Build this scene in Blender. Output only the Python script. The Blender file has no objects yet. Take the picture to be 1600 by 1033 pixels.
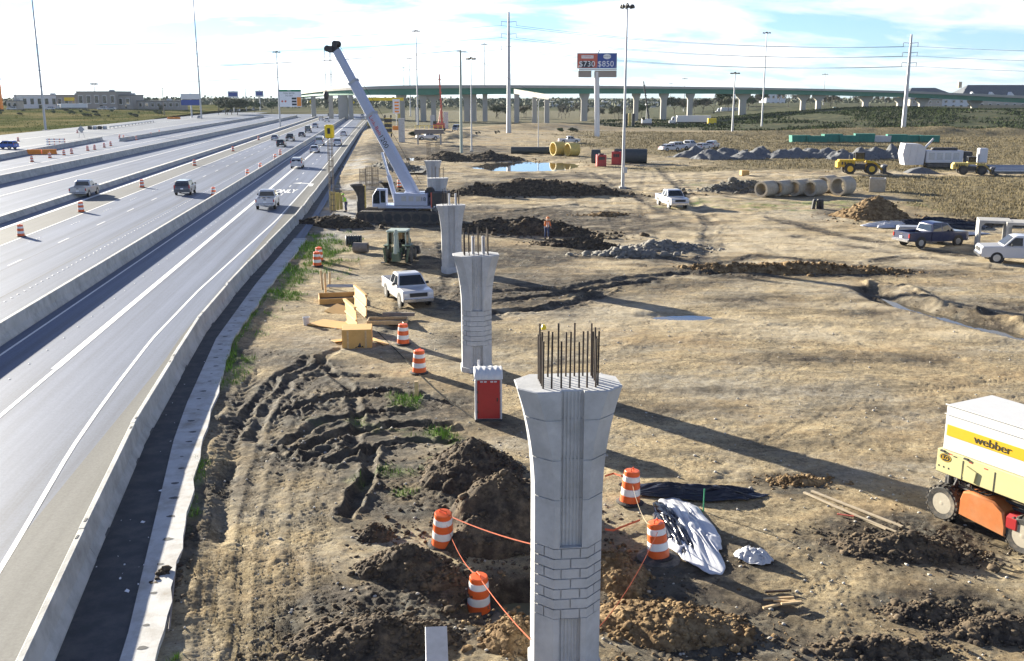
import bpy, math, random
import numpy as np
from mathutils import Vector, Matrix, Euler
R = math.radians
scene = bpy.context.scene
COL = scene.collection
# ------------------------------------------------------------------ camera
CH = 12.5                      # camera height above the site (standing on a bridge)
FPX, HZ = 1560.0, 150.0        # focal length and horizon row in a 1600 px wide frame
PITCH = math.atan((516.5 - HZ) / FPX)
cam_d = bpy.data.cameras.new('camera'); cam = bpy.data.objects.new('camera', cam_d); COL.objects.link(cam)
cam_d.sensor_width = 36; cam_d.lens = 36 * FPX / 1600; cam_d.clip_end = 20000; cam_d.clip_start = .1
cam.location = (0, 0, CH); cam.rotation_euler = (R(90) - PITCH, 0, 0)
scene.camera = cam
# ------------------------------------------------------------------ world and sun
SUN_EL = R(13.5); SUN_AZ = math.atan2(-0.70, 0.714)      # sun ahead and to the left
w = bpy.data.worlds.new('World'); scene.world = w; w.use_nodes = True
nt = w.node_tree; nt.nodes.clear()
N = nt.nodes.new; LK = nt.links.new
out = N('ShaderNodeOutputWorld'); bg = N('ShaderNodeBackground'); LK(bg.outputs[0], out.inputs[0])
sky = N('ShaderNodeTexSky'); sky.sky_type = 'NISHITA'; sky.sun_disc = False
sky.sun_elevation = SUN_EL; sky.sun_rotation = SUN_AZ; sky.altitude = 200; sky.air_density = 1.0; sky.dust_density = 0.15; sky.ozone_density = 5.0
bg.inputs[1].default_value = 0.053
tc = N('ShaderNodeTexCoord'); sep = N('ShaderNodeSeparateXYZ'); LK(tc.outputs['Generated'], sep.inputs[0])
def wm(op, a, b=None):
    n = N('ShaderNodeMath'); n.operation = op
    for i, q in enumerate((a, b)):
        if q is None: continue
        if isinstance(q, (int, float)): n.inputs[i].default_value = q
        else: LK(q, n.inputs[i])
    return n.outputs[0]
zc = wm('MAXIMUM', sep.outputs[2], 0.0)
den = wm('ADD', zc, 0.22)
cmb = N('ShaderNodeCombineXYZ'); LK(wm('DIVIDE', sep.outputs[0], den), cmb.inputs[0]); LK(wm('DIVIDE', sep.outputs[1], den), cmb.inputs[1])
cmb.inputs[2].default_value = 3.1
mp = N('ShaderNodeMapping'); LK(cmb.outputs[0], mp.inputs[0]); mp.inputs['Scale'].default_value = (1.0, 1.7, 1.0); mp.inputs['Location'].default_value = (2.35, 0.9, 0)
ns = N('ShaderNodeTexNoise'); LK(mp.outputs[0], ns.inputs['Vector']); ns.inputs['Scale'].default_value = 2.1; ns.inputs['Detail'].default_value = 8; ns.inputs['Roughness'].default_value = 0.56; ns.inputs['Distortion'].default_value = 0.35
rp = N('ShaderNodeValToRGB'); LK(ns.outputs['Fac'], rp.inputs[0])
rp.color_ramp.elements[0].position = 0.42; rp.color_ramp.elements[0].color = (0, 0, 0, 1)
rp.color_ramp.elements[1].position = 0.60; rp.color_ramp.elements[1].color = (1, 1, 1, 1)
# clouds: brighter than the sky behind them, thinner towards the horizon haze
tint = N('ShaderNodeMix'); tint.data_type = 'RGBA'; tint.blend_type = 'MULTIPLY'; tint.inputs[0].default_value = 1; LK(sky.outputs[0], tint.inputs[6]); tint.inputs[7].default_value = (.74, .95, 1.28, 1)   # cool white balance of the camera
veil = N('ShaderNodeMix'); veil.data_type = 'RGBA'; veil.inputs[0].default_value = .25; LK(tint.outputs[2], veil.inputs[6])
lum0 = N('ShaderNodeRGBToBW'); LK(tint.outputs[2], lum0.inputs[0]); vc = N('ShaderNodeCombineColor')
for i, k in enumerate((1.18, 1.25, 1.32)): LK(wm('MULTIPLY', lum0.outputs[0], k), vc.inputs[i])
LK(vc.outputs[0], veil.inputs[7])
skyc = veil.outputs[2]
lum = N('ShaderNodeRGBToBW'); LK(skyc, lum.inputs[0])
cl = N('ShaderNodeCombineColor')
for i, k in enumerate((1.55, 1.57, 1.62)): LK(wm('MULTIPLY', lum.outputs[0], k), cl.inputs[i])
mix = N('ShaderNodeMix'); mix.data_type = 'RGBA'
LK(wm('MULTIPLY', rp.outputs[0], 0.85), mix.inputs[0]); LK(skyc, mix.inputs[6]); LK(cl.outputs[0], mix.inputs[7])
LK(mix.outputs[2], bg.inputs[0])
sun_d = bpy.data.lights.new('sun', 'SUN'); sun = bpy.data.objects.new('sun', sun_d); COL.objects.link(sun)
sun_d.energy = 5.0; sun_d.angle = R(0.5); sun_d.color = (1.0, 0.92, 0.76)
SUN_DIR = Vector((math.sin(SUN_AZ) * math.cos(SUN_EL), math.cos(SUN_AZ) * math.cos(SUN_EL), math.sin(SUN_EL)))
sun.rotation_euler = SUN_DIR.to_track_quat('Z', 'Y').to_euler(); sun.location = (-60, 60, 80)
vs = scene.view_settings; vs.view_transform = 'Standard'; vs.look = 'None'; vs.gamma = 1; vs.exposure = 2.0; vs.use_curve_mapping = False
scene.cycles.use_denoising = True
scene.cycles.max_bounces = 6; scene.cycles.diffuse_bounces = 3; scene.cycles.glossy_bounces = 3; scene.cycles.transmission_bounces = 4; scene.cycles.volume_bounces = 0

# ------------------------------------------------------------------ survey helpers
_c, _s = math.cos(PITCH), math.sin(PITCH)
def P(px, py, z=0.0):
    """ground position (height z) of a point surveyed in the photograph"""
    v = py - 516.5; fw = FPX * _c - v * _s; dn = FPX * _s + v * _c
    k = (CH - z) / dn
    return Vector(((px - 800) * k, fw * k, z))
def at(px, Y, z=0.0):
    """point at forward distance Y and height z whose column is px"""
    d = CH - z; zc_ = Y * _c + d * _s
    return Vector(((px - 800) * zc_ / FPX, Y, z))
def hgt(py, Y):
    v = py - 516.5
    return CH - Y * (FPX * _s + v * _c) / (FPX * _c - v * _s)
RTH = math.atan2(205, 1602)
RU = Vector((-math.sin(RTH), math.cos(RTH), 0)); RN = Vector((RU.y, -RU.x, 0))
K = CH / 11.5
ZR = 0.25
def rd(s, a, z=ZR):
    """road coordinates: s across (right positive), a along"""
    p = RN * s + RU * a
    return Vector((p.x, p.y, z))
def interp(pts, a):
    if a <= pts[0][0]: return pts[0][1]
    for (a0, s0), (a1, s1) in zip(pts, pts[1:]):
        if a <= a1: return s0 + (s1 - s0) * (a - a0) / (a1 - a0)
    return pts[-1][1]

# ------------------------------------------------------------------ mesh builder
class MB:
    def __init__(s): s.v = []; s.f = []; s.mi = []; s.cur = 0
    def add(s, vs, fs):
        o = len(s.v); s.v += [tuple(q) for q in vs]; s.f += [tuple(i + o for i in q) for q in fs]; s.mi += [s.cur] * len(fs); return s
    def box(s, c, d, rz=0, ry=0, rx=0, bev=0.0):
        hx, hy, hz = d[0] / 2, d[1] / 2, d[2] / 2
        M = Euler((rx, ry, rz)).to_matrix(); C = Vector(c)
        if bev <= 0:
            vs = [C + M @ Vector((x * hx, y * hy, z * hz)) for x in (-1, 1) for y in (-1, 1) for z in (-1, 1)]
            return s.add(vs, [(0, 1, 3, 2), (4, 6, 7, 5), (0, 4, 5, 1), (2, 3, 7, 6), (0, 2, 6, 4), (1, 5, 7, 3)])
        b = min(bev, hx * .9, hy * .9, hz * .9); vs = []; ix = {}
        for x in (-1, 1):
            for y in (-1, 1):
                for z in (-1, 1):
                    for k in range(3):
                        q = [x * (hx - b), y * (hy - b), z * (hz - b)]; q[k] = (x, y, z)[k] * (hx, hy, hz)[k]
                        ix[(x, y, z, k)] = len(vs); vs.append(C + M @ Vector(q))
        fs = []
        for k in range(3):
            o = [i for i in range(3) if i != k]
            for sg in (-1, 1):
                loop = []
                for a, b2 in ((-1, -1), (1, -1), (1, 1), (-1, 1)):
                    q = [0, 0, 0]; q[k] = sg; q[o[0]] = a; q[o[1]] = b2; loop.append(ix[(*q, k)])
                if (sg > 0) != (k != 1): loop.reverse()
                fs.append(tuple(loop))
        for k in range(3):
            o = [i for i in range(3) if i != k]
            for a in (-1, 1):
                for b2 in (-1, 1):
                    q0 = [0, 0, 0]; q0[o[0]] = a; q0[o[1]] = b2; q1 = list(q0); q0[k] = -1; q1[k] = 1
                    fs.append((ix[(*q0, o[0])], ix[(*q1, o[0])], ix[(*q1, o[1])], ix[(*q0, o[1])]))
        for x in (-1, 1):
            for y in (-1, 1):
                for z in (-1, 1): fs.append(tuple(ix[(x, y, z, k)] for k in range(3)))
        return s.add(vs, fs)
    def tube(s, p0, p1, r0, r1=None, n=8, caps=True):
        r1 = r0 if r1 is None else r1
        p0, p1 = Vector(p0), Vector(p1); q = (p1 - p0).to_track_quat('Z', 'Y')
        vs = []
        for p, r in ((p0, r0), (p1, r1)):
            for i in range(n):
                a = 2 * math.pi * i / n; vs.append(p + q @ Vector((r * math.cos(a), r * math.sin(a), 0)))
        fs = [(i, (i + 1) % n, n + (i + 1) % n, n + i) for i in range(n)]
        if caps: fs += [tuple(reversed(range(n))), tuple(range(n, 2 * n))]
        return s.add(vs, fs)
    def path(s, pts, r, n=6):
        pts = [Vector(p) for p in pts]; rs = r if isinstance(r, (list, tuple)) else [r] * len(pts); vs = []
        for i, p in enumerate(pts):
            d = (pts[min(i + 1, len(pts) - 1)] - pts[max(i - 1, 0)]); q = d.to_track_quat('Z', 'Y')
            for k in range(n):
                a = 2 * math.pi * k / n; vs.append(p + q @ Vector((rs[i] * math.cos(a), rs[i] * math.sin(a), 0)))
        fs = [(j * n + i, j * n + (i + 1) % n, (j + 1) * n + (i + 1) % n, (j + 1) * n + i) for j in range(len(pts) - 1) for i in range(n)]
        fs += [tuple(reversed(range(n))), tuple(range((len(pts) - 1) * n, len(pts) * n))]
        return s.add(vs, fs)
    def prism(s, poly, e0, e1, ax='y', c=(0, 0, 0)):
        """poly in the plane across ax: ax=x -> (y,z); y -> (x,z); z -> (x,y)"""
        def mk(p, e):
            q = {'x': (e, p[0], p[1]), 'y': (p[0], e, p[1]), 'z': (p[0], p[1], e)}[ax]
            return Vector(q) + Vector(c)
        n = len(poly); vs = [mk(p, e0) for p in poly] + [mk(p, e1) for p in poly]
        return s.add(vs, [tuple(range(n)), tuple(reversed(range(n, 2 * n)))] + [(i, n + i, n + (i + 1) % n, (i + 1) % n) for i in range(n)])
    def lathe(s, prof, n=16, ax='z', c=(0, 0, 0), capb=True, capt=True):
        vs = []; C = Vector(c)
        for r, h in prof:
            for i in range(n):
                a = 2 * math.pi * i / n; x, y = r * math.cos(a), r * math.sin(a)
                vs.append(C + Vector({'z': (x, y, h), 'x': (h, x, y), 'y': (x, h, y)}[ax]))
        m = len(prof)
        fs = [(j * n + i, j * n + (i + 1) % n, (j + 1) * n + (i + 1) % n, (j + 1) * n + i) for j in range(m - 1) for i in range(n)]
        if capb: fs.append(tuple(reversed(range(n))))
        if capt: fs.append(tuple(range((m - 1) * n, m * n)))
        return s.add(vs, fs)
    def loft(s, rings, caps=True):
        n = len(rings[0]); vs = [q for r in rings for q in r]
        fs = [(j * n + i, j * n + (i + 1) % n, (j + 1) * n + (i + 1) % n, (j + 1) * n + i) for j in range(len(rings) - 1) for i in range(n)]
        if caps: fs += [tuple(reversed(range(n))), tuple(range((len(rings) - 1) * n, len(rings) * n))]
        return s.add(vs, fs)
    def quad(s, *p): return s.add(p, [tuple(range(len(p)))])
    def prof(s, outline, hw, bev=.05):
        """solid with a side outline in (y,z) and half width hw(z) across x, edges rounded"""
        n = len(outline); nb = []
        for i in range(n):
            a, b, c2 = Vector(outline[i - 1]), Vector(outline[i]), Vector(outline[(i + 1) % n])
            d = ((b - a).normalized() + (c2 - b).normalized()); d = d.normalized() if d.length > 1e-6 else (b - a).normalized()
            nb.append(Vector((-d.y, d.x)))
        area = sum(outline[i - 1][0] * outline[i][1] - outline[i][0] * outline[i - 1][1] for i in range(n))
        sg = 1 if area > 0 else -1
        rings = []
        for sx, inn in ((-1, 1), (-1, 0), (1, 0), (1, 1)):
            rg = []
            for i, (y, z) in enumerate(outline):
                x = hw(z) - (0 if inn else bev)
                o = nb[i] * (bev * .8 * sg) if inn else Vector((0, 0))
                rg.append((sx * x, y + o.x, z + o.y))
            rings.append(rg)
        return s.loft(rings)
    def build(s, name, mat, parent=None, loc=None, rot=None, smooth=None):
        me = bpy.data.meshes.new(name); me.from_pydata(s.v, [], s.f); 
        mats = mat if isinstance(mat, (list, tuple)) else [mat]
        for m in mats: me.materials.append(M[m] if isinstance(m, str) else m)
        if len(mats) > 1: me.polygons.foreach_set('material_index', s.mi)
        me.update(calc_edges=True)
        if smooth is not None:
            me.polygons.foreach_set('use_smooth', [True] * len(me.polygons)); me.set_sharp_from_angle(angle=R(smooth))
        o = bpy.data.objects.new(name, me); COL.objects.link(o); o.parent = parent
        if loc is not None: o.location = loc
        if rot is not None: o.rotation_euler = rot
        return o
def fixn(o):
    import bmesh
    b = bmesh.new(); b.from_mesh(o.data); bmesh.ops.recalc_face_normals(b, faces=b.faces); b.to_mesh(o.data); b.free(); return o
def tag(o, label=None, cat=None, group=None, kind=None):
    if label: o['label'] = label
    if cat: o['category'] = cat
    if group: o['group'] = group
    if kind: o['kind'] = kind
    return o
def thing(name, label, cat, loc=(0, 0, 0), rz=0.0, group=None, scale=1.0):
    o = bpy.data.objects.new(name, None); COL.objects.link(o); o.location = loc; o.rotation_euler = (0, 0, rz); o.scale = (scale,) * 3
    o.empty_display_size = .2
    return tag(o, label, cat, group)
def struct(o): o['kind'] = 'structure'; return o
def copy_tree(o, parent=None):
    c = o.copy(); COL.objects.link(c); c.parent = parent
    for ch in list(o.children): copy_tree(ch, c)
    return c
def place(proto, used, loc, rz, label, group=None, scale=None):
    o = proto if not used else copy_tree(proto)
    o.location = loc; o.rotation_euler = (0, 0, rz); o['label'] = label
    if group: o['group'] = group
    elif 'group' in o: del o['group']
    if scale: o.scale = (scale,) * 3
    return o
def text(name, body, size, mat, parent, loc, rot, sx=1.0, ext=.004, align='CENTER', spacing=1.0, sy=1.0, bold=0.0):
    cu = bpy.data.curves.new(name, 'FONT'); cu.body = body; cu.size = size; cu.offset = bold; cu.extrude = ext; cu.align_x = align; cu.align_y = 'CENTER'; cu.space_character = spacing
    cu.materials.append(M[mat]); o = bpy.data.objects.new(name, cu); COL.objects.link(o); o.parent = parent; o.location = loc; o.rotation_euler = rot; o.scale = (sx, sy, 1)
    return o
ORD = ['first', 'second', 'third', 'fourth', 'fifth', 'sixth', 'seventh', 'eighth', 'ninth', 'tenth', 'eleventh', 'twelfth', 'thirteenth', 'fourteenth', 'fifteenth', 'sixteenth', 'seventeenth', 'eighteenth', 'nineteenth', 'twentieth']
ORD += ['twenty-' + q for q in ORD[:9]] + ['thirtieth'] + ['thirty-' + q for q in ORD[:9]] + ['fortieth'] + ['forty-' + q for q in ORD[:9]]

# ------------------------------------------------------------------ noise for shapes
def _h(i, j, seed):
    n = (i.astype(np.int64) * 374761393 + j.astype(np.int64) * 668265263 + seed * 1274126177) & 0xffffffff
    n = ((n ^ (n >> 13)) * 1274126177) & 0xffffffff
    return ((n ^ (n >> 16)) & 0xffffff) / float(0xffffff)
def vn(x, y, seed=0):
    i, j = np.floor(x), np.floor(y); u, v = x - i, y - j
    u = u * u * u * (u * (u * 6 - 15) + 10); v = v * v * v * (v * (v * 6 - 15) + 10)
    a, b, c2, d = _h(i, j, seed), _h(i + 1, j, seed), _h(i, j + 1, seed), _h(i + 1, j + 1, seed)
    return (a * (1 - u) + b * u) * (1 - v) + (c2 * (1 - u) + d * u) * v - .5
def fbm(x, y, seed=0, oct=4, gain=.5):
    t = 0; a = 1.0
    for k in range(oct):
        t = t + a * vn(x * 2 ** k + 17.3 * k, y * 2 ** k - 9.1 * k, seed + k); a *= gain
    return t
def worley(x, y, seed=0):
    i, j = np.floor(x), np.floor(y); best = np.full(np.shape(x), 9.0)
    for di in (-1, 0, 1):
        for dj in (-1, 0, 1):
            fx = i + di + _h(i + di, j + dj, seed); fy = j + dj + _h(i + di, j + dj, seed + 7)
            best = np.minimum(best, (x - fx) ** 2 + (y - fy) ** 2)
    return np.sqrt(best)
def sstep(a, b, x):
    t = np.clip((x - a) / (b - a), 0, 1); return t * t * (3 - 2 * t)

# ------------------------------------------------------------------ materials
M = {}
def mat(name, col, rough=.7, metal=0.0, var=.18, scale=4.0, bump=0.0, bscale=30.0, dirt=None, dirtamt=.5, spec=.5, coat=0.0, dscale=1.5, emit=0.0):
    m = bpy.data.materials.new(name); m.use_nodes = True; t = m.node_tree; b = t.nodes['Principled BSDF']
    b.inputs['Roughness'].default_value = rough; b.inputs['Metallic'].default_value = metal; b.inputs['Specular IOR Level'].default_value = spec
    if coat: b.inputs['Coat Weight'].default_value = coat; b.inputs['Coat Roughness'].default_value = .08
    cc = t.nodes.new('ShaderNodeTexCoord'); n = t.nodes.new('ShaderNodeTexNoise'); n.inputs['Scale'].default_value = scale; n.inputs['Detail'].default_value = 5; n.inputs['Roughness'].default_value = .62
    t.links.new(cc.outputs['Object'], n.inputs['Vector'])
    mr = t.nodes.new('ShaderNodeMapRange'); t.links.new(n.outputs['Fac'], mr.inputs[0]); mr.inputs[1].default_value = .25; mr.inputs[2].default_value = .75; mr.inputs[3].default_value = 1 - var; mr.inputs[4].default_value = 1 + var
    mx = t.nodes.new('ShaderNodeMix'); mx.data_type = 'RGBA'; mx.blend_type = 'MULTIPLY'; mx.inputs[0].default_value = 1; mx.inputs[6].default_value = (*col, 1)
    t.links.new(mr.outputs[0], mx.inputs[7]); o = mx.outputs[2]
    if dirt:
        n2 = t.nodes.new('ShaderNodeTexNoise'); n2.inputs['Scale'].default_value = dscale; n2.inputs['Detail'].default_value = 8; n2.inputs['Roughness'].default_value = .7; t.links.new(cc.outputs['Object'], n2.inputs['Vector'])
        r2 = t.nodes.new('ShaderNodeMapRange'); t.links.new(n2.outputs['Fac'], r2.inputs[0]); r2.inputs[1].default_value = .45; r2.inputs[2].default_value = .7; r2.inputs[3].default_value = 0; r2.inputs[4].default_value = dirtamt
        m2 = t.nodes.new('ShaderNodeMix'); m2.data_type = 'RGBA'; t.links.new(r2.outputs[0], m2.inputs[0]); t.links.new(o, m2.inputs[6]); m2.inputs[7].default_value = (*dirt, 1); o = m2.outputs[2]
    t.links.new(o, b.inputs['Base Color'])
    if bump:
        n3 = t.nodes.new('ShaderNodeTexNoise'); n3.inputs['Scale'].default_value = bscale; n3.inputs['Detail'].default_value = 6; t.links.new(cc.outputs['Object'], n3.inputs['Vector'])
        bp = t.nodes.new('ShaderNodeBump'); bp.inputs['Strength'].default_value = bump; bp.inputs['Distance'].default_value = .03; t.links.new(n3.outputs['Fac'], bp.inputs['Height']); t.links.new(bp.outputs[0], b.inputs['Normal'])
    if emit: b.inputs['Emission Color'].default_value = (*col, 1); b.inputs['Emission Strength'].default_value = emit
    M[name] = m; return m
mat('concrete', (.40, .39, .37), .85, var=.14, scale=2.2, bump=.25, bscale=25, dirt=(.24, .23, .21), dirtamt=.45)
mat('pier_concrete', (.50, .505, .51), .85, var=.14, scale=1.6, bump=.25, bscale=18, dirt=(.30, .30, .295), dirtamt=.6, dscale=1.1, spec=.2)
mat('barrier_concrete', (.45, .45, .43), .85, var=.16, scale=1.1, bump=.3, bscale=20, dirt=(.17, .165, .15), dirtamt=.65, dscale=.9)
mat('asphalt_dark', (.055, .056, .06), .85, var=.3, scale=1.5, bump=.35, bscale=60, dirt=(.13, .12, .105), dirtamt=.5)
mat('slab_white', (.50, .50, .49), .85, var=.12, scale=2.5, bump=.3, bscale=30, dirt=(.24, .20, .15), dirtamt=.75, dscale=1.1)
mat('line_white', (.78, .78, .76), .6, var=.10, scale=5, dirt=(.4, .4, .39), dirtamt=.4, dscale=3)
mat('joint_dark', (.09, .09, .09), .9)
mat('orange_plastic', (.80, .13, .025), .42, var=.10, scale=6, dirt=(.30, .15, .09), dirtamt=.3)
mat('reflective_white', (.80, .80, .78), .4, var=.06, dirt=(.45, .40, .34), dirtamt=.3)
mat('rubber', (.025, .025, .027), .8, var=.3, dirt=(.14, .11, .08), dirtamt=.4)
mat('tyre_dusty', (.05, .048, .045), .85, var=.3, bump=.2, dirt=(.27, .22, .16), dirtamt=.85, dscale=3)
mat('rim_steel', (.45, .45, .46), .35, .7, dirt=(.3, .26, .2), dirtamt=.4)
mat('rim_cream', (.42, .38, .30), .6, dirt=(.33, .27, .2), dirtamt=.5, dscale=5)
mat('glass_dark', (.015, .018, .022), .06, var=.05, spec=.8)
mat('black_plastic', (.02, .02, .022), .5)
mat('chrome', (.6, .6, .62), .2, .9)
mat('lamp_red', (.45, .02, .015), .25, coat=.5)
mat('lamp_clear', (.75, .75, .72), .15)
mat('rebar', (.045, .036, .032), .7, .4, var=.4, scale=9, dirt=(.12, .06, .035), dirtamt=.5, dscale=8)
mat('galv', (.42, .43, .45), .45, .6, var=.12, dirt=(.3, .3, .31), dirtamt=.3)
mat('wood', (.55, .40, .22), .75, var=.25, scale=7, dirt=(.3, .2, .11), dirtamt=.4)
mat('plywood', (.58, .35, .11), .7, var=.15, scale=3, dirt=(.38, .25, .12), dirtamt=.35)
mat('wood_pale', (.40, .33, .23), .8, var=.2, scale=8, dirt=(.35, .28, .2), dirtamt=.4)
mat('pole_wood', (.22, .19, .17), .85, var=.2)
mat('girder_green', (.09, .24, .17), .6, var=.06, scale=.2, spec=.2)
mat('overpass_concrete', (.40, .38, .34), .85, var=.08, scale=.3)
mat('crane_white', (.42, .46, .58), .4, var=.05, coat=.3, dirt=(.42, .42, .42), dirtamt=.2)
mat('machine_dark', (.035, .035, .04), .55, var=.3, dirt=(.14, .11, .08), dirtamt=.4)
mat('track_steel', (.09, .08, .07), .8, .0, var=.3, dirt=(.26, .21, .15), dirtamt=.7)
mat('yellow_paint', (.72, .45, .02), .45, var=.1, dirt=(.35, .26, .12), dirtamt=.35)
mat('yellow_form', (.62, .47, .12), .55, var=.15, dirt=(.3, .25, .16), dirtamt=.5)
mat('red_paint', (.40, .022, .025), .4, var=.08, coat=.15, dirt=(.25, .05, .04), dirtamt=.25)
mat('white_plastic', (.60, .60, .62), .45, var=.05, dirt=(.5, .48, .45), dirtamt=.2)
mat('cable', (.03, .03, .03), .95, spec=.05)
mat('text_black', (.02, .02, .02), .6)
mat('text_red', (.55, .05, .04), .6)
mat('text_white', (.85, .85, .85), .6)
mat('cream_paint', (.58, .54, .27), .45, var=.05, dirt=(.5, .44, .28), dirtamt=.25)
mat('banner_white', (.62, .62, .61), .55, var=.04)
mat('banner_yellow', (.66, .40, .01), .5, var=.04)
mat('lift_orange', (.52, .17, .05), .45, var=.12, coat=.2, dirt=(.45, .28, .15), dirtamt=.45)
mat('plastic_white', (.50, .51, .55), .35, var=.1, scale=8, dirt=(.42, .40, .38), dirtamt=.3)
mat('plastic_black', (.02, .021, .03), .25, var=.2)
mat('tape_orange', (.55, .12, .05), .6)
mat('pipe_concrete', (.42, .37, .29), .85, var=.15, dirt=(.28, .21, .14), dirtamt=.4)
mat('pipe_dark', (.05, .06, .065), .6, var=.2)
mat('roof_dark', (.10, .11, .13), .8, var=.15, scale=.6)
mat('stucco', (.48, .42, .35), .85, var=.06)
mat('wall_white', (.68, .68, .68), .7, var=.05)
mat('store_tan', (.33, .29, .26), .8, var=.06)
mat('sign_green', (.03, .25, .12), .5)
mat('sign_orange', (.85, .28, .03), .5)
mat('sign_yellow', (.85, .60, .02), .45)
mat('sign_white', (.80, .80, .80), .5)
mat('sign_blue', (.03, .07, .30), .5)
mat('sign_red', (.55, .12, .08), .5)
mat('display_dark', (.015, .015, .03), .4)
mat('skin', (.45, .27, .19), .6)
mat('hivis_green', (.45, .85, .06), .6)
mat('hivis_orange', (.90, .22, .03), .6)
mat('denim', (.06, .08, .16), .85)
mat('hat_white', (.8, .8, .78), .35)
mat('green_screen', (.03, .20, .15), .8, var=.2, scale=.8)
mat('tan_wall', (.46, .38, .28), .85, var=.08)
mat('backhoe_green', (.07, .12, .07), .5, var=.15, dirt=(.28, .25, .18), dirtamt=.5)
mat('pale_steel', (.36, .42, .36), .5, var=.1)
mat('bark', (.10, .085, .07), .9, var=.25)
mat('gravel_grey', (.12, .125, .135), .9, var=.35, scale=3, bump=.6, bscale=12)
PAINT = {}
for k, c, me in (('white', (.58, .58, .60), 0), ('silver', (.42, .43, .45), .6), ('black', (.012, .012, .015), 0), ('grey', (.10, .105, .115), .3), ('blue', (.02, .10, .42), .2), ('dark_blue', (.012, .02, .07), 0), ('tan', (.40, .34, .26), .4), ('red', (.35, .02, .02), 0)):
    PAINT[k] = mat('paint_' + k, c, .32, me, var=.04, coat=.7, dirt=(.30, .27, .22), dirtamt=.10, dscale=2)
# ------------------------------------------------------------------ road layout (s across, a along)
def sc(pts): return [(a * K, s * K) for a, s in pts]
B4 = sc([(4, -6.0), (18, -7.09), (22.2, -7.52), (25.3, -7.75), (32.4, -8.35), (40.4, -8.75), (47.9, -9.05), (60.3, -9.01), (94.4, -7.9), (152.6, -7.40), (312, -7.04), (620, -5.0)])
DARK = sc([(4, -4.4), (20.3, -5.72), (32.8, -7.21), (37, -7.55), (47.5, -8.10), (61.6, -7.95), (94.4, -6.9), (152.6, -6.6), (312, -6.3), (620, -4.2)])
EDGE = sc([(4, -3.7), (20.2, -5.11), (32.7, -6.38), (47.4, -7.40), (61.6, -7.15), (75, -6.6), (94.4, -6.3), (152.6, -6.0), (312, -5.7), (620, -3.6)])
def road_mat(name, col, var=.12, streak=.16, rough=.6):
    m = bpy.data.materials.new(name); m.use_nodes = True; t = m.node_tree; b = t.nodes['Principled BSDF']; L = t.links.new
    cc = t.nodes.new('ShaderNodeTexCoord')
    def noise(sx, sy, scale, det=5):
        mp_ = t.nodes.new('ShaderNodeMapping'); mp_.inputs['Scale'].default_value = (sx, sy, 1); L(cc.outputs['Object'], mp_.inputs[0])
        n = t.nodes.new('ShaderNodeTexNoise'); n.inputs['Scale'].default_value = scale; n.inputs['Detail'].default_value = det; n.inputs['Roughness'].default_value = .65; L(mp_.outputs[0], n.inputs['Vector']); return n.outputs['Fac']
    def rng(s, a, b2):
        r = t.nodes.new('ShaderNodeMapRange'); r.inputs[1].default_value = .3; r.inputs[2].default_value = .7; r.inputs[3].default_value = a; r.inputs[4].default_value = b2; L(s, r.inputs[0]); return r.outputs[0]
    def mul(a, b2):
        q = t.nodes.new('ShaderNodeMath'); q.operation = 'MULTIPLY'; L(a, q.inputs[0]); L(b2, q.inputs[1]); return q.outputs[0]
    f = mul(rng(noise(1, .012, 1.1), 1 - streak, 1 + streak), rng(noise(1, 1, 14, 8), 1 - var, 1 + var))
    f = mul(f, rng(noise(.12, .05, 1), .9, 1.08))
    mx = t.nodes.new('ShaderNodeMix'); mx.data_type = 'RGBA'; mx.blend_type = 'MULTIPLY'; mx.inputs[0].default_value = 1; mx.inputs[6].default_value = (*col, 1); L(f, mx.inputs[7]); L(mx.outputs[2], b.inputs['Base Color'])
    b.inputs['Roughness'].default_value = rough; b.inputs['Specular IOR Level'].default_value = .1
    bp = t.nodes.new('ShaderNodeBump'); bp.inputs['Strength'].default_value = .25; bp.inputs['Distance'].default_value = .01; L(noise(1, 1, 40, 4), bp.inputs['Height']); L(bp.outputs[0], b.inputs['Normal'])
    M[name] = m
road_mat('road', (.140, .163, .222), streak=.30, var=.16); road_mat('shoulder', (.145, .145, .14), rough=.7, streak=.2, var=.18); road_mat('shoulder_dark', (.135, .138, .14), rough=.7, streak=.2); road_mat('frontage', (.18, .195, .225))
def strip(name, l, r, z, m, a0=5, a1=640, step=6.0, parent=None, geo=1.03):
    """a flat strip between two road curves"""
    b = MB(); a = a0; rows = []
    while a < a1: rows.append(a); a = a * geo + .8
    rows.append(a1)
    fl = l if callable(l) else (lambda a_: interp(l, a_)) if isinstance(l, list) else (lambda a_: l)
    fr = r if callable(r) else (lambda a_: interp(r, a_)) if isinstance(r, list) else (lambda a_: r)
    vs = []
    for a in rows: vs += [(fl(a), a, z), (fr(a), a, z)]
    b.add(vs, [(2 * i, 2 * i + 1, 2 * i + 3, 2 * i + 2) for i in range(len(rows) - 1)])
    return b.build(name, m, parent, rot=None if parent else (0, 0, RTH))
off = lambda pts, d: (lambda a: interp(pts, a) + d)
road = struct(strip('road', -80 * K, EDGE, ZR, 'road', a1=720))
road_shoulder = struct(strip('road_shoulder', lambda a: min(-9.7 * K, interp(B4, a) - .9), off(B4, .1), ZR + .004, 'shoulder'))
struct(strip('closed_lane', -33.1 * K, -29.4 * K, ZR + .004, 'shoulder_dark'))
struct(strip('ditch_shoulder', off(B4, -.1), DARK, ZR + .004, 'asphalt_dark'))
struct(strip('frontage_road', -112 * K, -79 * K, ZR + .006, 'frontage', a0=80, a1=800))
def line(l, r, a0, a1, name='lane_line', z=ZR + .010): return struct(strip(name, l, r, z, 'line_white', a0, a1))
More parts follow.
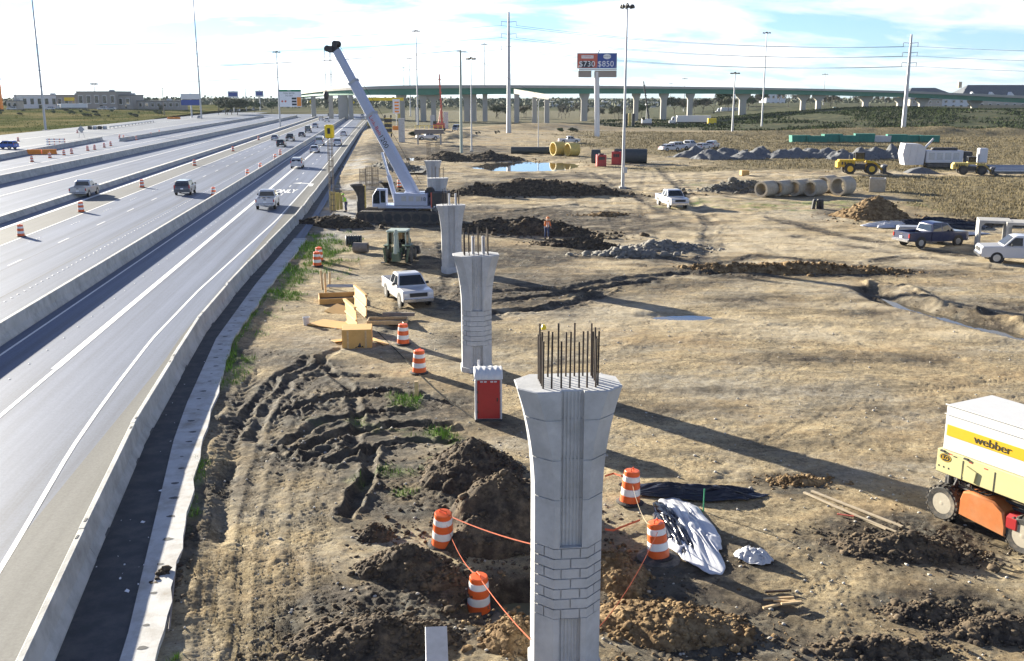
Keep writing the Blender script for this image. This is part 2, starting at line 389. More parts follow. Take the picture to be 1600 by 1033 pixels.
line(-14.22 * K, -13.88 * K, 43 * K, 620); line(-14.08 * K, -13.9 * K, 6, 43 * K)
line(lambda a: interp(B4, a) - 1.85 - (.5 if a > 40 else .5 * a / 40), lambda a: interp(B4, a) - 1.70 - (.5 if a > 40 else .5 * a / 40), 6, 620)
line(-17.25 * K, -17.12 * K, 6, 620); line(-29.55 * K, -29.40 * K, 20, 620); line(-33.35 * K, -32.9 * K, 20, 620); line(-44.1 * K, -43.9 * K, 20, 620)
line(-59 * K, -58.8 * K, 60, 620); line(-80.8 * K, -80.6 * K, 80, 620); line(-96 * K, -95.8 * K, 90, 700)
for s in (-25.3, -22.0): struct(strip('pavement_joint', s * K, s * K + .07, ZR + .006, 'joint_dark', 20, 300))
rng = random.Random(4)
# raised reflective markers: too small to pick apart
b = MB()
def button(s, a, r=.055): b.lathe([(r, ZR + .004), (r * .8, ZR + .02), (r * .3, ZR + .026)], 6, c=(s, a, 0), capb=False)
for s in (-21.3, -27.9):
    a = 30.0
    while a < 260:
        for k in range(4 if s < -25 else 1): button(s * K + rng.uniform(-.03, .03) + .0, a + k * .9, .09)
        a += 1.15 if s > -25 else 12.0
a = 14.0
while a < 240:
    button(-15.4 * K + rng.uniform(-.05, .05), a, .06); a += 2.6
tag(b.build('pavement_markers', 'line_white', rot=(0, 0, RTH)), 'rows of small white raised pavement markers on the carriageway', 'pavement markers', kind='stuff')
# dashed lane lines
n = 0
for s0, aa in ((-11.9, 108), (-25.6, 60), (-54, 120)):
    a = aa * K
    while a < 330:
        struct(strip('lane_dash', s0 * K, s0 * K + .12, ZR + .010, 'line_white', a, a + 3.0)); a += 12
t_only = text('road_lettering', 'ONLY', 1.0, 'line_white', None, P(446, 299, ZR + .014), (0, 0, RTH), sx=1.05, ext=0, sy=7.0, bold=.03); tag(t_only, 'white word painted on the traffic lane ahead of the silver pickup', 'road marking')
b = MB(); b.add([(0, 0, 0), (.5, 0, 0), (.5, 4, 0), (-1.4, 5.8, 0), (-1.4, 6.6, 0), (-2.6, 5.2, 0), (-1.4, 4.2, 0), (-1.4, 4.9, 0), (0, 3.6, 0)], [(0, 1, 2, 8), (2, 3, 7, 8), (4, 5, 6)])
tag(b.build('lane_arrow', 'line_white', loc=P(482, 291, ZR + .012), rot=(0, 0, RTH)), 'white turn arrow painted on the lane beyond the word', 'road marking')

# ------------------------------------------------------------------ barriers
def jersey(h=.85, wb=.30, wt=.085): return [(-wb, 0), (wb, 0), (wb, .08), (wt + .08, .33 * h / .85), (wt, h - .02), (wt - .02, h), (-wt + .02, h), (-wt, h - .02), (-wt - .08, .33 * h / .85), (-wb, .08)]
def barrier(name, pts, a0, a1, label, h=.85, group=None, m='barrier_concrete', wb=.30, wt=.085, step=1.06, z=ZR + .003):
    b = MB(); a = a0; rings = []
    while True:
        s = interp(pts, a) if isinstance(pts, list) else pts
        rings.append([(s + x, a, z + zz) for x, zz in reversed(jersey(h, wb, wt))])
        if a >= a1: break
        a = min(a1, a * step + 1)
    b.loft(rings)
    return tag(b.build(name, m, rot=(0, 0, RTH)), label, 'barrier', group)
hB = .85 * K
# precast segments along the right edge of the road; joints stay open a little
a = 8.0; i = 0
while a < 135:
    ln = 9.1; j = rng.uniform(-.04, .04)
    a1 = a + ln - .05
    o = barrier('concrete_barrier', [(a, interp(B4, a) + j), (a1, interp(B4, a1) + rng.uniform(-.04, .04))], a, a1, 'precast concrete barrier segment beside the ditch, %s from the camera' % ORD[i], hB, 'precast barrier segments along the site edge', step=1.0)
    for q in (.18, .82): MB().box((interp(B4, a + ln * q) + .27, a + ln * q, ZR + .05), (.09, .5, .09)).build('lifting_slot', 'joint_dark', o)
    for q in (.06, .94): MB().box((interp(B4, a + ln * q), a + ln * q, ZR + hB + .006), (.06, .22, .012)).build('splice_plate', 'joint_dark', o)
    a += ln; i += 1
barrier('concrete_barrier', B4, a, 600, 'far run of concrete barrier between the road and the crane', hB)
barrier('concrete_barrier', -18.1 * K, 12, 620, 'long concrete median barrier left of the empty near lanes', hB + .05, wb=.36, wt=.12)
barrier('concrete_barrier', -35.0 * K, 30, 620, 'low double-edged median barrier left of the silver pickup', .62, wb=.55, wt=.3)
barrier('concrete_barrier', [(60, -51.5 * K), (160, -50.2 * K), (380, -48 * K), (620, -46 * K)], 60, 620, 'tall pale concrete barrier right of the row of drums', 1.15, wb=.42, wt=.16)
barrier('concrete_barrier', [(150, -67 * K), (302, -72.5 * K)], 150, 300, 'concrete barrier with bare end behind the orange road barricade', 1.0, wb=.42, wt=.16)
barrier('concrete_barrier', [(290, -66 * K), (620, -64 * K)], 292, 620, 'concrete barrier starting beside the two close-set drums', 1.0, wb=.42, wt=.16)
barrier('concrete_barrier', [(62, -69.5 * K), (190, -71.5 * K)], 70, 190, 'parallel concrete barrier behind the blue car lane', .9, wb=.42, wt=.16)
# concrete edge slab with dowel holes between ditch and dirt
b = MB(); rows = np.geomspace(6, 82 * K, 90); vs = []; fs = []
for a in rows:
    l = interp(DARK, a); r = interp(EDGE, a) + .15 + .04 * math.sin(a * 1.7) + .03 * math.sin(a * 4.1)
    vs += [(l, a, ZR - .1), (l, a, ZR + .05), (r, a, ZR + .05), (r, a, ZR - .2)]
for k in range(len(rows) - 1):
    for q in range(3): fs.append((4 * k + q, 4 * k + q + 1, 4 * k + q + 5, 4 * k + q + 4))
b.add(vs, fs); slab = struct(b.build('edge_slab', 'slab_white', rot=(0, 0, RTH)))
b = MB(); a = 12
while a < 62:
    l = interp(DARK, a); r = interp(EDGE, a); c0 = l + (r - l) * (.55 + rng.uniform(-.12, .12)); rr = rng.uniform(.06, .16)
    b.add([(c0 + rr * math.cos(q) * (1 + .3 * math.sin(3 * q + a)), a + .7 * rr * math.sin(q), ZR + .055) for q in np.linspace(0, 6.28, 9)[:-1]], [tuple(range(8))]); a += rng.uniform(1.0, 1.7)
b.build('soil_spot', 'joint_dark', slab)['kind'] = 'stuff'
# debris flakes lying in the ditch
flk = MB()
for k in range(26):
    a = rng.choice([rng.uniform(13, 50), rng.uniform(24, 29)]); l, r = interp(B4, a) + .4, interp(DARK, a); s = rng.uniform(l, max(l + .1, r)); q = rng.choice((.015, .02, .03, .08))
    flk.add([(s + q * rng.uniform(.5, 1.3) * math.cos(t_), a + q * rng.uniform(.5, 2) * math.sin(t_), ZR + .012 + rng.uniform(0, .03)) for t_ in (0, 1.2, 2.3, 3.4, 4.6, 5.5)], [tuple(range(6))])
tag(flk.build('litter', 'sign_white', rot=(0, 0, RTH)), 'white scraps of litter strewn along the dark ditch', 'litter', kind='stuff')

# ------------------------------------------------------------------ terrain of the site
_ea = np.linspace(4, 700, 1500); _ep = [rd(interp(EDGE, a), a) for a in _ea]
EX = np.array([p.x for p in _ep]); EY = np.array([p.y for p in _ep])
def blob(X, Y, px, py, rx, ry, rot=0.0, hard=1.0):
    c = P(px, py); dx, dy = X - c.x, Y - c.y; ca, sa = math.cos(rot), math.sin(rot)
    u, v = (dx * ca + dy * sa) / rx, (-dx * sa + dy * ca) / ry
    return np.exp(-((u * u + v * v) ** hard))
def polyd(X, Y, pts):
    """distance to and position along a surveyed polyline"""
    q = [P(*p) for p in pts]; d = np.full(X.shape, 1e9); al = np.zeros(X.shape); L0 = 0.0; sd = np.zeros(X.shape)
    for a, c in zip(q, q[1:]):
        ex, ey = c.x - a.x, c.y - a.y; ln = math.hypot(ex, ey)
        t = np.clip(((X - a.x) * ex + (Y - a.y) * ey) / ln ** 2, 0, 1)
        ddx, ddy = X - a.x - t * ex, Y - a.y - t * ey; dd = np.hypot(ddx, ddy)
        m = dd < d; d = np.where(m, dd, d); al = np.where(m, L0 + t * ln, al); sd = np.where(m, np.sign(ddx * ey - ddy * ex), sd); L0 += ln
    return d, al, sd
RUTS = [  # surveyed wheel ruts: points, half width, depth, lugs
    ([(395, 690), (415, 640), (450, 595), (500, 565), (527, 545)], .26, .10, 0), ([(360, 690), (392, 640), (430, 590), (480, 560)], .24, .07, 0),
    ([(440, 690), (500, 660), (570, 645), (640, 640)], .26, .17, 0), ([(470, 700), (540, 672), (610, 664), (690, 664)], .28, .2, 0),
    ([(520, 722), (580, 700), (650, 688), (705, 690)], .24, .17, 0), ([(450, 640), (520, 620), (600, 610), (650, 618)], .26, .16, 0),
    ([(455, 590), (520, 585), (590, 588)], .2, .10, 0), ([(585, 700), (575, 745), (550, 790), (535, 800)], .24, .2, 0),
    ([(318, 1045), (322, 930), (335, 820), (358, 720), (392, 640), (440, 585), (500, 555)], .24, .035, 1), ([(372, 1045), (374, 930), (384, 820), (402, 730), (430, 660), (470, 605), (520, 570)], .24, .035, 1),
    ([(412, 1045), (410, 930), (416, 830), (430, 750), (452, 690), (480, 640)], .26, .025, 1), ([(470, 1045), (464, 930), (462, 840), (470, 760), (490, 700), (520, 655)], .26, .03, 1),
    ([(300, 960), (306, 860), (322, 770), (345, 690), (375, 620), (410, 570)], .2, .03, 1), ([(520, 1045), (508, 940), (498, 850), (500, 780), (520, 730)], .24, .02, 1), ([(345, 1045), (350, 940), (360, 850)], .3, .012, 1), ([(440, 1045), (438, 950), (440, 880)], .3, .012, 1),
    ([(1610, 440), (1400, 420), (1230, 400), (1130, 360), (1075, 310), (1040, 265)], .45, .05, 2), ([(1610, 455), (1380, 436), (1210, 415), (1105, 370), (1050, 315), (1020, 265)], .45, .05, 2), ([(1500, 560), (1300, 500), (1150, 455), (1040, 420), (900, 410)], .4, .05, 2), ([(1540, 590), (1320, 525), (1160, 475), (1030, 440), (880, 432)], .4, .05, 2),
    ([(1100, 780), (1200, 690), (1350, 630), (1610, 590)], .3, .04, 2), ([(1160, 800), (1260, 715), (1400, 660), (1610, 620)], .3, .04, 2), ([(800, 560), (900, 520), (1050, 500), (1250, 510), (1450, 560)], .32, .04, 2), ([(830, 590), (930, 545), (1060, 525), (1240, 538), (1430, 600)], .32, .04, 2), ([(1010, 420), (960, 350), (950, 300), (980, 262)], .5, .07, 2), ([(1060, 400), (1010, 345), (1000, 300), (1015, 262)], .5, .07, 2),
    ([(430, 700), (470, 720), (520, 700)], .2, .12, 0), ([(500, 560), (540, 600), (560, 650), (550, 700)], .22, .10, 0),
    ([(775, 470), (860, 462), (960, 446), (1010, 440)], .45, .14, 0), ([(770, 490), (850, 482), (905, 470), (950, 452)], .45, .16, 0), ([(780, 455), (880, 450), (1000, 432), (1120, 425)], .5, .12, 0),
    ([(1250, 600), (1100, 560), (960, 560)], .3, .03, 2), ([(1300, 560), (1150, 540), (1000, 545)], .3, .03, 2),
    ([(1040, 330), (980, 300), (930, 270)], .6, .08, 0), ([(1100, 420), (1110, 350), (1060, 290), (1030, 262)], .6, .08, 0), ([(800, 330), (900, 320), (1000, 330)], .5, .10, 0),
    ([(1180, 430), (1300, 420), (1420, 400)], .5, .06, 0), ([(1250, 370), (1400, 395), (1560, 420)], .5, .06, 0), ([(1200, 340), (1300, 365), (1500, 400)], .5, .06, 0),
    ([(610, 520), (640, 440), (650, 380)], .35, .06, 0), ([(690, 480), (700, 440), (690, 380)], .35, .06, 0), ([(1010, 440), (1180, 400), (1330, 410)], .4, .05, 0),
]
DITCH = [(1365, 452), (1390, 468), (1440, 482), (1510, 500), (1610, 524)]
MUDS = [(470, 560, 3.2, 5.0, .5), (540, 700, 3.0, 2.2, .55), (420, 640, 2.2, 3.2, .5), (1150, 610, 6, .8, .3), (1000, 640, 5, 1.2, .28), (1350, 560, 8, 1.5, .3), (1250, 690, 4, .7, .3), (1500, 640, 6, 1.2, .3), (900, 600, 3, 2, .3), (1120, 470, 9, 2.5, .35), (1330, 480, 8, 2, .25), (960, 400, 9, 4, .55), (1120, 350, 7, 6, .3), (350, 760, 1.2, 3.0, .4), (450, 720, 1.6, 2.2, .45), (560, 640, 6.0, 4.5, .75), (690, 760, 3.2, 3.0, .9), (600, 960, 3.2, 2.2, .95), (760, 960, 2.6, 2.2, .95), (1000, 930, 2.3, 2.6, .8), (1130, 1000, 3.0, 2.0, .75), (1420, 840, 3.4, 2.0, .85), (1500, 960, 3.5, 1.5, .7), (255, 880, .7, 2.2, .9), (850, 345, 14, 12, .9), (780, 400, 9, 6, .7), (700, 330, 9, 10, .6), (900, 275, 18, 7, .6), (620, 300, 9, 16, .5), (660, 450, 4, 6, .4), (1000, 400, 7, 5, .6), (760, 530, 4, 3, .4), (1050, 440, 6, 3, .4), (880, 440, 10, 6, .5), (760, 460, 7, 7, .55), (560, 350, 6, 10, .6), (500, 300, 9, 12, .3), (1250, 425, 11, 2.6, .75), (1470, 480, 10, 4, .45), (840, 290, 16, 8, .7), (1200, 300, 9, 6, .6), (1380, 335, 9, 5, .5), (700, 235, 20, 25, .55), (600, 240, 16, 40, .55), (1250, 240, 40, 8, .7), (420, 560, 2.5, 3, .6), (1120, 880, 2.5, 2.2, .5), (460, 600, 3, 3, .45), (640, 420, 4, 5, .4), (1240, 760, 1.6, 1.2, .5)]
GRASS = [(490, 395, 2.4, 9.0, 1.0), (440, 465, 1.8, 5, .7), (350, 600, .6, 4, .6), (500, 388, 2.0, 7.0, .9), (640, 625, 1.0, 1.6, .9), (690, 680, .7, .7, .9), (628, 740, 1.2, 1.4, .8), (560, 750, 1.1, 1.3, .5), (470, 420, 3.0, 7, .7), (610, 690, 2.0, 1.2, .5), (520, 660, 2.0, 1.4, .45), (395, 500, 2, 5, .4), (1250, 320, 14, 7, .5), (1170, 290, 8, 5, .6), (455, 350, 2, 6, .6)]
PUDDLES = [(822, 259, 8.5, 11, .9), (812, 912, .75, .45, .35), (1060, 494, 2.6, .9, .17), (640, 248, 4, 6, .3)]
def mudmask(X, Y):
    m = np.zeros(X.shape)
    for px, py, rx, ry, s in MUDS: m = np.maximum(m, s * blob(X, Y, px, py, rx, ry))
    d, al, sd = polyd(X, Y, DITCH); m = np.maximum(m, .95 * np.exp(-(d / 1.3) ** 2))
    for pts, hw, dep, lug in RUTS:
        if lug: continue
        q = [P(*p) for p in pts]; mk = (X > min(p.x for p in q) - 3) & (X < max(p.x for p in q) + 3) & (Y > min(p.y for p in q) - 3) & (Y < max(p.y for p in q) + 3)
        if mk.any(): d, al, sd = polyd(X[mk], Y[mk], pts); mm = m[mk]; m[mk] = np.maximum(mm, .55 * np.exp(-(d / (hw * 2.2)) ** 2))
    return np.clip(m + .55 * fbm(X * .35, Y * .35, 5, 4) * (.25 + m), 0, 1)
def grassmask(X, Y):
    m = np.zeros(X.shape)
    for px, py, rx, ry, s in GRASS: m = np.maximum(m, s * blob(X, Y, px, py, rx, ry))
    ex = np.interp(Y, EY, EX); m = np.maximum(m, .8 * np.exp(-((X - ex - .25) / .3) ** 2) * (Y < 62) * (fbm(X * .3, Y * .35, 31, 2) > .02))
    return np.clip(m + .9 * fbm(X * .6, Y * .6, 21, 3) * (m > .1), 0, 1)
def drymask(X, Y):
    m = sstep(.0, 1, (X - 42) / 14 - .0 * Y) * sstep(92, 104, Y) * (1 - sstep(150, 158, Y - .10 * X)) + .9 * sstep(165, 180, Y) * (1 - sstep(345, 380, Y)) * sstep(-2, 40, X) * (1 - .8 * blob(X, Y, 1000, 250, 22, 26) - .0)
    return np.clip(m + .5 * fbm(X * .08, Y * .08, 55, 3) * (m > .05), 0, 1)
def GH(X, Y, fine=True):
    X = np.asarray(X, float); Y = np.asarray(Y, float)
    ex = np.interp(Y, EY, EX); e = X - ex
    mud = mudmask(X, Y)
    z = .10 * fbm(X * .12, Y * .12, 1, 3) + .06 * fbm(X * .5, Y * .5, 2, 3)
    z = z * sstep(0, 3, e)
    if fine:
        far = 1 / (1 + Y / 60)
        wl = worley(X * 3.2 + .3 * fbm(X * 2, Y * 2, 9, 2), Y * 3.2, 3); wl2 = worley(X * 7, Y * 7, 4)
        cl = fbm(X * .8, Y * .8, 12, 3)
        z = z + sstep(.3, .9, mud) * (.14 * np.clip(.65 - wl, 0, 1) * sstep(-.15, .25, cl) + .05 * (.5 - wl2) * far * 1.5)
        z = z + (.55 + .45 * mud) * (.05 * fbm(X * 2.0, Y * 2.0, 14, 3) + .03 * fbm(X * 6, Y * 6, 15, 2)) + .045 * np.clip(.5 - wl2, 0, 1) * sstep(.05, .35, fbm(X * .5, Y * .5, 17, 3))
        zf = np.clip(Y / 90 - .5, 0, 1); z = z + zf * .16 * fbm(X * .6, Y * .45, 44, 3)
    # ruts
    for pts, hw, dep, lug in RUTS:
        q = [P(*p) for p in pts]; x0, x1 = min(p.x for p in q) - 2, max(p.x for p in q) + 2; y0, y1 = min(p.y for p in q) - 2, max(p.y for p in q) + 2
        mk = (X > x0) & (X < x1) & (Y > y0) & (Y < y1)
        if not mk.any(): continue
        Xm, Ym = X[mk], Y[mk]; wob = (.3 * fbm(Xm * .5, Ym * .5, 77, 2) + .10 * fbm(Xm * 3, Ym * 3, 79, 2)) * (1 if not lug else .5)
        d, al, sd = polyd(Xm + wob, Ym - wob, pts); t = d / hw
        dz = -dep * np.exp(-t ** 4) + (.6 if not lug else .4) * dep * np.exp(-((t - 1.55) / .45) ** 2) * (.45 + 1.5 * fbm(Xm * 2.5, Ym * 2.5, 78, 3))
        if lug: dz = dz * (.45 if lug == 2 else 1) + (.028 if lug == 1 else .006) * (t < 1.2) * (.6 + .8 * sstep(-.3, .2, fbm(Xm * .8, Ym * .8, 80, 2))) * np.sin(2 * math.pi * (al + .5 * np.abs(sd * d)) / .17)
        zz = z[mk]; z[mk] = zz + dz
    d, al, sd = polyd(X, Y, DITCH); z = z - .42 * np.exp(-((d + .25 * fbm(X * .8, Y * .8, 92, 3)) / 1.0) ** 4) + np.where(sd < 0, .38, .04) * np.exp(-((d - 2.2) / .8) ** 2) * (.5 + fbm(X, Y, 91, 3))
    for px, py, rx, ry, dp in PUDDLES: z = z - dp * blob(X, Y, px, py, rx, ry, 0, 2.0)
    z = z - .9 * blob(X, Y, 800, 935, 1.5, 1.0, .3, 1.5)                      # hole dug beside the near pier
    # spoil bank beside the ditch slab and the ragged dirt edge
    z = z + (ZR - .10) * (1 - sstep(0, 1.6, e)) + .18 * np.exp(-((e - .55) / .35) ** 2) * np.clip(fbm(X * .9, Y * .5, 61, 3) + .25, 0, 1) * (Y < 70)
    z = z - .22 * np.exp(-((e - 1.15) / .28) ** 2) * (Y < 33) * sstep(-.1, .1, fbm(X * .2, Y * .2, 62, 2) + .15)
    # fill slope rising along the road beyond the crane
    z = z + 1.0 * np.exp(-((e - 4) / 5) ** 2) * sstep(120, 170, Y) * (1 - sstep(330, 420, Y))
    # distant embankment on the right
    emb = sstep(375, 485, Y + .12 * (X - 120)) * sstep(70, 190, X); z = z + 6.2 * emb * (1 + .25 * fbm(X * .02, Y * .02, 66, 2))
    z = z + 2.2 * blob(X, Y, 1500, 212, 48, 10) * (1 + .5 * fbm(X * .1, Y * .1, 68, 3)) + 1.2 * blob(X, Y, 1290, 211, 50, 7)
    z = z + 2.0 * blob(X, Y, 690, 215, 9, 16) * (1 + fbm(X * .2, Y * .2, 69, 3)) + 2.5 * blob(X, Y, 850, 203, 30, 10)
    return z
def gh(x, y): return float(GH(np.array([x]), np.array([y]), False)[0])
def G(px, py, dz=0.0):
    p = P(px, py); p = P(px, py, gh(p.x, p.y)); p.z = gh(p.x, p.y) + dz; return p
def ground_mat():
    m = bpy.data.materials.new('site_soil'); m.use_nodes = True; t = m.node_tree; b = t.nodes['Principled BSDF']; L = t.links.new
    cc = t.nodes.new('ShaderNodeTexCoord')
    def noise(scale, det=6, rough=.65, sc_=(1, 1, 1)):
        mp_ = t.nodes.new('ShaderNodeMapping'); mp_.inputs['Scale'].default_value = sc_; L(cc.outputs['Object'], mp_.inputs[0])
        n = t.nodes.new('ShaderNodeTexNoise'); n.inputs['Scale'].default_value = scale; n.inputs['Detail'].default_value = det; n.inputs['Roughness'].default_value = rough; L(mp_.outputs[0], n.inputs['Vector']); return n.outputs['Fac']
    def ramp(f, st):
        r = t.nodes.new('ShaderNodeValToRGB'); L(f, r.inputs[0]); e = r.color_ramp.elements
        while len(e) < len(st): e.new(.5)
        for q, (p_, c_) in zip(e, st): q.position = p_; q.color = (*c_, 1)
        return r.outputs[0]
    def mixc(f, a, b2, mode='MIX'):
        x = t.nodes.new('ShaderNodeMix'); x.data_type = 'RGBA'; x.blend_type = mode
        for q, i in ((f, 0), (a, 6), (b2, 7)):
            if isinstance(q, (float, int)): x.inputs[i].default_value = q
            elif isinstance(q, tuple): x.inputs[i].default_value = (*q, 1)
            else: L(q, x.inputs[i])
        return x.outputs[2]
    def mr(f, a, b2, c_, d_):
        r = t.nodes.new('ShaderNodeMapRange'); L(f, r.inputs[0])
        for i, q in enumerate((a, b2, c_, d_)): r.inputs[i + 1].default_value = q
        return r.outputs[0]
    def math_(op, a, b2, clamp=True):
        q = t.nodes.new('ShaderNodeMath'); q.operation = op; q.use_clamp = clamp
        for i, s_ in enumerate((a, b2)):
            if isinstance(s_, (float, int)): q.inputs[i].default_value = s_
            else: L(s_, q.inputs[i])
        return q.outputs[0]
    def att(n):
        a = t.nodes.new('ShaderNodeAttribute'); a.attribute_name = n; return a.outputs['Fac']
    dry = ramp(noise(1.6, 12, .8), [(.34, (.20, .145, .085)), (.45, (.38, .295, .175)), (.54, (.48, .385, .235)), (.66, (.58, .49, .33))])
    dry = mixc(mr(noise(.35, 8, .7, (1, 2.0, 1)), .44, .58, 0, .8), dry, ramp(noise(3.0, 9, .78), [(.38, (.09, .075, .052)), (.5, (.23, .19, .125)), (.62, (.40, .335, .225))]))
    dry = mixc(mr(noise(6.5, 8, .8), .52, .60, 0, .8), dry, (.085, .066, .045))
    dry = mixc(mr(noise(10, 6, .75), .56, .64, 0, .6), dry, (.64, .55, .38))
    dry = mixc(mr(noise(.11, 6, .65), .50, .62, 0, .45), dry, (.32, .225, .125))
    dry = mixc(mr(noise(.075, 7, .7, (1, 1.8, 1)), .48, .60, 0, .65), dry, ramp(noise(2.4, 10, .78), [(.38, (.15, .138, .115)), (.5, (.29, .27, .225)), (.62, (.45, .425, .365))]))
    dry = mixc(mr(noise(.14, 9, .74, (1, 2.4, 1)), .54, .64, 0, .75), dry, ramp(noise(4.5, 9, .75), [(.4, (.055, .047, .036)), (.6, (.20, .165, .115))]))
    mud = ramp(noise(3.5, 9, .72), [(.3, (.030, .025, .020)), (.5, (.065, .054, .043)), (.68, (.12, .10, .078))])
    mud = mixc(mr(noise(.6, 5), .48, .65, 0, .7), mud, (.13, .125, .105))
    mud = mixc(mr(noise(1.3, 8, .75), .54, .66, 0, .8), mud, (.30, .245, .17))
    f = math_('ADD', mr(att('mud'), .10, .48, 0, 1), math_('ADD', mr(noise(1.6, 9, .75), .3, .7, -.30, .26), mr(noise(.22, 8, .72, (1, 2.6, 1)), .3, .7, -.4, .4), clamp=False), clamp=True)
    col = mixc(f, dry, mud)
    col = mixc(att('light'), col, ramp(noise(1.2, 8, .7), [(.3, (.38, .31, .205)), (.5, (.52, .44, .31)), (.7, (.60, .53, .40))]))
    straw = ramp(noise(1.2, 9, .75), [(.3, (.07, .065, .04)), (.46, (.15, .13, .075)), (.58, (.24, .19, .11)), (.72, (.36, .285, .165))])
    col = mixc(mr(att('straw'), .1, .6, 0, .9), col, straw)
    grs = ramp(noise(4, 8, .7), [(.3, (.06, .10, .02)), (.6, (.14, .22, .045)), (.75, (.2, .24, .08))])
    col = mixc(math_('MULTIPLY', mr(att('grass'), .25, .75, 0, .85), mr(noise(2.6, 7, .7), .38, .58, 0, 1)), col, grs)
    bank = ramp(noise(.22, 7, .7), [(.3, (.02, .032, .016)), (.5, (.05, .062, .032)), (.62, (.11, .10, .055)), (.75, (.16, .14, .08))])
    col = mixc(att('bank'), col, bank)
    col = mixc(att('pale'), col, ramp(noise(.7, 7), [(.3, (.30, .29, .27)), (.7, (.44, .43, .41))]))
    L(col, b.inputs['Base Color'])
    L(mr(f, 0, 1, .92, .72), b.inputs['Roughness']); b.inputs['Specular IOR Level'].default_value = .06
    bp = t.nodes.new('ShaderNodeBump'); bp.inputs['Strength'].default_value = .9; bp.inputs['Distance'].default_value = .12; L(noise(4, 12, .8), bp.inputs['Height'])
    bp2 = t.nodes.new('ShaderNodeBump'); bp2.inputs['Strength'].default_value = .5; bp2.inputs['Distance'].default_value = .02; L(noise(38, 4, .6), bp2.inputs['Height']); L(bp.outputs[0], bp2.inputs['Normal'])
    L(bp2.outputs[0], b.inputs['Normal']); M['site_soil'] = m
ground_mat()
def gridmesh(name, X, Y, Z, m, attrs=None, smooth=True):
    nr, nc = X.shape; me = bpy.data.meshes.new(name); nv = nr * nc
    co = np.stack([X, Y, Z], -1).reshape(-1, 3).astype(np.float32)
    i = np.arange(nv).reshape(nr, nc); q = np.stack([i[:-1, :-1], i[:-1, 1:], i[1:, 1:], i[1:, :-1]], -1).reshape(-1, 4)
    me.vertices.add(nv); me.vertices.foreach_set('co', co.ravel()); me.loops.add(q.size); me.loops.foreach_set('vertex_index', q.ravel().astype(np.int32))
    me.polygons.add(len(q)); me.polygons.foreach_set('loop_start', np.arange(0, q.size, 4, dtype=np.int32)); me.polygons.foreach_set('use_smooth', np.full(len(q), smooth))
    me.update(calc_edges=True); me.materials.append(M[m])
    for k, v in (attrs or {}).items():
        a = me.attributes.new(k, 'FLOAT', 'POINT'); a.data.foreach_set('value', v.ravel().astype(np.float32))
    o = bpy.data.objects.new(name, me); COL.objects.link(o); return o
def site(name, Ys, nc, xr):
    ex = np.interp(Ys, EY, EX); t = np.linspace(0, 1, nc)
    Y = np.repeat(Ys[:, None], nc, 1); X = (ex - .05)[:, None] + t[None] * (xr(Ys) - ex)[:, None]
    Z = GH(X.copy(), Y.copy()); mu = mudmask(X, Y); gr = grassmask(X, Y); dr = drymask(X, Y)
    e = X - np.interp(Y, EY, EX)
    pale = .9 * np.exp(-((e - 2.2) / 2.6) ** 2) * sstep(80, 100, Y) * (1 - sstep(175, 210, Y)) * sstep(-.2, .1, fbm(X * .15, Y * .1, 88, 3)) 
    pale = np.clip(pale + .5 * fbm(X * .3, Y * .3, 89, 3) * (pale > .1), 0, .9)
    light = .55 * blob(X, Y, 1010, 275, 14, 32) + .5 * blob(X, Y, 1300, 272, 34, 6) + .5 * blob(X, Y, 1150, 380, 12, 14) + .4 * blob(X, Y, 1400, 395, 14, 6) + .35 * blob(X, Y, 1080, 330, 12, 16) + .45 * blob(X, Y, 800, 322, 12, 2) + .35 * blob(X, Y, 1200, 500, 12, 6)
    light = np.clip(light + 1.0 * fbm(X * .25, Y * .5, 99, 4) * (light > .05) - .5 * mu, 0, .6)
    bank = sstep(360, 385, Y + .1 * (X - 120)) * sstep(20, 90, X) * .95
    bank = np.maximum(bank, .7 * sstep(380, 420, Y))
    return struct(gridmesh(name, X, Y, Z, 'site_soil', {'mud': mu, 'grass': gr, 'straw': dr, 'pale': pale, 'bank': bank, 'light': light}))
site('site_ground', np.geomspace(11, 300, 960), 700, lambda Y: .72 * Y + 9)
site('far_ground', np.geomspace(299.5, 900, 150), 240, lambda Y: .8 * Y + 60)
# land all around to the horizon
mat('land', (.13, .125, .085), .95, var=.35, scale=.02, dirt=(.08, .10, .05), dirtamt=.7, dscale=.008, spec=0)
b = MB(); b.quad((-5000, -400, -.7), (5000, -400, -.7), (5000, 6000, -.7), (-5000, 6000, -.7)); struct(b.build('land', 'land'))
# verge left of the freeway
mat('verge', (.075, .085, .035), .97, var=.4, scale=.12, bump=.5, bscale=3, dirt=(.26, .21, .11), dirtamt=.9, dscale=.025, spec=0)
aa = np.geomspace(90, 1100, 170); ss = np.linspace(-112 * K, -900, 150); A, S = np.meshgrid(aa, ss, indexing='ij')
X = S * RN.x + A * RU.x; Y = S * RN.y + A * RU.y
Z = .22 + .25 * fbm(X * .05, Y * .05, 8, 4) + 3.3 * sstep(470, 640, Y) * sstep(150, 300, -X)
struct(gridmesh('grass_verge', X[:, ::-1], Y[:, ::-1], Z[:, ::-1], 'verge'))
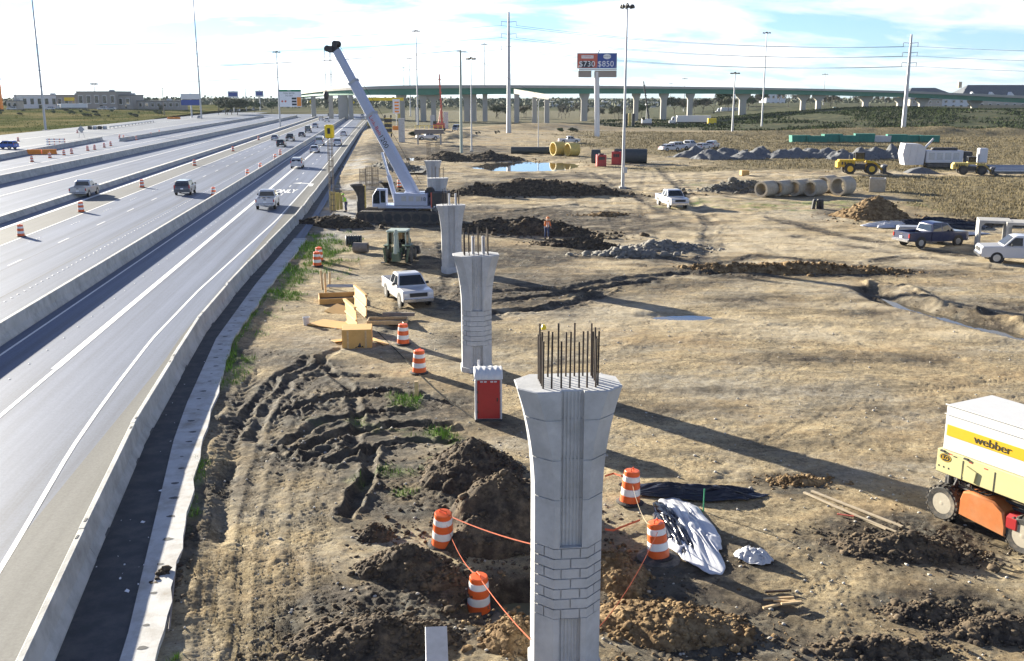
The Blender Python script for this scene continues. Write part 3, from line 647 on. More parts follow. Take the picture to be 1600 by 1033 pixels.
# standing water
def water_mat():
    m = bpy.data.materials.new('water'); m.use_nodes = True; b_ = m.node_tree.nodes['Principled BSDF']; b_.inputs['Base Color'].default_value = (.06, .055, .045, 1); b_.inputs['Roughness'].default_value = .04; b_.inputs['Specular IOR Level'].default_value = .8; M['water'] = m
    n = m.node_tree.nodes.new('ShaderNodeTexNoise'); n.inputs['Scale'].default_value = 2.0; bp = m.node_tree.nodes.new('ShaderNodeBump'); bp.inputs['Strength'].default_value = .05; m.node_tree.links.new(n.outputs['Fac'], bp.inputs['Height']); m.node_tree.links.new(bp.outputs[0], b_.inputs['Normal'])
water_mat()
def pool(px, py, rx, ry, z):
    c = P(px, py); bb = MB(); bb.add([(c.x + rx * 1.3 * math.cos(q), c.y + ry * 1.3 * math.sin(q), z) for q in np.linspace(0, 2 * math.pi, 25)[:-1]], [tuple(range(24))]); struct(bb.build('water', 'water'))
pool(822, 259, 8.5, 11, -.16); pool(812, 912, 1.0, .6, -.78); pool(640, 248, 4, 6, -.1); pool(1060, 494, 2.6, .9, -.13)
bb = MB(); q = [P(*p) for p in DITCH[:-1]] + [P(1620, 527)]; vs = []
for p in q: vs += [(p.x - .1, p.y - 1.8, -.29), (p.x + .1, p.y + 1.8, -.29)]
bb.add(vs, [(2 * k, 2 * k + 1, 2 * k + 3, 2 * k + 2) for k in range(len(q) - 1)]); struct(bb.build('water', 'water'))
# ------------------------------------------------------------------ bridge piers
def pier(label, base, H, rz, blocks=True, nreb=22, wS=.72, dS=.70, wT=1.10, flare=2.6, grp='half-built bridge piers in a row', conduits=False):
    t = thing('bridge_pier', label, 'pier', base, rz, grp)
    ch = .36                                               # chamfer
    zb0, zb1 = H * .075, H * .245                          # lower fluted panel
    zk0, zk1 = H * .245, H * .245 + 7 * .232               # block courses
    if not blocks: zk0 = zk1 = zb1
    gw, gd = .235, .12
    def hwid(z):
        q = max(0, (z - (H - flare)) / flare); return wS + (wT - wS) * min(1, q) ** 2.3
    lv = [(-1.2, 0, 0), (.0, 0, 0)]
    zs = [(zb0, 1), (zb1, 1)]
    def ring(z, notch, grow=0.0):
        x = hwid(z) + grow; y = dS + grow; c = ch
        n = gd if notch else 0.0
        return [(-x, y - c, z), (-x, -y + c, z), (-x + c, -y, z), (-gw, -y, z), (-gw, -y + n, z), (gw, -y + n, z), (gw, -y, z), (x - c, -y, z), (x, -y + c, z), (x, y - c, z), (x - c, y, z), (-x + c, y, z)]
    rings = [ring(-1.0, 0, .05), ring(zb0 * .7, 0, .05), ring(zb0 * .7 + .01, 0)]
    rings += [ring(zb0, 0), ring(zb0, 1), ring(zb1, 1), ring(zb1, 0)]
    e = .04
    if blocks: rings += [ring(zk0 + .004, 0, -e), ring(zk1, 0, -e)]
    rings += [ring(zk1 + .004, 0), ring(zk1 + .02, 0), ring(zk1 + .02, 1)]
    zz = np.linspace(zk1 + .05, H - .05, 24); nxt = zk1 + 1.0
    for z in zz:
        rings.append(ring(z, 1))
        if z > nxt and z < H - .5:
            rings += [ring(z + .012, 1), ring(z + .014, 1, -.02), ring(z + .038, 1, -.02), ring(z + .040, 1)]; nxt = z + .85
    rings += [ring(H - .02, 1), ring(H, 1, -.02)]
    b = MB(); b.loft(rings); sh = b.build('shaft', 'pier_concrete', t); 
    # fluted panels
    for x in np.linspace(-gw, gw, 7)[1:-1] if True else ():
        for z0, z1 in ((zb0 + .01, zb1 - .01), (zk1 + .03, H - .03)):
            b = MB(); r = .024; b.prism([(x + r * math.cos(q), -dS + gd - .004 - .8 * r * math.sin(q)) for q in np.linspace(0, math.pi, 6)], z0, z1, 'z'); b.build('rib', 'pier_concrete', t)
    # facing blocks on all eight sides
    if blocks:
        cr = ring(0, 0); oct_ = [cr[i] for i in (0, 1, 2, 7, 8, 9, 10, 11)]
        for k in range(7):
            z0 = zk0 + k * .232 + .014; z1 = z0 + .204
            for i in range(8):
                p0, p1 = Vector(oct_[i][:2]), Vector(oct_[(i + 1) % 8][:2]); ln = (p1 - p0).length; d = (p1 - p0) / ln; nrm = Vector((d.y, -d.x)); nrm = -nrm if nrm.dot(p0 + p1) < 0 else nrm
                cuts = [0, ln]
                if ln > .7: cuts = [0, ln * .5, ln] if k % 2 else [0, ln * .22, ln * .78, ln]
                elif k % 2 == 0: cuts = [0, ln * .5, ln]
                for c0, c1 in zip(cuts, cuts[1:]):
                    j0 = .014 if c0 > 0 else .0; j1 = .014 if c1 < ln else .0
                    q0, q1 = p0 + d * (c0 + j0), p0 + d * (c1 - j1); i0, i1 = q0 - nrm * .045, q1 - nrm * .045; b_ = .006
                    f0, f1 = q0 + d * b_ * (j0 > 0), q1 - d * b_ * (j1 > 0)
                    bb = MB(); bb.add([(*q0, z0), (*q1, z0), (*q1, z1), (*q0, z1), (*i0, z0), (*i1, z0), (*i1, z1), (*i0, z1)], [(0, 1, 2, 3), (0, 4, 5, 1), (1, 5, 6, 2), (2, 6, 7, 3), (3, 7, 4, 0)])
                    bb.build('block', 'pier_concrete', t)
    # starter bars
    rg = random.Random(int(H * 100)); a_, b_ = wS * .80, dS * .62
    a_, b_ = a_ * 1.0, b_ * 1.0; per = 4 * (a_ + b_)
    for k in range(nreb):
        u = per * (k + rg.uniform(-.12, .12)) / nreb % per
        if u < 2 * a_: x, y = -a_ + u, -b_
        elif u < 2 * a_ + 2 * b_: x, y = a_, -b_ + u - 2 * a_
        elif u < 4 * a_ + 2 * b_: x, y = a_ - (u - 2 * a_ - 2 * b_), b_
        else: x, y = -a_, b_ - (u - 4 * a_ - 2 * b_)
        bb = MB(); h = H + (1.15 if k % 2 else .98) + rg.uniform(-.02, .04); bb.tube((x, y, H - .05), (x + rg.uniform(-.015, .015), y + rg.uniform(-.01, .01), h), .02, n=6); bb.build('starter_bar', 'rebar', t)
    if conduits:
        for x in (-.12, .35): bb = MB(); bb.tube((x, .1, H - .02), (x, .1, H + .8), .075, n=10); bb.build('conduit', 'white_plastic', t)
    return t
p1b = P(881, 1046); 
pier('large grey bridge pier nearest the camera, bristling with starter bars', p1b, hgt(597, p1b.y), R(6))
p2b = P(745, 579); pier('bridge pier behind the red portable toilet', p2b, hgt(397, p2b.y), R(6), nreb=18, wS=.68, wT=1.06, conduits=True)
p3b = P(706, 423); pier('bridge pier between the green backhoe and the crane, seen beyond the pickup', p3b, hgt(320, p3b.y), R(6), blocks=False, nreb=12, wS=.72, wT=1.05, conduits=True)
p4b = at(685, 103); pier('bridge pier right behind the crane counterweight', p4b, hgt(278, 103), R(6), blocks=False, nreb=10, wS=.72, wT=1.1)
p5b = at(677, 137); pier('farthest flared bridge pier, showing over the one behind the crane', p5b, hgt(251, 137), R(6), blocks=False, nreb=8, wS=.8, wT=1.2)
# little yellow cap flag on a starter bar of the near pier
bb = MB(); bb.lathe([(.05, -.05), (.055, 0), (.03, .05)], 8, c=(0, 0, 0)); fl = bb.build('bar_cap', 'sign_yellow', loc=(p1b.x - .50, p1b.y + .25, hgt(597, p1b.y) + 1.12)); tag(fl, 'small yellow cap on a starter bar of the nearest pier', 'cap')

# ------------------------------------------------------------------ soil piles and clods
CLODM = []
def icos():
    t = (1 + 5 ** .5) / 2; v = [Vector(q).normalized() for q in [(-1, t, 0), (1, t, 0), (-1, -t, 0), (1, -t, 0), (0, -1, t), (0, 1, t), (0, -1, -t), (0, 1, -t), (t, 0, -1), (t, 0, 1), (-t, 0, -1), (-t, 0, 1)]]
    f = [(0, 11, 5), (0, 5, 1), (0, 1, 7), (0, 7, 10), (0, 10, 11), (1, 5, 9), (5, 11, 4), (11, 10, 2), (10, 7, 6), (7, 1, 8), (3, 9, 4), (3, 4, 2), (3, 2, 6), (3, 6, 8), (3, 8, 9), (4, 9, 5), (2, 4, 11), (6, 2, 10), (8, 6, 7), (9, 8, 1)]
    return np.array(v), np.array(f)
IV, IF = icos()
def clods(name, pts, sizes, m, parent=None, seed=0, flat=.7):
    rs = np.random.RandomState(seed); n = len(pts)
    V = IV[None] * (1 + rs.uniform(-.35, .35, (n, 12, 1))) * np.asarray(sizes)[:, None, None]; a = rs.uniform(0, 6.28, n); ca, sa = np.cos(a)[:, None], np.sin(a)[:, None]
    x, y, z = V[..., 0] * rs.uniform(.8, 1.25, (n, 1)), V[..., 1], V[..., 2] * flat
    V = np.stack([x * ca - y * sa, x * sa + y * ca, z], -1) + np.asarray(pts)[:, None]
    F = (IF[None] + 12 * np.arange(n)[:, None, None]).reshape(-1, 3)
    me = bpy.data.meshes.new(name); me.vertices.add(n * 12); me.vertices.foreach_set('co', V.astype(np.float32).ravel()); me.loops.add(F.size); me.loops.foreach_set('vertex_index', F.astype(np.int32).ravel())
    me.polygons.add(len(F)); me.polygons.foreach_set('loop_start', np.arange(0, F.size, 3, dtype=np.int32)); me.update(calc_edges=True); me.materials.append(M[m])
    o = bpy.data.objects.new(name, me); COL.objects.link(o); o.parent = parent; o['kind'] = 'stuff'; return o
mat('soil_dark', (.060, .048, .037), .9, var=.5, scale=6, bump=.9, bscale=14, dirt=(.22, .165, .105), dirtamt=.8, dscale=2.6, spec=.1)
mat('soil_brown', (.13, .085, .045), .9, var=.5, scale=6, bump=.9, bscale=14, dirt=(.40, .29, .16), dirtamt=.85, dscale=2.2, spec=.1)
mat('soil_grey', (.11, .105, .09), .9, var=.45, scale=5, bump=.7, bscale=14, dirt=(.22, .20, .16), dirtamt=.7, dscale=1.0)
mat('rubble', (.21, .20, .18), .9, var=.4, scale=3, bump=.6, dirt=(.14, .12, .09), dirtamt=.8, dscale=1.5)
def pile(label, px, py, rx, ry, h, m='soil_dark', rot=0.0, seed=1, nclod=500, csz=(.02, .085), name='soil_pile', ridge=0.0, N_=90, rough=1.0, cat='soil pile', group=None):
    c = G(px, py); t = thing(name, label, cat, c, rot, group)
    u = np.linspace(-1.25, 1.25, N_); U, V = np.meshgrid(u, u, indexing='xy'); X, Y = U * rx, V * ry
    r = np.hypot(U, V) * (1 + .35 * fbm(U * 1.6 + seed, V * 1.6, seed, 3)); sz = min(1.0, max(.25, h))
    pf = np.clip(1 - r, 0, 1) ** .85 if not ridge else np.clip(1 - r ** 2, 0, 1)
    cs = .35 * max(1, h / 1.2)
    Z = h * pf * (1 + .45 * fbm(X * .6 / sz, Y * .6 / sz, seed + 3, 3)) + rough * sstep(0, .2, pf) * (.20 * sz * np.clip(.6 - worley(X / cs, Y / cs, seed), 0, 1) + .08 * sz * (.5 - worley(X / cs * 2.6, Y / cs * 2.6, seed + 5)))
    Z = np.where(pf <= 0, -.25, Z - .06)
    o = gridmesh('mound', X, Y, Z, m); o.parent = t
    rs = np.random.RandomState(seed + 50); P_, S_ = [], []
    while len(P_) < nclod:
        q, rr = rs.uniform(0, 6.28), math.sqrt(rs.uniform(0, 1.0)) if rs.rand() < .72 else rs.uniform(.8, 1.75); uu, vv = rr * math.cos(q), rr * math.sin(q)
        iu, iv = (int((min(1.24, max(-1.24, k_)) + 1.25) / 2.5 * (N_ - 1)) for k_ in (uu, vv)); s = (csz[0] + (csz[1] - csz[0]) * rs.rand() ** 2.5) * (1.9 if rs.rand() < .05 else 1)
        P_.append((uu * rx, vv * ry, max(Z[iv, iu], -.01) + s * .15)); S_.append(s)
    if nclod: clods('clods', P_, S_, m, t, seed)
    return t
pile('tall dark soil heap behind the nearest pier on its left', 795, 822, 2.3, 1.9, 2.15, seed=3, nclod=1500, rot=.3)
pile('low dark soil heap in front of the red portable toilet', 738, 738, 1.8, 2.0, 1.1, seed=4, nclod=1000)
pile('dark cloddy soil heap left of the tilted drum', 640, 892, 1.45, 1.0, .72, seed=5, nclod=900, rot=-.35)
pile('small dark soil hump joining the cloddy heap', 586, 838, .6, .6, .45, seed=25, nclod=250)
pile('broad dark soil heap at the bottom left of the pier', 590, 1000, 2.1, 1.1, .55, seed=6, nclod=1200, rot=.15)
pile('brown soil heap at the right foot of the nearest pier', 960, 900, .9, 1.5, .62, 'soil_brown', seed=7, nclod=700, rot=.3)
pile('brown soil bank running right from the nearest pier foot', 1040, 975, 2.1, 1.2, .5, 'soil_brown', seed=8, nclod=1000, rot=-.25)
pile('dark soil heap below the drum with the wide base', 800, 1000, .9, .9, .45, 'soil_brown', seed=9, nclod=500)
pile('rough dark soil bank in front of the lift wheels', 1415, 858, 2.2, .95, .42, seed=10, nclod=1100, rot=-.1)
pile('dark soil bank at the lower right corner', 1560, 985, 1.9, .7, .36, 'soil_dark', seed=11, nclod=700, rot=.1)
pile('grey soil clods by the puddled lower right track', 1440, 960, 1.3, .6, .28, 'soil_dark', seed=12, nclod=600)
pile('brown soil patch left of the long timber battens', 1250, 752, 1.1, .5, .22, 'soil_brown', seed=13, nclod=350)
pile('spoil spread over the white edge slab', 252, 905, .55, 1.2, .26, seed=14, nclod=320, rot=.15)
pile('low soil ridge in front of the stakes at lower right', 1370, 1015, 1.5, .5, .3, 'soil_dark', seed=15, nclod=500)
pile('soil ridge beside the red-and-white drum pair at the ditch', 520, 352, 4.4, 2.0, 1.1, 'soil_dark', seed=16, nclod=500, csz=(.05, .2), rot=-.3)
pile('long dark soil berm behind the crane, left of the lamp pole', 845, 303, 13.5, 3.2, 1.7, seed=17, nclod=900, csz=(.08, .3), ridge=1, rot=-.03)
pile('dark soil berm behind the worker in orange', 820, 362, 7.0, 2.6, 1.3, seed=18, nclod=700, csz=(.06, .25), ridge=1, rot=-.35)
pile('dark soil hump right of the worker in orange', 905, 385, 3.8, 1.6, .8, seed=19, nclod=400, csz=(.06, .22), rot=-.2)
pile('low soil hump left of the white driving pickup', 950, 336, 2.6, 1.2, .45, 'soil_brown', seed=20, nclod=200, csz=(.05, .15))
pile('pale rubble heap with broken concrete in the middle of the site', 1037, 389, 2.9, 1.5, .7, 'rubble', seed=21, nclod=500, csz=(.08, .28), cat='rubble heap')
pile('broken concrete lumps left of the pale rubble heap', 975, 399, 2.6, .9, .5, 'rubble', seed=22, nclod=300, csz=(.1, .4), cat='rubble heap')
pile('brown soil ridge crossing the site towards the water ditch', 1245, 425, 9.0, 1.2, .62, 'soil_brown', seed=23, nclod=800, csz=(.05, .2), ridge=1, rot=-.12)
pile('conical brown soil heap behind the black plastic sheeting', 1362, 340, 3.9, 3.0, 2.1, 'soil_brown', seed=24, nclod=500, csz=(.05, .2))
pile('riprap stone heap left of the concrete pipes', 1158, 298, 5.2, 2.4, 1.3, 'soil_grey', seed=26, nclod=600, csz=(.1, .38), ridge=1)
pile('dark soil berm at the edge of the dry grass by the black sheeting', 1545, 352, 8.0, 1.5, .7, 'soil_dark', seed=27, nclod=300, csz=(.06, .2), ridge=1)
pile('dark soil berm between the crane boom and the pool', 765, 250, 7, 5, 1.6, 'soil_dark', seed=28, nclod=300, csz=(.1, .3))
pile('grey soil heap below the crane hook', 610, 262, 5, 7, 1.2, 'soil_grey', seed=29, nclod=300, csz=(.1, .3))
pile('dark soil heap just left of the wooden utility pole', 700, 250, 6, 5, 1.8, 'soil_dark', seed=30, nclod=250, csz=(.1, .3))
for k, px in enumerate(range(1085, 1425, 26)):
    pile('dark grey gravel heap, %s from the left in the long row' % ORD[k], px + rng.uniform(-6, 6), 247 + rng.uniform(-2, 2), rng.uniform(3.6, 5.2), 3.6, rng.uniform(1.7, 2.5), 'gravel_grey', seed=40 + k, nclod=60, csz=(.06, .2), N_=44, rough=.7, name='gravel_heap', cat='gravel heap', group='row of gravel heaps')
# loose clods over the whole near site
rs = np.random.RandomState(9); pp, ss_ = [], []
Xc = []; Yc = []
for k in range(26000):
    y = 14 + 60 * rs.rand() ** 1.6; x = rs.uniform(-.45 * y, .6 * y + 2); Xc.append(x); Yc.append(y)
Xc, Yc = np.array(Xc), np.array(Yc); mm = mudmask(Xc, Yc); ee = Xc - np.interp(Yc, EY, EX); keep = (rs.rand(len(Xc)) < .10 + .9 * sstep(.25, .8, mm)) & (ee > .2); Xc, Yc, mm = Xc[keep], Yc[keep], mm[keep]
zz = GH(Xc, Yc); sz_ = (.012 + .05 * rs.rand(len(Xc)) ** 3) * (.7 + .9 * mm)
dk = mm > .4
tag(clods('soil_clods', np.stack([Xc, Yc, zz], -1)[dk], sz_[dk], 'soil_dark', None, 1), 'loose dark soil clods scattered over the muddy ground', 'soil clods')
tag(clods('soil_crumbs', np.stack([Xc, Yc, zz], -1)[~dk], sz_[~dk], 'soil_brown', None, 2), 'loose tan soil crumbs scattered over the dry ground', 'soil crumbs')

# ------------------------------------------------------------------ grass
mat('blade_green', (.15, .26, .045), .8, var=.5, scale=1.2, spec=.1); mat('blade_dry', (.19, .155, .085), .9, var=.45, scale=.6, spec=.05)
def blades(name, X, Y, Z, hh, m, seed=0, width=.10):
    rs = np.random.RandomState(seed); n = len(X); a = rs.uniform(0, 6.28, n); l = rs.uniform(0, .7, n) * hh; wd = hh * width * rs.uniform(.6, 1.4, n); la = rs.uniform(0, 6.28, n)
    b0 = np.stack([X - wd * np.cos(a), Y - wd * np.sin(a), Z - .02], -1); b1 = np.stack([X + wd * np.cos(a), Y + wd * np.sin(a), Z - .02], -1); tp = np.stack([X + l * np.cos(la), Y + l * np.sin(la), Z + hh], -1)
    V = np.stack([b0, b1, tp], 1).reshape(-1, 3); me = bpy.data.meshes.new(name); me.vertices.add(3 * n); me.vertices.foreach_set('co', V.astype(np.float32).ravel()); me.loops.add(3 * n); me.loops.foreach_set('vertex_index', np.arange(3 * n, dtype=np.int32)); me.polygons.add(n); me.polygons.foreach_set('loop_start', np.arange(0, 3 * n, 3, dtype=np.int32)); me.update(calc_edges=True); me.materials.append(M[m])
    o = bpy.data.objects.new(name, me); COL.objects.link(o); return o
rs = np.random.RandomState(3); y = 15 + 95 * rs.rand(200000) ** 1.3; x = np.interp(y, EY, EX) + rs.rand(200000) * (.25 * y + 3); g = grassmask(x, y); k = rs.rand(len(x)) < sstep(.3, .9, g) * .9; x, y = x[k], y[k]
tag(blades('green_grass', x, y, GH(x, y), rs.uniform(.05, .18, len(x)) * (1 + y / 90), 'blade_green', 1), 'green weeds sprouting along the dirt edge and around the ruts', 'grass', kind='stuff')
rs = np.random.RandomState(5); y = 100 + 270 * rs.rand(200000) ** 1.5; x = rs.uniform(-10, .62 * 110, 200000) * y / 110 + 20; g = drymask(x, y); k = rs.rand(len(x)) < sstep(.25, .8, g + .7 * fbm(x * .3, y * .3, 5, 2)); x, y = x[k], y[k]
tag(blades('dry_grass', x, y, GH(x, y, False), rs.uniform(.06, .24, len(x)) * (.8 + y / 250), 'blade_dry', 2, .2), 'dry straw-coloured grass covering the far right of the site', 'grass', kind='stuff')
mat('blade_verge', (.09, .12, .035), .9, var=.5, scale=.05, spec=0); mm_ = 14000; rs = np.random.RandomState(8); aa_ = rs.uniform(240, 780, mm_); ss_2 = -112 * K - rs.rand(mm_) * 260; x = ss_2 * RN.x + aa_ * RU.x; y = ss_2 * RN.y + aa_ * RU.y
zv = .22 + .25 * fbm(x * .05, y * .05, 8, 4) + 3.3 * sstep(470, 640, y) * sstep(150, 300, -x)
tag(blades('verge_grass', x, y, zv, rs.uniform(.2, .6, mm_), 'blade_verge', 6, .3), 'rank grass on the verge left of the freeway', 'grass', kind='stuff')

rs = np.random.RandomState(18); n_ = 60000; y = rs.uniform(375, 545, n_); x = rs.uniform(40, 330, n_); bk = sstep(360, 385, y + .1 * (x - 120)) * sstep(20, 90, x); k = rs.rand(n_) < bk * sstep(-.25, .2, fbm(x * .05, y * .05, 71, 4)); x, y = x[k], y[k]
mat('blade_scrub', (.045, .06, .028), .95, var=.5, scale=.06, spec=0); tag(blades('bank_scrub', x, y, GH(x, y, False), rs.uniform(.25, .9, len(x)), 'blade_scrub', 7, .45), 'dark green scrub covering the embankment at right', 'scrub', kind='stuff')

rs = np.random.RandomState(77); y = 16 + 75 * rs.rand(2600) ** 1.4; x = rs.uniform(-.42, .6, 2600) * y; ee = x - np.interp(y, EY, EX); k = ee > .3; x, y = x[k], y[k]
mat('stone_pale', (.42, .40, .36), .85, var=.3, scale=3, spec=.1)
tag(clods('loose_stones', np.stack([x, y, GH(x, y) + .01], -1), .015 + .05 * rs.rand(len(x)) ** 3, 'stone_pale', None, 5), 'pale pebbles strewn over the packed earth', 'pebbles')
# ------------------------------------------------------------------ traffic drums
def make_drum():
    t = thing('traffic_drum', 'x', 'traffic drum')
    seg = [(.0, .30, .285), (.21, .285, .27), (.42, .268, .255), (.63, .252, .24), (.80, .236, .225)]
    tops = [.21, .42, .63, .80, .93]
    for k, (z0, r0, r1) in enumerate(seg):
        z1 = tops[k]; b = MB(); b.lathe([(r0 - .012, z0 + .05), (r0, z0 + .065), (r1 + .004, z1 + .045), (r1 - .012, z1 + .05)], 18)
        if k in (1, 3): b.build('reflective_band', 'reflective_white', t, smooth=40)
        else: b.build('body_ring', 'orange_plastic', t, smooth=40)
    b = MB(); b.lathe([(.222, .97), (.21, .995), (.12, 1.0)], 18); b.build('lid', 'orange_plastic', t, smooth=40)
    b = MB(); b.path([(-.12, 0, .99), (-.10, 0, 1.06), (.10, 0, 1.06), (.12, 0, .99)], .02, 6); b.build('handle', 'orange_plastic', t)
    b = MB(); b.lathe([(.40, 0), (.41, .03), (.33, .06), (.28, .065)], 18); b.build('base_ring', 'rubber', t)
    return t
drum = make_drum(); drums_n = 0
def put_drum(px, py, label, z=0.0, tilt=0.0, tx=0.0, group=None, base=1.0, g=False):
    global drums_n
    p = G(px, py, .02) if g else P(px, py, z)
    o = place(drum, drums_n > 0, p, rng.uniform(0, 6), label, group, scale=rng.uniform(.97, 1.03) * (1.05 if g else 1.08)); drums_n += 1
    if tilt: o.rotation_euler = (tilt * math.sin(tx), tilt * math.cos(tx), rng.uniform(0, 6))
    return o
for a_ in ((748, 955, 'orange traffic drum at the pit edge, tape tied on top, nearest the camera'), (692, 852, 'leaning orange drum with tape between the two dark soil heaps'), (984, 786, 'orange drum right of the pier beside the black plastic sheet'), (1029, 872, 'tilted orange drum on the brown bank by the crumpled white plastic'), (655, 583, 'orange drum above the short wooden post'), (630, 538, 'orange drum behind the timber formwork, below the white pickup'), (496, 416, 'front one of two stacked-close drums on the weedy strip'), (499, 408, 'rear one of two close drums on the weedy strip'), (624, 293, 'orange drum behind the crane boom foot')):
    put_drum(*a_, g=True, tilt={692: .16, 1029: .12, 984: .05, 748: .05}.get(a_[0], .02), tx=a_[0])
base_disc = MB(); base_disc.lathe([(.58, 0), (.60, .04), (.5, .07), (.3, .075)], 20)
for px, py, l in ((748, 957, 'wide dusty rubber drum foot under the nearest drum'), (1029, 874, 'wide dusty rubber drum foot under the tilted drum')):
    q = G(px, py, .01); tag(base_disc.build('drum_foot', 'tyre_dusty', loc=q, rot=(.05, .05, 0)), l, 'drum foot')
left_row = [(50, 253), (78, 247), (100, 242.5), (112, 240.5), (137, 235.5), (148, 234), (163, 230.5), (173, 228), (213, 219), (236, 213), (249, 209)]
for k, (x, y) in enumerate(left_row): put_drum(x, y, 'orange drum left of the tall pale barrier, %s from the left edge' % ORD[k], ZR, group='drums along the closed left lane')
mid = [(33, 369.5), (127, 331.5), (222, 293), (304, 259), (364, 236.5), (404, 219)]
for k, (x, y) in enumerate(mid): put_drum(x, y, 'orange drum on the thick white line, %s from the camera' % ORD[k], ZR, group='drums along the thick white line')
right = [(334, 306), (387, 276), (407, 265), (430, 250), (438, 242)]
for k, (x, y) in enumerate(right): put_drum(x, y, 'orange drum just left of the long median barrier, %s from the camera' % ORD[k], ZR, group='drums along the median barrier')
for x, y, l in ((187, 216.5, 'left one of two drums at the bare barrier end'), (193, 217.5, 'right one of two drums at the bare barrier end'), (28.5, 221, 'orange drum on the frontage road beyond the blue car'), (262, 186, 'tiny orange drum beside the far orange barricade'), (121, 208, 'small drum left of the back of the diamond sign'), (128, 207, 'small drum right behind the back of the diamond sign')): put_drum(x, y, l, ZR)

# ------------------------------------------------------------------ portable toilet
t = thing('portable_toilet', 'red portable toilet with white roof in front of the second pier', 'portable toilet', P(763, 654), R(3), scale=.9)
W_, D_ = .57, .57
b = MB(); b.box((0, 0, .08), (1.2, 1.2, .16), bev=.03); b.build('skid', 'machine_dark', t)
b = MB(); b.prism([(-W_, -D_ + .03), (W_, -D_ + .03), (W_, D_), (-W_, D_)], .16, 2.0, 'z'); b.build('cabin', 'white_plastic', t)
b = MB(); b.box((0, -D_ + .005, 1.05), (.98, .05, 1.74), bev=.015); dr = b.build('door', 'red_paint', t)
b = MB(); b.box((.38, -D_ - .03, 1.05), (.05, .03, .16)); b.build('door_handle', 'black_plastic', dr)
for x in (-.3, -.14, .14, .3): b = MB(); b.box((x, -D_ - .027, 1.86), (.12, .012, .06)); b.build('vent_slot', 'white_plastic', dr)
for s in (-1, 1):
    b = MB(); b.box((s * (W_ - .02), -D_ + .02, 1.05), (.07, .09, 1.8), bev=.02); b.build('corner_post', 'white_plastic', t)
    for k in range(3):
        b = MB(); b.box((s * (W_ + .005), -.25 + .28 * k, 1.0), (.03, .2, 1.5), bev=.012); b.build('side_panel', 'white_plastic', t)
b = MB(); rings = []
for k, x in enumerate(np.linspace(-.62, .62, 29)):
    e_ = .012 * math.cos(2 * math.pi * k / 5.6) - (.05 if k in (0, 28) else 0)
    rings.append([(x, y * (1 + .02 * (e_ > 0)), z + e_ * (z > 2.05)) for y, z in ((-.64, 1.98), (-.62, 2.1), (-.45, 2.28), (-.2, 2.36), (.2, 2.36), (.45, 2.28), (.62, 2.1), (.64, 1.98))])
b.loft(rings); b.build('roof', 'banner_white', t, smooth=60)
for z in (.5, .95, 1.4): b = MB(); b.box((-.47, -D_ - .025, z), (.05, .03, .12)); b.build('hinge', 'machine_dark', dr)
b = MB(); b.tube((-.4, .5, 2.0), (-.4, .5, 2.55), .05); b.build('vent_pipe', 'white_plastic', t)

# ------------------------------------------------------------------ scissor lift at right
A, Bq = P(1467, 812), P(1592, 866); dv = (Bq - A); wb = dv.length; rz = math.atan2(dv.y, dv.x)
t = thing('scissor_lift', 'orange scissor lift with banner-wrapped platform at the right edge', 'scissor lift', A, rz)     # local +x runs from the rear wheel to the front wheel, local +y away from the camera side
WR = .53
def lift_wheel(x, y, sgn):
    wh = thing('wheel', None, None); wh.parent = t; wh.location = (x, y, WR)
    b = MB(); b.lathe([(WR * .62, -.17), (WR * .9, -.19), (WR, -.14), (WR, .14), (WR * .9, .19), (WR * .62, .17)], 28, 'y', capb=False, capt=False); ty = b.build('tyre', 'tyre_dusty', wh, smooth=40)
    b = MB()
    for k in range(20):
        a0 = 2 * math.pi * k / 20
        for s in (-1, 1):
            a1 = a0 + (.15 if s > 0 else 0); b.box(((WR + .008) * math.cos(a1), s * .10, (WR + .008) * math.sin(a1)), (.045, .17, .075), ry=-a1 + 0, rz=0)
    b.build('tread_lugs', 'tyre_dusty', ty)['kind'] = 'stuff'
    b = MB(); b.lathe([(WR * .62, -.165), (WR * .58, -.12), (WR * .54, -.03), (WR * .32, -.02), (WR * .27, -.15), (.05, -.17)], 20, 'y'); b.build('rim', 'rim_cream', wh, smooth=40)
    b = MB()
    for k in range(8): a0 = 2 * math.pi * k / 8; b.tube((WR * .38 * math.cos(a0), -.06, WR * .38 * math.sin(a0)), (WR * .38 * math.cos(a0), .0, WR * .38 * math.sin(a0)), .02, n=6)
    b.build('wheel_nuts', 'machine_dark', wh)['kind'] = 'stuff'
for x in (0, wb):
    lift_wheel(x, .2, 1); lift_wheel(x, 1.85, 1)
b = MB(); b.box((wb / 2, 1.02, .62), (wb + .5, .9, .34), bev=.03); b.build('chassis', 'machine_dark', t)
for x in (0, wb): b = MB(); b.tube((x, .35, WR), (x, 1.7, WR), .09, n=10); b.box((x, 1.0, WR), (.22, .5, .26)); b.build('axle', 'machine_dark', t)
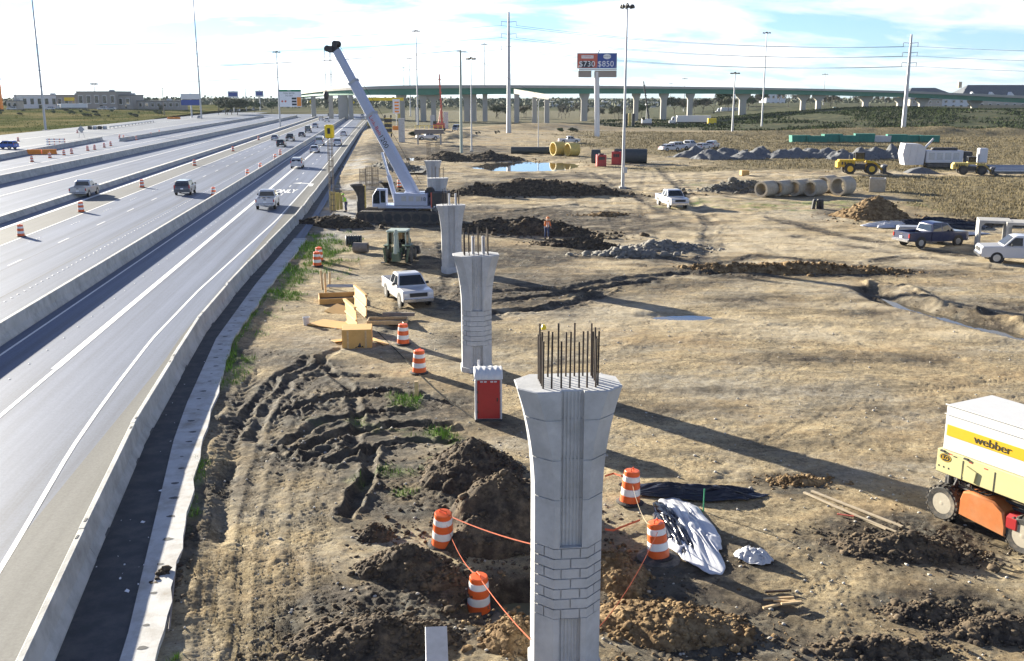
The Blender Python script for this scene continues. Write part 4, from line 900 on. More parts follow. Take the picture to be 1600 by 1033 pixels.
# side hood between the wheels
b = MB(); b.prof([(.62, .42), (wb - .50, .30), (wb - .50, .62), (wb - .62, 1.02), (wb - .95, 1.22), (.95, 1.24), (.70, 1.16), (.62, .9)], lambda z: .38, .06)
hood = b.build('engine_hood', 'lift_orange', t, loc=(0, .33, 0), smooth=30); hood.rotation_euler = (0, 0, R(-90)); hood.location = (0, .36, 0)
hood.rotation_euler = (0, 0, 0)
hv = [(v.co.y, v.co.x, v.co.z) for v in hood.data.vertices]
for v, q in zip(hood.data.vertices, hv): v.co = q
fixn(hood)
for k in range(3): b = MB(); b.box((.98, -.03, .98 - .15 * k), (.34, .03, .085), ry=.16); b.build('vent', 'black_plastic', hood)
b = MB(); b.box((wb - .75, -.04, .95), (.12, .05, .22), bev=.01); b.build('latch', 'black_plastic', hood)
b = MB(); b.box((1.55, -.035, .72), (.34, .012, .12), ry=.0); b.build('decal', 'wood_pale', hood)
b = MB(); b.box((wb - .35, .25, .78), (.5, .5, .5), bev=.1); b.build('fender', 'red_paint', t)
b = MB(); b.box((-.15, 1.0, 1.0), (.55, .8, .4), bev=.05); b.build('step_box', 'machine_dark', t)
# folded scissor arms
for y in (.55, 1.5):
    for k in range(5):
        for s in (1, -1):
            b = MB(); z = 1.05 + .14 * k; b.tube((.0 if s > 0 else .05, y + .05 * s, z), (wb + .1, y + .05 * s, z + .13 * (1 if s > 0 else -1) * .5 + .03), .05, n=6); b.build('scissor_arm', 'machine_dark', t)
b = MB(); b.tube((.05, .45, .9), (.35, .45, 1.75), .07, n=8); b.tube((.62, .45, 1.2), (.62, .45, 1.75), .06, n=8); b.tube((-.12, .5, .8), (-.12, .5, 1.7), .09, n=8); b.build('support_strut', 'machine_dark', t)
# platform
PL0, PL1, PY0, PY1 = -.28, wb + 1.4, -.02, 2.05
z0, z1, z2 = 1.50, 2.22, 3.62
b = MB(); b.box(((PL0 + PL1) / 2, (PY0 + PY1) / 2, (z0 + z1) / 2), (PL1 - PL0, PY1 - PY0, z1 - z0), bev=.02); pf = b.build('platform_side', 'cream_paint', t)
b = MB(); b.box(((PL0 + PL1) / 2 + .03, (PY0 + PY1) / 2, (z1 + z2) / 2 + .002), (PL1 - PL0 - .22, PY1 - PY0 - .06, z2 - z1), bev=.035); bn = b.build('banner_wrap', 'banner_white', t)
xb0 = PL0 + .14
b = MB(); b.box(((xb0 + PL1) / 2 + .02, PY0 + .022, z1 + .64), (PL1 - xb0 - .16, .022, .33)); st = b.build('yellow_band', 'banner_yellow', t)
text('lettering', 'webber', .34, 'text_black', t, (xb0 + 1.62, PY0 + .004, z1 + .635), (R(90), 0, 0), ext=.004, sx=1.15)
b = MB(); b.tube((PL0 + .12, PY0 + .01, z2), (PL1, PY0 + .01, z2), .022, n=6); b.tube((PL0 + .12, PY0 + .0, z1 + 1.12), (PL1, PY0 + .0, z1 + 1.12), .012, n=6); b.build('top_hem', 'banner_white', t)
b = MB(); b.add([(PL0 + .30 + .20 * math.cos(q), PY0 - .006, z0 + .50 + .125 * math.sin(q)) for q in np.linspace(0, 6.28, 25)[:-1]], [tuple(range(24))]); em = b.build('emblem', 'text_black', t)
b = MB(); n_ = 24; b.loft([[(PL0 + .30 + r * 1.6 * math.cos(q), PY0 - .009, z0 + .50 + r * math.sin(q)) for q in np.linspace(0, 6.28, n_ + 1)[:-1]] for r in (.105, .117)], caps=False); b.build('emblem_ring', 'banner_yellow', em)
text('emblem_lettering', 'JLG', .15, 'banner_yellow', em, (PL0 + .30, PY0 - .012, z0 + .50), (R(90), 0, 0), ext=.003)
for k in range(3): b = MB(); b.tube((PL0 + .10 + .17 * k, PY0 - .004, z0 + .2), (PL0 + .10 + .17 * k, PY0 + .02, z0 + .2), .03, n=10); b.build('hole', 'text_black', pf)
for k, (x, z) in enumerate(((.45, .66), (.62, .63), (1.15, .62), (1.65, .60))): b = MB(); b.box((PL0 + x, PY0 - .003, z0 + z - .0), (.11, .01, .03)); b.build('decal', 'text_red' if k != 1 else 'text_black', pf)
b = MB(); b.prof([(PL0 + .95, z0 + .12), (PL0 + 1.35, z0 + .05), (PL0 + 1.4, z0 + .4), (PL0 + 1.05, z0 + .5)], lambda z: .05, .02); o = b.build('side_cover', 'cream_paint', t)
for v in o.data.vertices: v.co = (v.co.y, v.co.x + PY0, v.co.z)
fixn(o)

for x in np.linspace(PL0 + .9, PL1 - .3, 4): MB().box((x, PY0 + .005, (z0 + z1) / 2 - .05), (.025, .03, z1 - z0 - .14)).build('panel_seam', 'machine_dark', pf)
for k in range(3): MB().path([(.3 + .25 * k, .25, 1.5), (.5 + .2 * k, .12, 1.30), (.9 + .2 * k, .15, 1.22), (1.3 + .2 * k, .3, 1.40)], .025, 5).build('hose', 'cable', t)
for x in (PL0 + .2, PL0 + 1.0): MB().box((x, PY0 - .02, z1 - .03), (.14, .06, .05)).build('hinge', 'machine_dark', pf)
MB().box((PL0 - .03, 1.0, z0 + .35), (.06, .9, .10)).build('bumper_bar', 'machine_dark', pf)

# ------------------------------------------------------------------ plastic sheeting, tape, timber near the pier
def sheet(name, label, cx, cy, rx, ry, h, m, seed, rot=0.0, n=58, tail=0, thick=.01, cat='plastic sheet'):
    c = G(cx, cy); u = np.linspace(-1, 1, n); U, V = np.meshgrid(u, u, indexing='xy'); ang = np.arctan2(V, U); q = np.maximum(np.abs(U), np.abs(V)) / np.maximum(np.hypot(U, V), 1e-6)
    k = 1 + .30 * fbm(np.cos(ang) * 1.5 + seed, np.sin(ang) * 1.5, seed, 3)
    X = U * q * rx * k; Y = V * q * ry * k; rr = np.clip(np.hypot(U, V) * q, 0, 1)
    X = X + .12 * rx * fbm(U * 2, V * 2, seed + 9, 2); Y = Y + .3 * ry * fbm(U * 1.2, V * 2 + 4, seed + 11, 2)
    A_, B_ = (U, V) if rx < ry else (V, U)
    fold = .5 - 1.15 * np.abs(fbm(A_ * 3.4 + .8 * fbm(U * 2, V * 2, seed + 1, 2), B_ * .9, seed + 2, 3)) + .22 * (.4 - np.abs(fbm(A_ * 9 + 1.5 * B_, B_ * 3, seed + 5, 2)))
    Z = h * (.05 + fold * 1.0) * (1 - .9 * rr ** 2)
    ca, sa = math.cos(rot), math.sin(rot); X, Y = X * ca - Y * sa, X * sa + Y * ca
    Z = Z + GH(X + c.x, Y + c.y, False) - c.z + .035
    o = gridmesh(name, X, Y, Z, m, smooth=True); o.location = c; md = o.modifiers.new('thick', 'SOLIDIFY'); md.thickness = thick; md.offset = 1
    return tag(o, label, cat)
sheet('plastic_sheet', 'long black plastic sheet stretched out right of the drum', 1088, 772, 2.2, .6, .55, 'plastic_black', 31, -.05)
sheet('plastic_sheet', 'crumpled white plastic sheet draped from the black sheet down to the bank', 1074, 832, .85, 2.3, .32, 'plastic_white', 35, .10)
sheet('plastic_sheet', 'black tangled sheet edge under the white plastic by the tilted drum', 1048, 822, .45, 1.9, .4, 'plastic_black', 37, .12)
sheet('plastic_bag', 'rolled white plastic bundle lying on its own on the bank', 1176, 874, .55, .36, .62, 'plastic_white', 38, -.55, cat='plastic bundle')
def tape(label, pts, m='tape_orange', w_=.014):
    b = MB(); vs = []
    for p in pts: vs += [(p[0], p[1], p[2] - w_), (p[0], p[1] + .01, p[2] + w_)]
    b.add(vs, [(2 * k, 2 * k + 1, 2 * k + 3, 2 * k + 2) for k in range(len(pts) - 1)])
    o = b.build('barrier_tape', m); md = o.modifiers.new('t', 'SOLIDIFY'); md.thickness = .004; return tag(o, label, 'barrier tape')
def sag(p, q, s, n=10): return [(p[0] + (q[0] - p[0]) * k / n, p[1] + (q[1] - p[1]) * k / n, p[2] + (q[2] - p[2]) * k / n - s * 4 * (k / n) * (1 - k / n)) for k in range(n + 1)]
d1, d2 = G(748, 955, 1.02), G(692, 852, 1.0); d3, d4 = G(984, 786, .9), G(1029, 872, .9)
tape('orange tape hanging between the nearest drum and the leaning drum', sag(d2, d1, .35)); tape('orange tape from the nearest drum to the pier', sag(d1, (p1b.x - .75, p1b.y - .2, .85), .08))
tape('orange tape from the leaning drum across the tall soil heap', sag(d2, (p1b.x - .3, p1b.y + 2.2, 1.9), .1)); tape('orange tape from pier to the tilted drum on the right', sag((p1b.x + .8, p1b.y + .4, .8), d4, .25)); tape('pale tape looping between the two drums right of the pier', sag(d3, d4, .55), 'wood_pale', .012)
tape('orange tape lying on the bank between pier and right drums', [tuple(G(x, y, .12 + .1 * math.sin(x))) for x, y in ((945, 752), (958, 746), (970, 752), (978, 748))], w_=.03)
tape('tangled orange tape on the ground right of the pier', [tuple(G(x, y, .16 + .06 * math.sin(x * .7))) for x, y in ((945, 838), (958, 834), (975, 828), (1000, 822))], w_=.03)
def plank(name, label, a, c, w_, th, m, cat, zz=.06, group=None, z2=None):
    p, q = G(*a, zz), G(*c, zz if z2 is None else z2); d = q - p; o = MB().box((d.length / 2, 0, 0), (d.length, w_, th), bev=.004).build(name, m); o.location = p; o.rotation_euler = (0, -math.asin(max(-1, min(1, d.z / d.length))), math.atan2(d.y, d.x)); return tag(o, label, cat, group)
plank('timber_batten', 'long pale batten nearest the lift, lying on the mud', (1268, 770), (1410, 826), .10, .05, 'wood_pale', 'batten')
plank('timber_batten', 'long pale batten left of the lift, lower of the pair', (1256, 772), (1385, 830), .09, .05, 'wood_pale', 'batten')
plank('timber_batten', 'thin pale batten crossing the other two near the lift', (1300, 795), (1400, 836), .06, .04, 'wood_pale', 'batten', .10)
plank('red_strip', 'short red strip lying by the long battens', (1308, 806), (1334, 810), .06, .03, 'sign_red', 'strip')
for k, (a_, c_, l) in enumerate((((1193, 939), (1240, 936), 'top wooden stake of the small stake heap'), ((1192, 955), (1242, 943), 'lowest wooden stake of the small stake heap'), ((1208, 945), (1250, 948), 'middle wooden stake crossing the heap'), ((1220, 953), (1252, 950), 'short thick stake at the right of the heap'))): plank('wooden_stake', l, a_, c_, .07, .05, 'wood', 'stake', .05 + .04 * k)
plank('dark_bar', 'dark steel bar above the small stake heap', (1195, 928), (1236, 926), .06, .05, 'rebar', 'bar')
o = plank('steel_plate', 'grey steel plate leaning out of the soil at the bottom edge', (684, 1075), (682, 1010), .50, .03, 'galv', 'plate', .05, z2=.5)
q = G(1099, 800); tag(MB().tube((0, 0, 0), (0, 0, .75), .025, n=6).build('survey_stake', 'sign_green', loc=q), 'thin green survey stake beside the black sheet', 'stake')
q = G(759, 838); tag(MB().tube((0, 0, 0), (0, 0, .7), .02, n=6).build('survey_stake', 'wood_pale', loc=q), 'thin white survey stake in front of the tall heap', 'stake')
q = G(651, 612); tag(MB().box((0, 0, .33), (.16, .16, .66), bev=.01).build('timber_post', 'wood', loc=q), 'short squared wooden post below the drum', 'post')
cb = MB(); cb.path([tuple(G(x, y, .06)) for x, y in ((590, 520), (625, 555), (660, 592), (690, 620), (738, 655))], .02, 6); tag(cb.build('hose', 'cable'), 'thin dark hose running from the formwork to the toilet', 'hose')
b = MB(); b.path([tuple(G(x, y, .10)) for x, y in ((290, 775), (283, 820), (276, 870), (270, 930), (264, 990))], .035, 4); tag(b.build('edge_board', 'pole_wood'), 'long dark form board along the dirt edge of the slab', 'form board')
# timber formwork heap
def fbox(label, px, py, d, rz, m='plywood', z=0.0, name='formwork_box', dark=False):
    p = G(px, py, z); t = thing(name, label, 'formwork', p, rz); lx, ly, lz = d; th = .05
    for nm, c, dd in (('side_board', (0, -ly / 2, lz / 2), (lx, th, lz)), ('side_board', (0, ly / 2, lz / 2), (lx, th, lz)), ('end_board', (-lx / 2, 0, lz / 2), (th, ly - th - .01, lz)), ('end_board', (lx / 2, 0, lz / 2), (th, ly - th - .01, lz))): MB().box(c, dd, bev=.004).build(nm, m, t)
    MB().box((0, 0, .04), (lx - .12, ly - .12, .05)).build('floor_board', 'wood' if not dark else 'machine_dark', t)
    return t
t = fbox('square plywood formwork box nearest the camera with a black bag against it', 559, 540, (1.45, 1.3, .95), R(6)); MB().box((0, 0, .97), (1.5, 1.36, .05), bev=.005).build('lid_board', 'plywood', t)
for x in (-.45, .45): MB().box((x, -.69, .48), (.09, .06, .9)).build('stud', 'wood', t)
o = sheet('black_bag', 'black rubbish bag slumped against the plywood formwork box', 562, 543, .32, .25, .7, 'plastic_black', 41, cat='bag', n=24)
def panel(label, px, py, L_, Hh, rz, tilt, m='plywood'):
    p = G(px, py, .02); t = thing('form_panel', label, 'form panel', p, rz); t.rotation_euler = (tilt, 0, rz)
    MB().box((0, 0, Hh / 2), (L_, .03, Hh)).build('sheathing', m, t)
    for k in range(3): MB().box((0, .05, .06 + (Hh - .12) * k / 2), (L_, .07, .09)).build('stud', 'wood', t)
    MB().box((0, .03, Hh + .03), (L_ + .04, .16, .06)).build('top_plate', 'plywood', t); return t
panel('yellow-edged form panel standing behind the plywood box', 551, 512, 2.6, 1.35, R(112), R(-4)); panel('taller form panel standing right beside the other, farther back', 563, 488, 3.4, 1.3, R(110), R(3))
fbox('open dark formwork tray behind the standing panels', 528, 470, (2.3, 2.0, .35), R(12), dark=True)
MB_ = MB().box((0, 0, .03), (2.2, 1.5, .04)); tag(MB_.build('plywood_sheet', 'plywood', loc=G(518, 508, .03), rot=(0, .02, R(-25))), 'plywood sheet lying flat left of the standing panels', 'plywood sheet')
tag(MB().box((0, 0, .03), (1.4, 1.1, .04)).build('plywood_sheet', 'plywood', loc=G(530, 488, .12), rot=(.25, .1, R(-35))), 'smaller plywood sheet tilted against the panels', 'plywood sheet')
plank('plywood_offcut', 'plywood offcut lying below the formwork box on the left', (520, 535), (545, 532), .5, .03, 'plywood', 'offcut'); plank('plywood_offcut', 'plywood offcut lying right of the formwork box', (580, 530), (604, 540), .3, .03, 'plywood', 'offcut')
fbox('shallow timber frame lying right of the plywood box', 606, 505, (2.2, 1.1, .22), R(2), 'wood', dark=True, name='lumber_tray'); plank('timber_beam', 'dark beam across the shallow timber frame', (598, 498), (648, 498), .16, .2, 'pole_wood', 'beam', .25)
for k, (x, y, h) in enumerate(((504, 452, 1.3), (509, 462, 1.5), (515, 450, 1.1))): tag(MB().box((0, 0, h / 2), (.13, .10, h)).build('timber_post', 'wood', loc=G(x, y), rot=(.05, -.06 + .05 * k, .3)), ['left upright timber post behind the formwork', 'tallest upright timber post behind the formwork', 'right upright timber post behind the formwork'][k], 'post')
b = MB()
t = thing('rebar_bundle', 'bundle of short bars stacked behind the formwork tray', 'rebar bundle', G(532, 455, .3), 0)
for k in range(8): MB().tube((-.9, -.4 + .12 * k, .05), (.9, -.4 + .12 * k, .05), .025, n=5).build('bar', 'galv', t)
t = thing('bucket', 'white plastic bucket standing left of the plywood sheet', 'bucket', G(479, 508)); MB().lathe([(.16, 0), (.20, .45), (.215, .46), (.19, .46), (.15, .05)], 12, capt=True).build('pail', 'white_plastic', t); MB().box((0, 0, -.01), (.34, .3, .06)).build('foot_block', 'wood', t)
# ------------------------------------------------------------------ vehicles (front towards local +y)
def make_vehicle(kind, paint):
    D = dict(pickup=(5.8, 2.0, 1.93, .41), suv=(4.85, 1.92, 1.78, .37), car=(4.7, 1.82, 1.46, .33), van=(5.4, 2.0, 2.25, .36))[kind]
    L_, W_, H_, wr = D; h2, f, r = W_ / 2, L_ / 2, -L_ / 2
    t = thing(kind, 'x', {'pickup': 'pickup', 'suv': 'car', 'car': 'car', 'van': 'van'}[kind]); t.name = {'pickup': 'pickup_truck', 'suv': 'sport_utility_car', 'car': 'sedan_car', 'van': 'passenger_van'}[kind]
    wy = {'pickup': (1.85, -1.75), 'suv': (1.45, -1.35), 'car': (1.42, -1.32), 'van': (1.75, -1.65)}[kind]
    belt = {'pickup': 1.22, 'suv': 1.12, 'car': .95, 'van': 1.25}[kind]; zb = {'pickup': .42, 'suv': .34, 'car': .24, 'van': .34}[kind]
    hood = {'pickup': 1.16, 'suv': 1.05, 'car': .84, 'van': 1.15}[kind]
    cab = {'pickup': [(-.72, belt), (-.60, H_ - .12), (-.40, H_), (.62, H_), (.86, H_ - .07), (1.50, belt)], 'suv': [(-2.30, belt), (-2.18, H_ - .25), (-1.95, H_ - .02), (.30, H_), (.58, H_ - .08), (1.15, belt)], 'car': [(-1.95, belt), (-1.25, H_ - .06), (-.9, H_), (.15, H_), (.42, H_ - .05), (1.20, belt)], 'van': [(-2.62, belt), (-2.58, H_ - .25), (-2.4, H_), (1.0, H_), (1.3, H_ - .1), (1.95, belt)]}[kind]
    inset = lambda z: h2 - .04 - .20 * max(0, (z - belt)) / max(.1, H_ - belt) * (1 if kind != 'van' else .5)
    b = MB()
    if kind == 'pickup':
        b.prof([(-.75, zb), (f - .10, zb), (f, zb + .18), (f - .02, hood - .12), (f - .14, hood), (1.45, belt), (-.75, belt)], lambda z: h2, .06)
        b.prof(cab, inset, .05); bd = b.build('body', paint, t, smooth=32); fixn(bd)
        bz = 1.24
        for s in (-1, 1): MB().box((s * (h2 - .07), (-.78 + r + .08) / 2, (zb + bz) / 2 + .06), (.14, -.78 - r - .06, bz - zb - .1), bev=.035).build('bed_side', paint, t, smooth=32)
        tg = MB().box((0, r + .08, (zb + bz) / 2 + .10), (W_ - .1, .12, bz - zb - .18), bev=.03).build('tailgate', paint, t, smooth=32)
        MB().box((0, r + .012, bz - .14), (.26, .02, .07)).build('tailgate_handle', 'black_plastic', tg)
        MB().box((0, (-.78 + r) / 2, .66), (W_ - .26, -.8 - r, .08)).build('bed_floor', 'machine_dark', t)
        rear, front = r, f
    else:
        rt = {'suv': belt, 'car': belt - .02, 'van': belt}[kind]
        b.prof([(r + .06, zb + .08), (f - .12, zb), (f, zb + .18), (f - .03, hood - .14), (f - .2, hood), (cab[-1][0] - .03, belt), (r + .10, rt), (r, rt - .18), (r, zb + .3)], lambda z: h2 - .02 * abs(z - .7), .07)
        b.prof(cab, inset, .05); fixn(b.build('body', paint, t, smooth=32))
    # glazing
    def pane(name, pts): MB().add(pts, [tuple(range(len(pts)))]).build(name, 'glass_dark', t)
    (y0, z0), (y1, z1), (y2, z2), (y3, z3), (y4, z4), (y5, z5) = cab; g = .008
    def lerp(a, c, q): return (a[0] + (c[0] - a[0]) * q, a[1] + (c[1] - a[1]) * q)
    w0, w1 = lerp(cab[5], cab[4], .10), lerp(cab[5], cab[4], .94); n_ = Vector((w1[1] - w0[1], -(w1[0] - w0[0]))).normalized() * .028
    pane('windshield', [(-inset(w0[1]) + .08, w0[0] + n_.x, w0[1] + n_.y), (inset(w0[1]) - .08, w0[0] + n_.x, w0[1] + n_.y), (inset(w1[1]) - .10, w1[0] + n_.x, w1[1] + n_.y), (-inset(w1[1]) + .10, w1[0] + n_.x, w1[1] + n_.y)])
    w0, w1 = lerp(cab[0], cab[1], .12 if kind != 'van' else .1), lerp(cab[0], cab[1], .92); n_ = Vector((-(w1[1] - w0[1]), (w1[0] - w0[0]))).normalized() * .022
    pane('rear_window', [(-inset(w0[1]) + .12, w0[0] + n_.x, w0[1] + n_.y), (inset(w0[1]) - .12, w0[0] + n_.x, w0[1] + n_.y), (inset(w1[1]) - .14, w1[0] + n_.x, w1[1] + n_.y), (-inset(w1[1]) + .14, w1[0] + n_.x, w1[1] + n_.y)])
    zt, zl = H_ - .13, belt + .05
    yf = lambda z: y5 + (y4 - y5) * (z - z5) / (z4 - z5) - .14; yr = lambda z: y0 + (y1 - y0) * (z - z0) / (z1 - z0) + .10
    mids = {'pickup': [.25], 'suv': [.05, -1.05], 'car': [-.15], 'van': [.55, -.9]}[kind]
    xs = [None] + mids + [None]
    for s in (-1, 1):
        for k in range(len(xs) - 1):
            fa = (lambda z: yf(z)) if xs[k] is None else (lambda z, q=xs[k]: q - .05); ra = (lambda z: yr(z)) if xs[k + 1] is None else (lambda z, q=xs[k + 1]: q + .05)
            pane('side_window', [(s * (inset(z) + g), q(z), z) for q, z in ((fa, zl), (fa, zt), (ra, zt), (ra, zl))])
    # wheels, arches
    for s in (-1, 1):
        for y in wy:
            MB().lathe([(wr + .09, 0), (wr + .09, .006)], 20, 'x', (s * (h2 + (.003 if s > 0 else -.009)), y, wr + .02)).build('wheel_arch', 'black_plastic', t)
            wh = thing('wheel', None, None, (s * (h2 - .10), y, wr)); wh.parent = t
            MB().lathe([(wr * .62, -.12), (wr * .95, -.125), (wr, -.09), (wr, .09), (wr * .95, .125), (wr * .62, .12)], 20, 'x').build('tyre', 'rubber', wh, smooth=40)
            MB().lathe([(wr * .6, .125), (wr * .55, .13), (wr * .2, .10)] if s > 0 else [(wr * .2, -.10), (wr * .55, -.13), (wr * .6, -.125)], 14, 'x').build('rim', 'rim_steel', wh)
    for s in (-1, 1):
        tl = {'pickup': (.12, .30, .98), 'suv': (.14, .42, 1.08), 'car': (.30, .16, .80), 'van': (.12, .5, 1.15)}[kind]
        MB().box((s * (h2 - tl[0] / 2 - .02), r + .0 + (.02 if kind == 'pickup' else .03), tl[2]), (tl[0], .07, tl[1]), bev=.01).build('tail_light', 'lamp_red', t)
        MB().box((s * (h2 - .2), f - .05, hood - .22), (.30, .10, .17), bev=.02).build('headlight', 'lamp_clear', t)
        MB().box((s * (h2 + .12), (1.0 if kind != 'van' else 1.5) if kind != 'car' else .85, belt + .12), (.22, .10, .17), bev=.03).build('mirror', 'black_plastic', t)
    MB().box((0, r - .05, zb + .16), (W_ - .06, .16, .2), bev=.03).build('rear_bumper', 'chrome' if kind == 'pickup' else paint, t)
    MB().box((0, f + .0, zb + .15), (W_ - .06, .16, .22), bev=.03).build('front_bumper', 'chrome' if kind == 'pickup' else paint, t)
    MB().box((0, f + .01, hood - .25), (W_ - .85, .06, .24), bev=.01).build('grille', 'black_plastic', t)
    MB().box((0, r - (.03 if kind == 'pickup' else .015), zb + (.42 if kind == 'pickup' else .5)), (.32, .02, .16)).build('number_plate', 'sign_white', t)
    return t
PROTO = {}
def put_vehicle(kind, paint, loc, rz, label, group=None, scale=1.0):
    key = kind
    if key not in PROTO: PROTO[key] = make_vehicle(kind, PAINT[paint]); PROTO[key]['_p'] = paint; o = place(PROTO[key], False, loc, rz, label, group, scale); del PROTO[key]['_p']; o['paint'] = paint; base[key] = PAINT[paint]; return o
    o = place(PROTO[key], True, loc, rz, label, group, scale)
    old = base[key]
    for ch in o.children:
        if ch.type == 'MESH' and ch.data.materials and ch.data.materials[0] == old:
            ch.material_slots[0].link = 'OBJECT'; ch.material_slots[0].material = PAINT[paint]
    return o
base = {}
RZ = RTH
fw = 'traffic on the right carriageway'
V = [('pickup', 'silver', 133, 306, 'silver pickup with dark bed crossing the thick white line', 1), ('suv', 'grey', 290, 303, 'dark grey boxy car with dark rear window in the middle lanes', 1), ('pickup', 'white', 419, 324, 'white pickup with loaded bed in the near lane', 1),
     ('suv', 'white', 465, 262, 'white car with spare wheel driving beyond the turn arrow', 1), ('car', 'white', 492, 238, 'white sedan beside the white van', 1), ('van', 'white', 500, 227, 'white van right of the median barrier', 1), ('suv', 'white', 528, 227, 'white car with dark rear glass in the rightmost far lane', 1), ('car', 'white', 537, 212, 'small white car ahead of the dark-glass car at right', 1),
     ('car', 'silver', 430, 219, 'silver sedan left of the two black cars', 1), ('suv', 'black', 440, 229, 'black boxy car nearest in the dense traffic', 1), ('pickup', 'black', 454, 220, 'black pickup just beyond the nearest black car', 1), ('car', 'grey', 472, 213.5, 'dark grey sedan behind the black pickup', 1), ('van', 'grey', 482, 207, 'dark grey van in the dense traffic', 1), ('suv', 'silver', 493, 199.5, 'silver car ahead of the dark grey van', 1), ('pickup', 'white', 511, 190.5, 'white pickup far ahead near the overpass', 1), ('van', 'white', 502, 188, 'far white van left of the far white pickup', 1), ('suv', 'grey', 515, 181.5, 'tiny grey car close to the overpass', 1), ('car', 'grey', 534, 181.5, 'tiny dark sedan under the overpass at right', 1), ('suv', 'silver', 568, 187, 'tiny silver car at the far end of the right lane', 1), ('car', 'silver', 566, 182, 'farthest silver sedan beside the boom', 1)]
for kind, pt, x, y, l, d in V: put_vehicle(kind, pt, P(x, y, ZR), RZ + rng.uniform(-.02, .02), l, fw, 1.04)
opp = 'oncoming traffic on the left'
for kind, pt, x, y, l, hd in (('suv', 'blue', 10, 233, 'bright blue car at the left edge on the frontage road', R(75)), ('car', 'white', 312, 185, 'white oncoming car below the lamp pole at upper left', R(180)), ('car', 'grey', 350, 176, 'dark oncoming car behind the white one', R(180)), ('suv', 'black', 361, 176, 'black oncoming car right of the dark one', R(180)), ('suv', 'white', 373, 174.5, 'white oncoming car right of the black one', R(180)), ('car', 'white', 396, 172, 'farthest white oncoming car before the toll sign', R(180)), ('suv', 'silver', 18, 172.5, 'silver car at the shops by the left edge', R(100)), ('suv', 'white', 78, 171, 'white car left of the parked lorry', R(95)), ('suv', 'white', 160, 171.5, 'white car right of the parked lorry', R(80)), ('car', 'silver', 174, 172.5, 'silver sedan near the shop entrance', R(90))):
    put_vehicle(kind, pt, P(x, y, ZR) if x > 200 or y > 200 else at(x, 665, 3.62), RZ + hd, l, opp, 1.1 if x > 200 or y > 200 else 1.25)
put_vehicle('pickup', 'white', G(636, 470, .02), R(180) + R(21), 'white pickup facing the camera beside the second pier', scale=.95)
put_vehicle('pickup', 'white', G(1049, 323, .02), R(180) + R(10), 'white pickup driving towards the camera in the middle of the site', scale=1.05)
put_vehicle('pickup', 'dark_blue', G(1453, 384, .02), R(-72), 'dark blue pickup parked by the concrete box at right', scale=1.06)
put_vehicle('pickup', 'white', G(1597, 411, .02), R(76), 'white pickup cut off by the right edge beside the box culverts', scale=1.12)
put_vehicle('pickup', 'white', G(889, 224, .02), R(-80), 'white pickup parked behind the yellow pipes')
put_vehicle('pickup', 'white', G(668, 221, .4), R(-70), 'white pickup behind the hanging formwork deck, left of the wood pole', scale=1.1)
put_vehicle('van', 'silver', G(713, 206, .3), R(170), 'silver van on the access road right of the rust-red drill rig')
for k, (x, y) in enumerate(((1046, 236), (1060, 234.5), (1076, 233), (1098, 234), (1113, 232))): put_vehicle(['car', 'suv', 'pickup', 'car', 'suv'][k], 'white', G(x, y, .02), R(-60 + 8 * k), 'white vehicle parked before the gravel heaps, %s from the left' % ORD[k], 'white vehicles parked by the gravel heaps', 1.1)
# cargo in the near white pickup and the spare wheel
c0 = P(419, 324, ZR) + RU * -1.8
t = thing('cargo', 'dark cargo heaped in the bed of the white pickup in the near lane', 'cargo', c0 + Vector((0, 0, .8)), RZ)
for k in range(5): MB().lathe([(.12, 0), (.28, .04), (.30, .12), (.22, .2), (.1, .24)], 12, c=(-.55 + .28 * k, rng.uniform(-.6, .3), .15 + .12 * (k % 2))).build('tyre', 'rubber', t, smooth=40)
c0 = P(465, 262, ZR) + RU * -2.56
tag(MB().lathe([(.12, -.1), (.36, -.1), (.38, 0), (.36, .1), (.12, .1)], 16, 'y').build('spare_wheel', 'white_plastic', loc=c0 + Vector((0, 0, 1.0)), rot=(0, 0, RZ), smooth=40), 'pale spare wheel on the back of the white car', 'spare wheel')

# ------------------------------------------------------------------ crawler crane
cb0 = P(628, 345); t = thing('crawler_crane', 'white telescopic crawler crane with raised boom behind the piers', 'crane', cb0, R(-4))
def crawler(y):
    tr = thing('track', None, None, (0, y, 0)); tr.parent = t; Lh = 3.7; r_ = .58
    prof_ = []
    for q in np.linspace(-90, 90, 9): prof_.append((Lh + r_ * math.cos(R(q)), r_ + r_ * math.sin(R(q))))
    for q in np.linspace(90, 270, 9): prof_.append((-Lh + r_ * math.cos(R(q)), r_ + r_ * math.sin(R(q))))
    MB().prism(prof_, -.42, .42, 'y').build('belt', 'track_steel', tr)
    per = []
    for i in range(len(prof_)):
        p_, q_ = prof_[i], prof_[(i + 1) % len(prof_)]; d_ = math.dist(p_, q_); m_ = max(1, int(d_ / .24))
        for k in range(m_): per.append(((p_[0] + (q_[0] - p_[0]) * k / m_, p_[1] + (q_[1] - p_[1]) * k / m_), math.atan2(q_[1] - p_[1], q_[0] - p_[0])))
    for (x, z), an in per: MB().box((x, 0, z), (.17, .92, .07), ry=-an).build('shoe', 'track_steel', tr)
    for x in np.linspace(-Lh, Lh, 9): MB().lathe([(.40, -.46), (.42, -.44), (.42, .44), (.40, .46)], 14, 'y', (x, 0, r_)).build('roller', 'machine_dark', tr)
crawler(-1.9); crawler(1.9)
MB().box((0, 0, .95), (3.2, 3.2, .6), bev=.05).build('car_body', 'machine_dark', t); MB().lathe([(1.0, 1.2), (1.0, 1.4)], 24).build('slew_ring', 'machine_dark', t)
MB().box((.9, 0, 1.55), (6.2, 2.6, .3), bev=.04).build('turntable', 'crane_white', t)
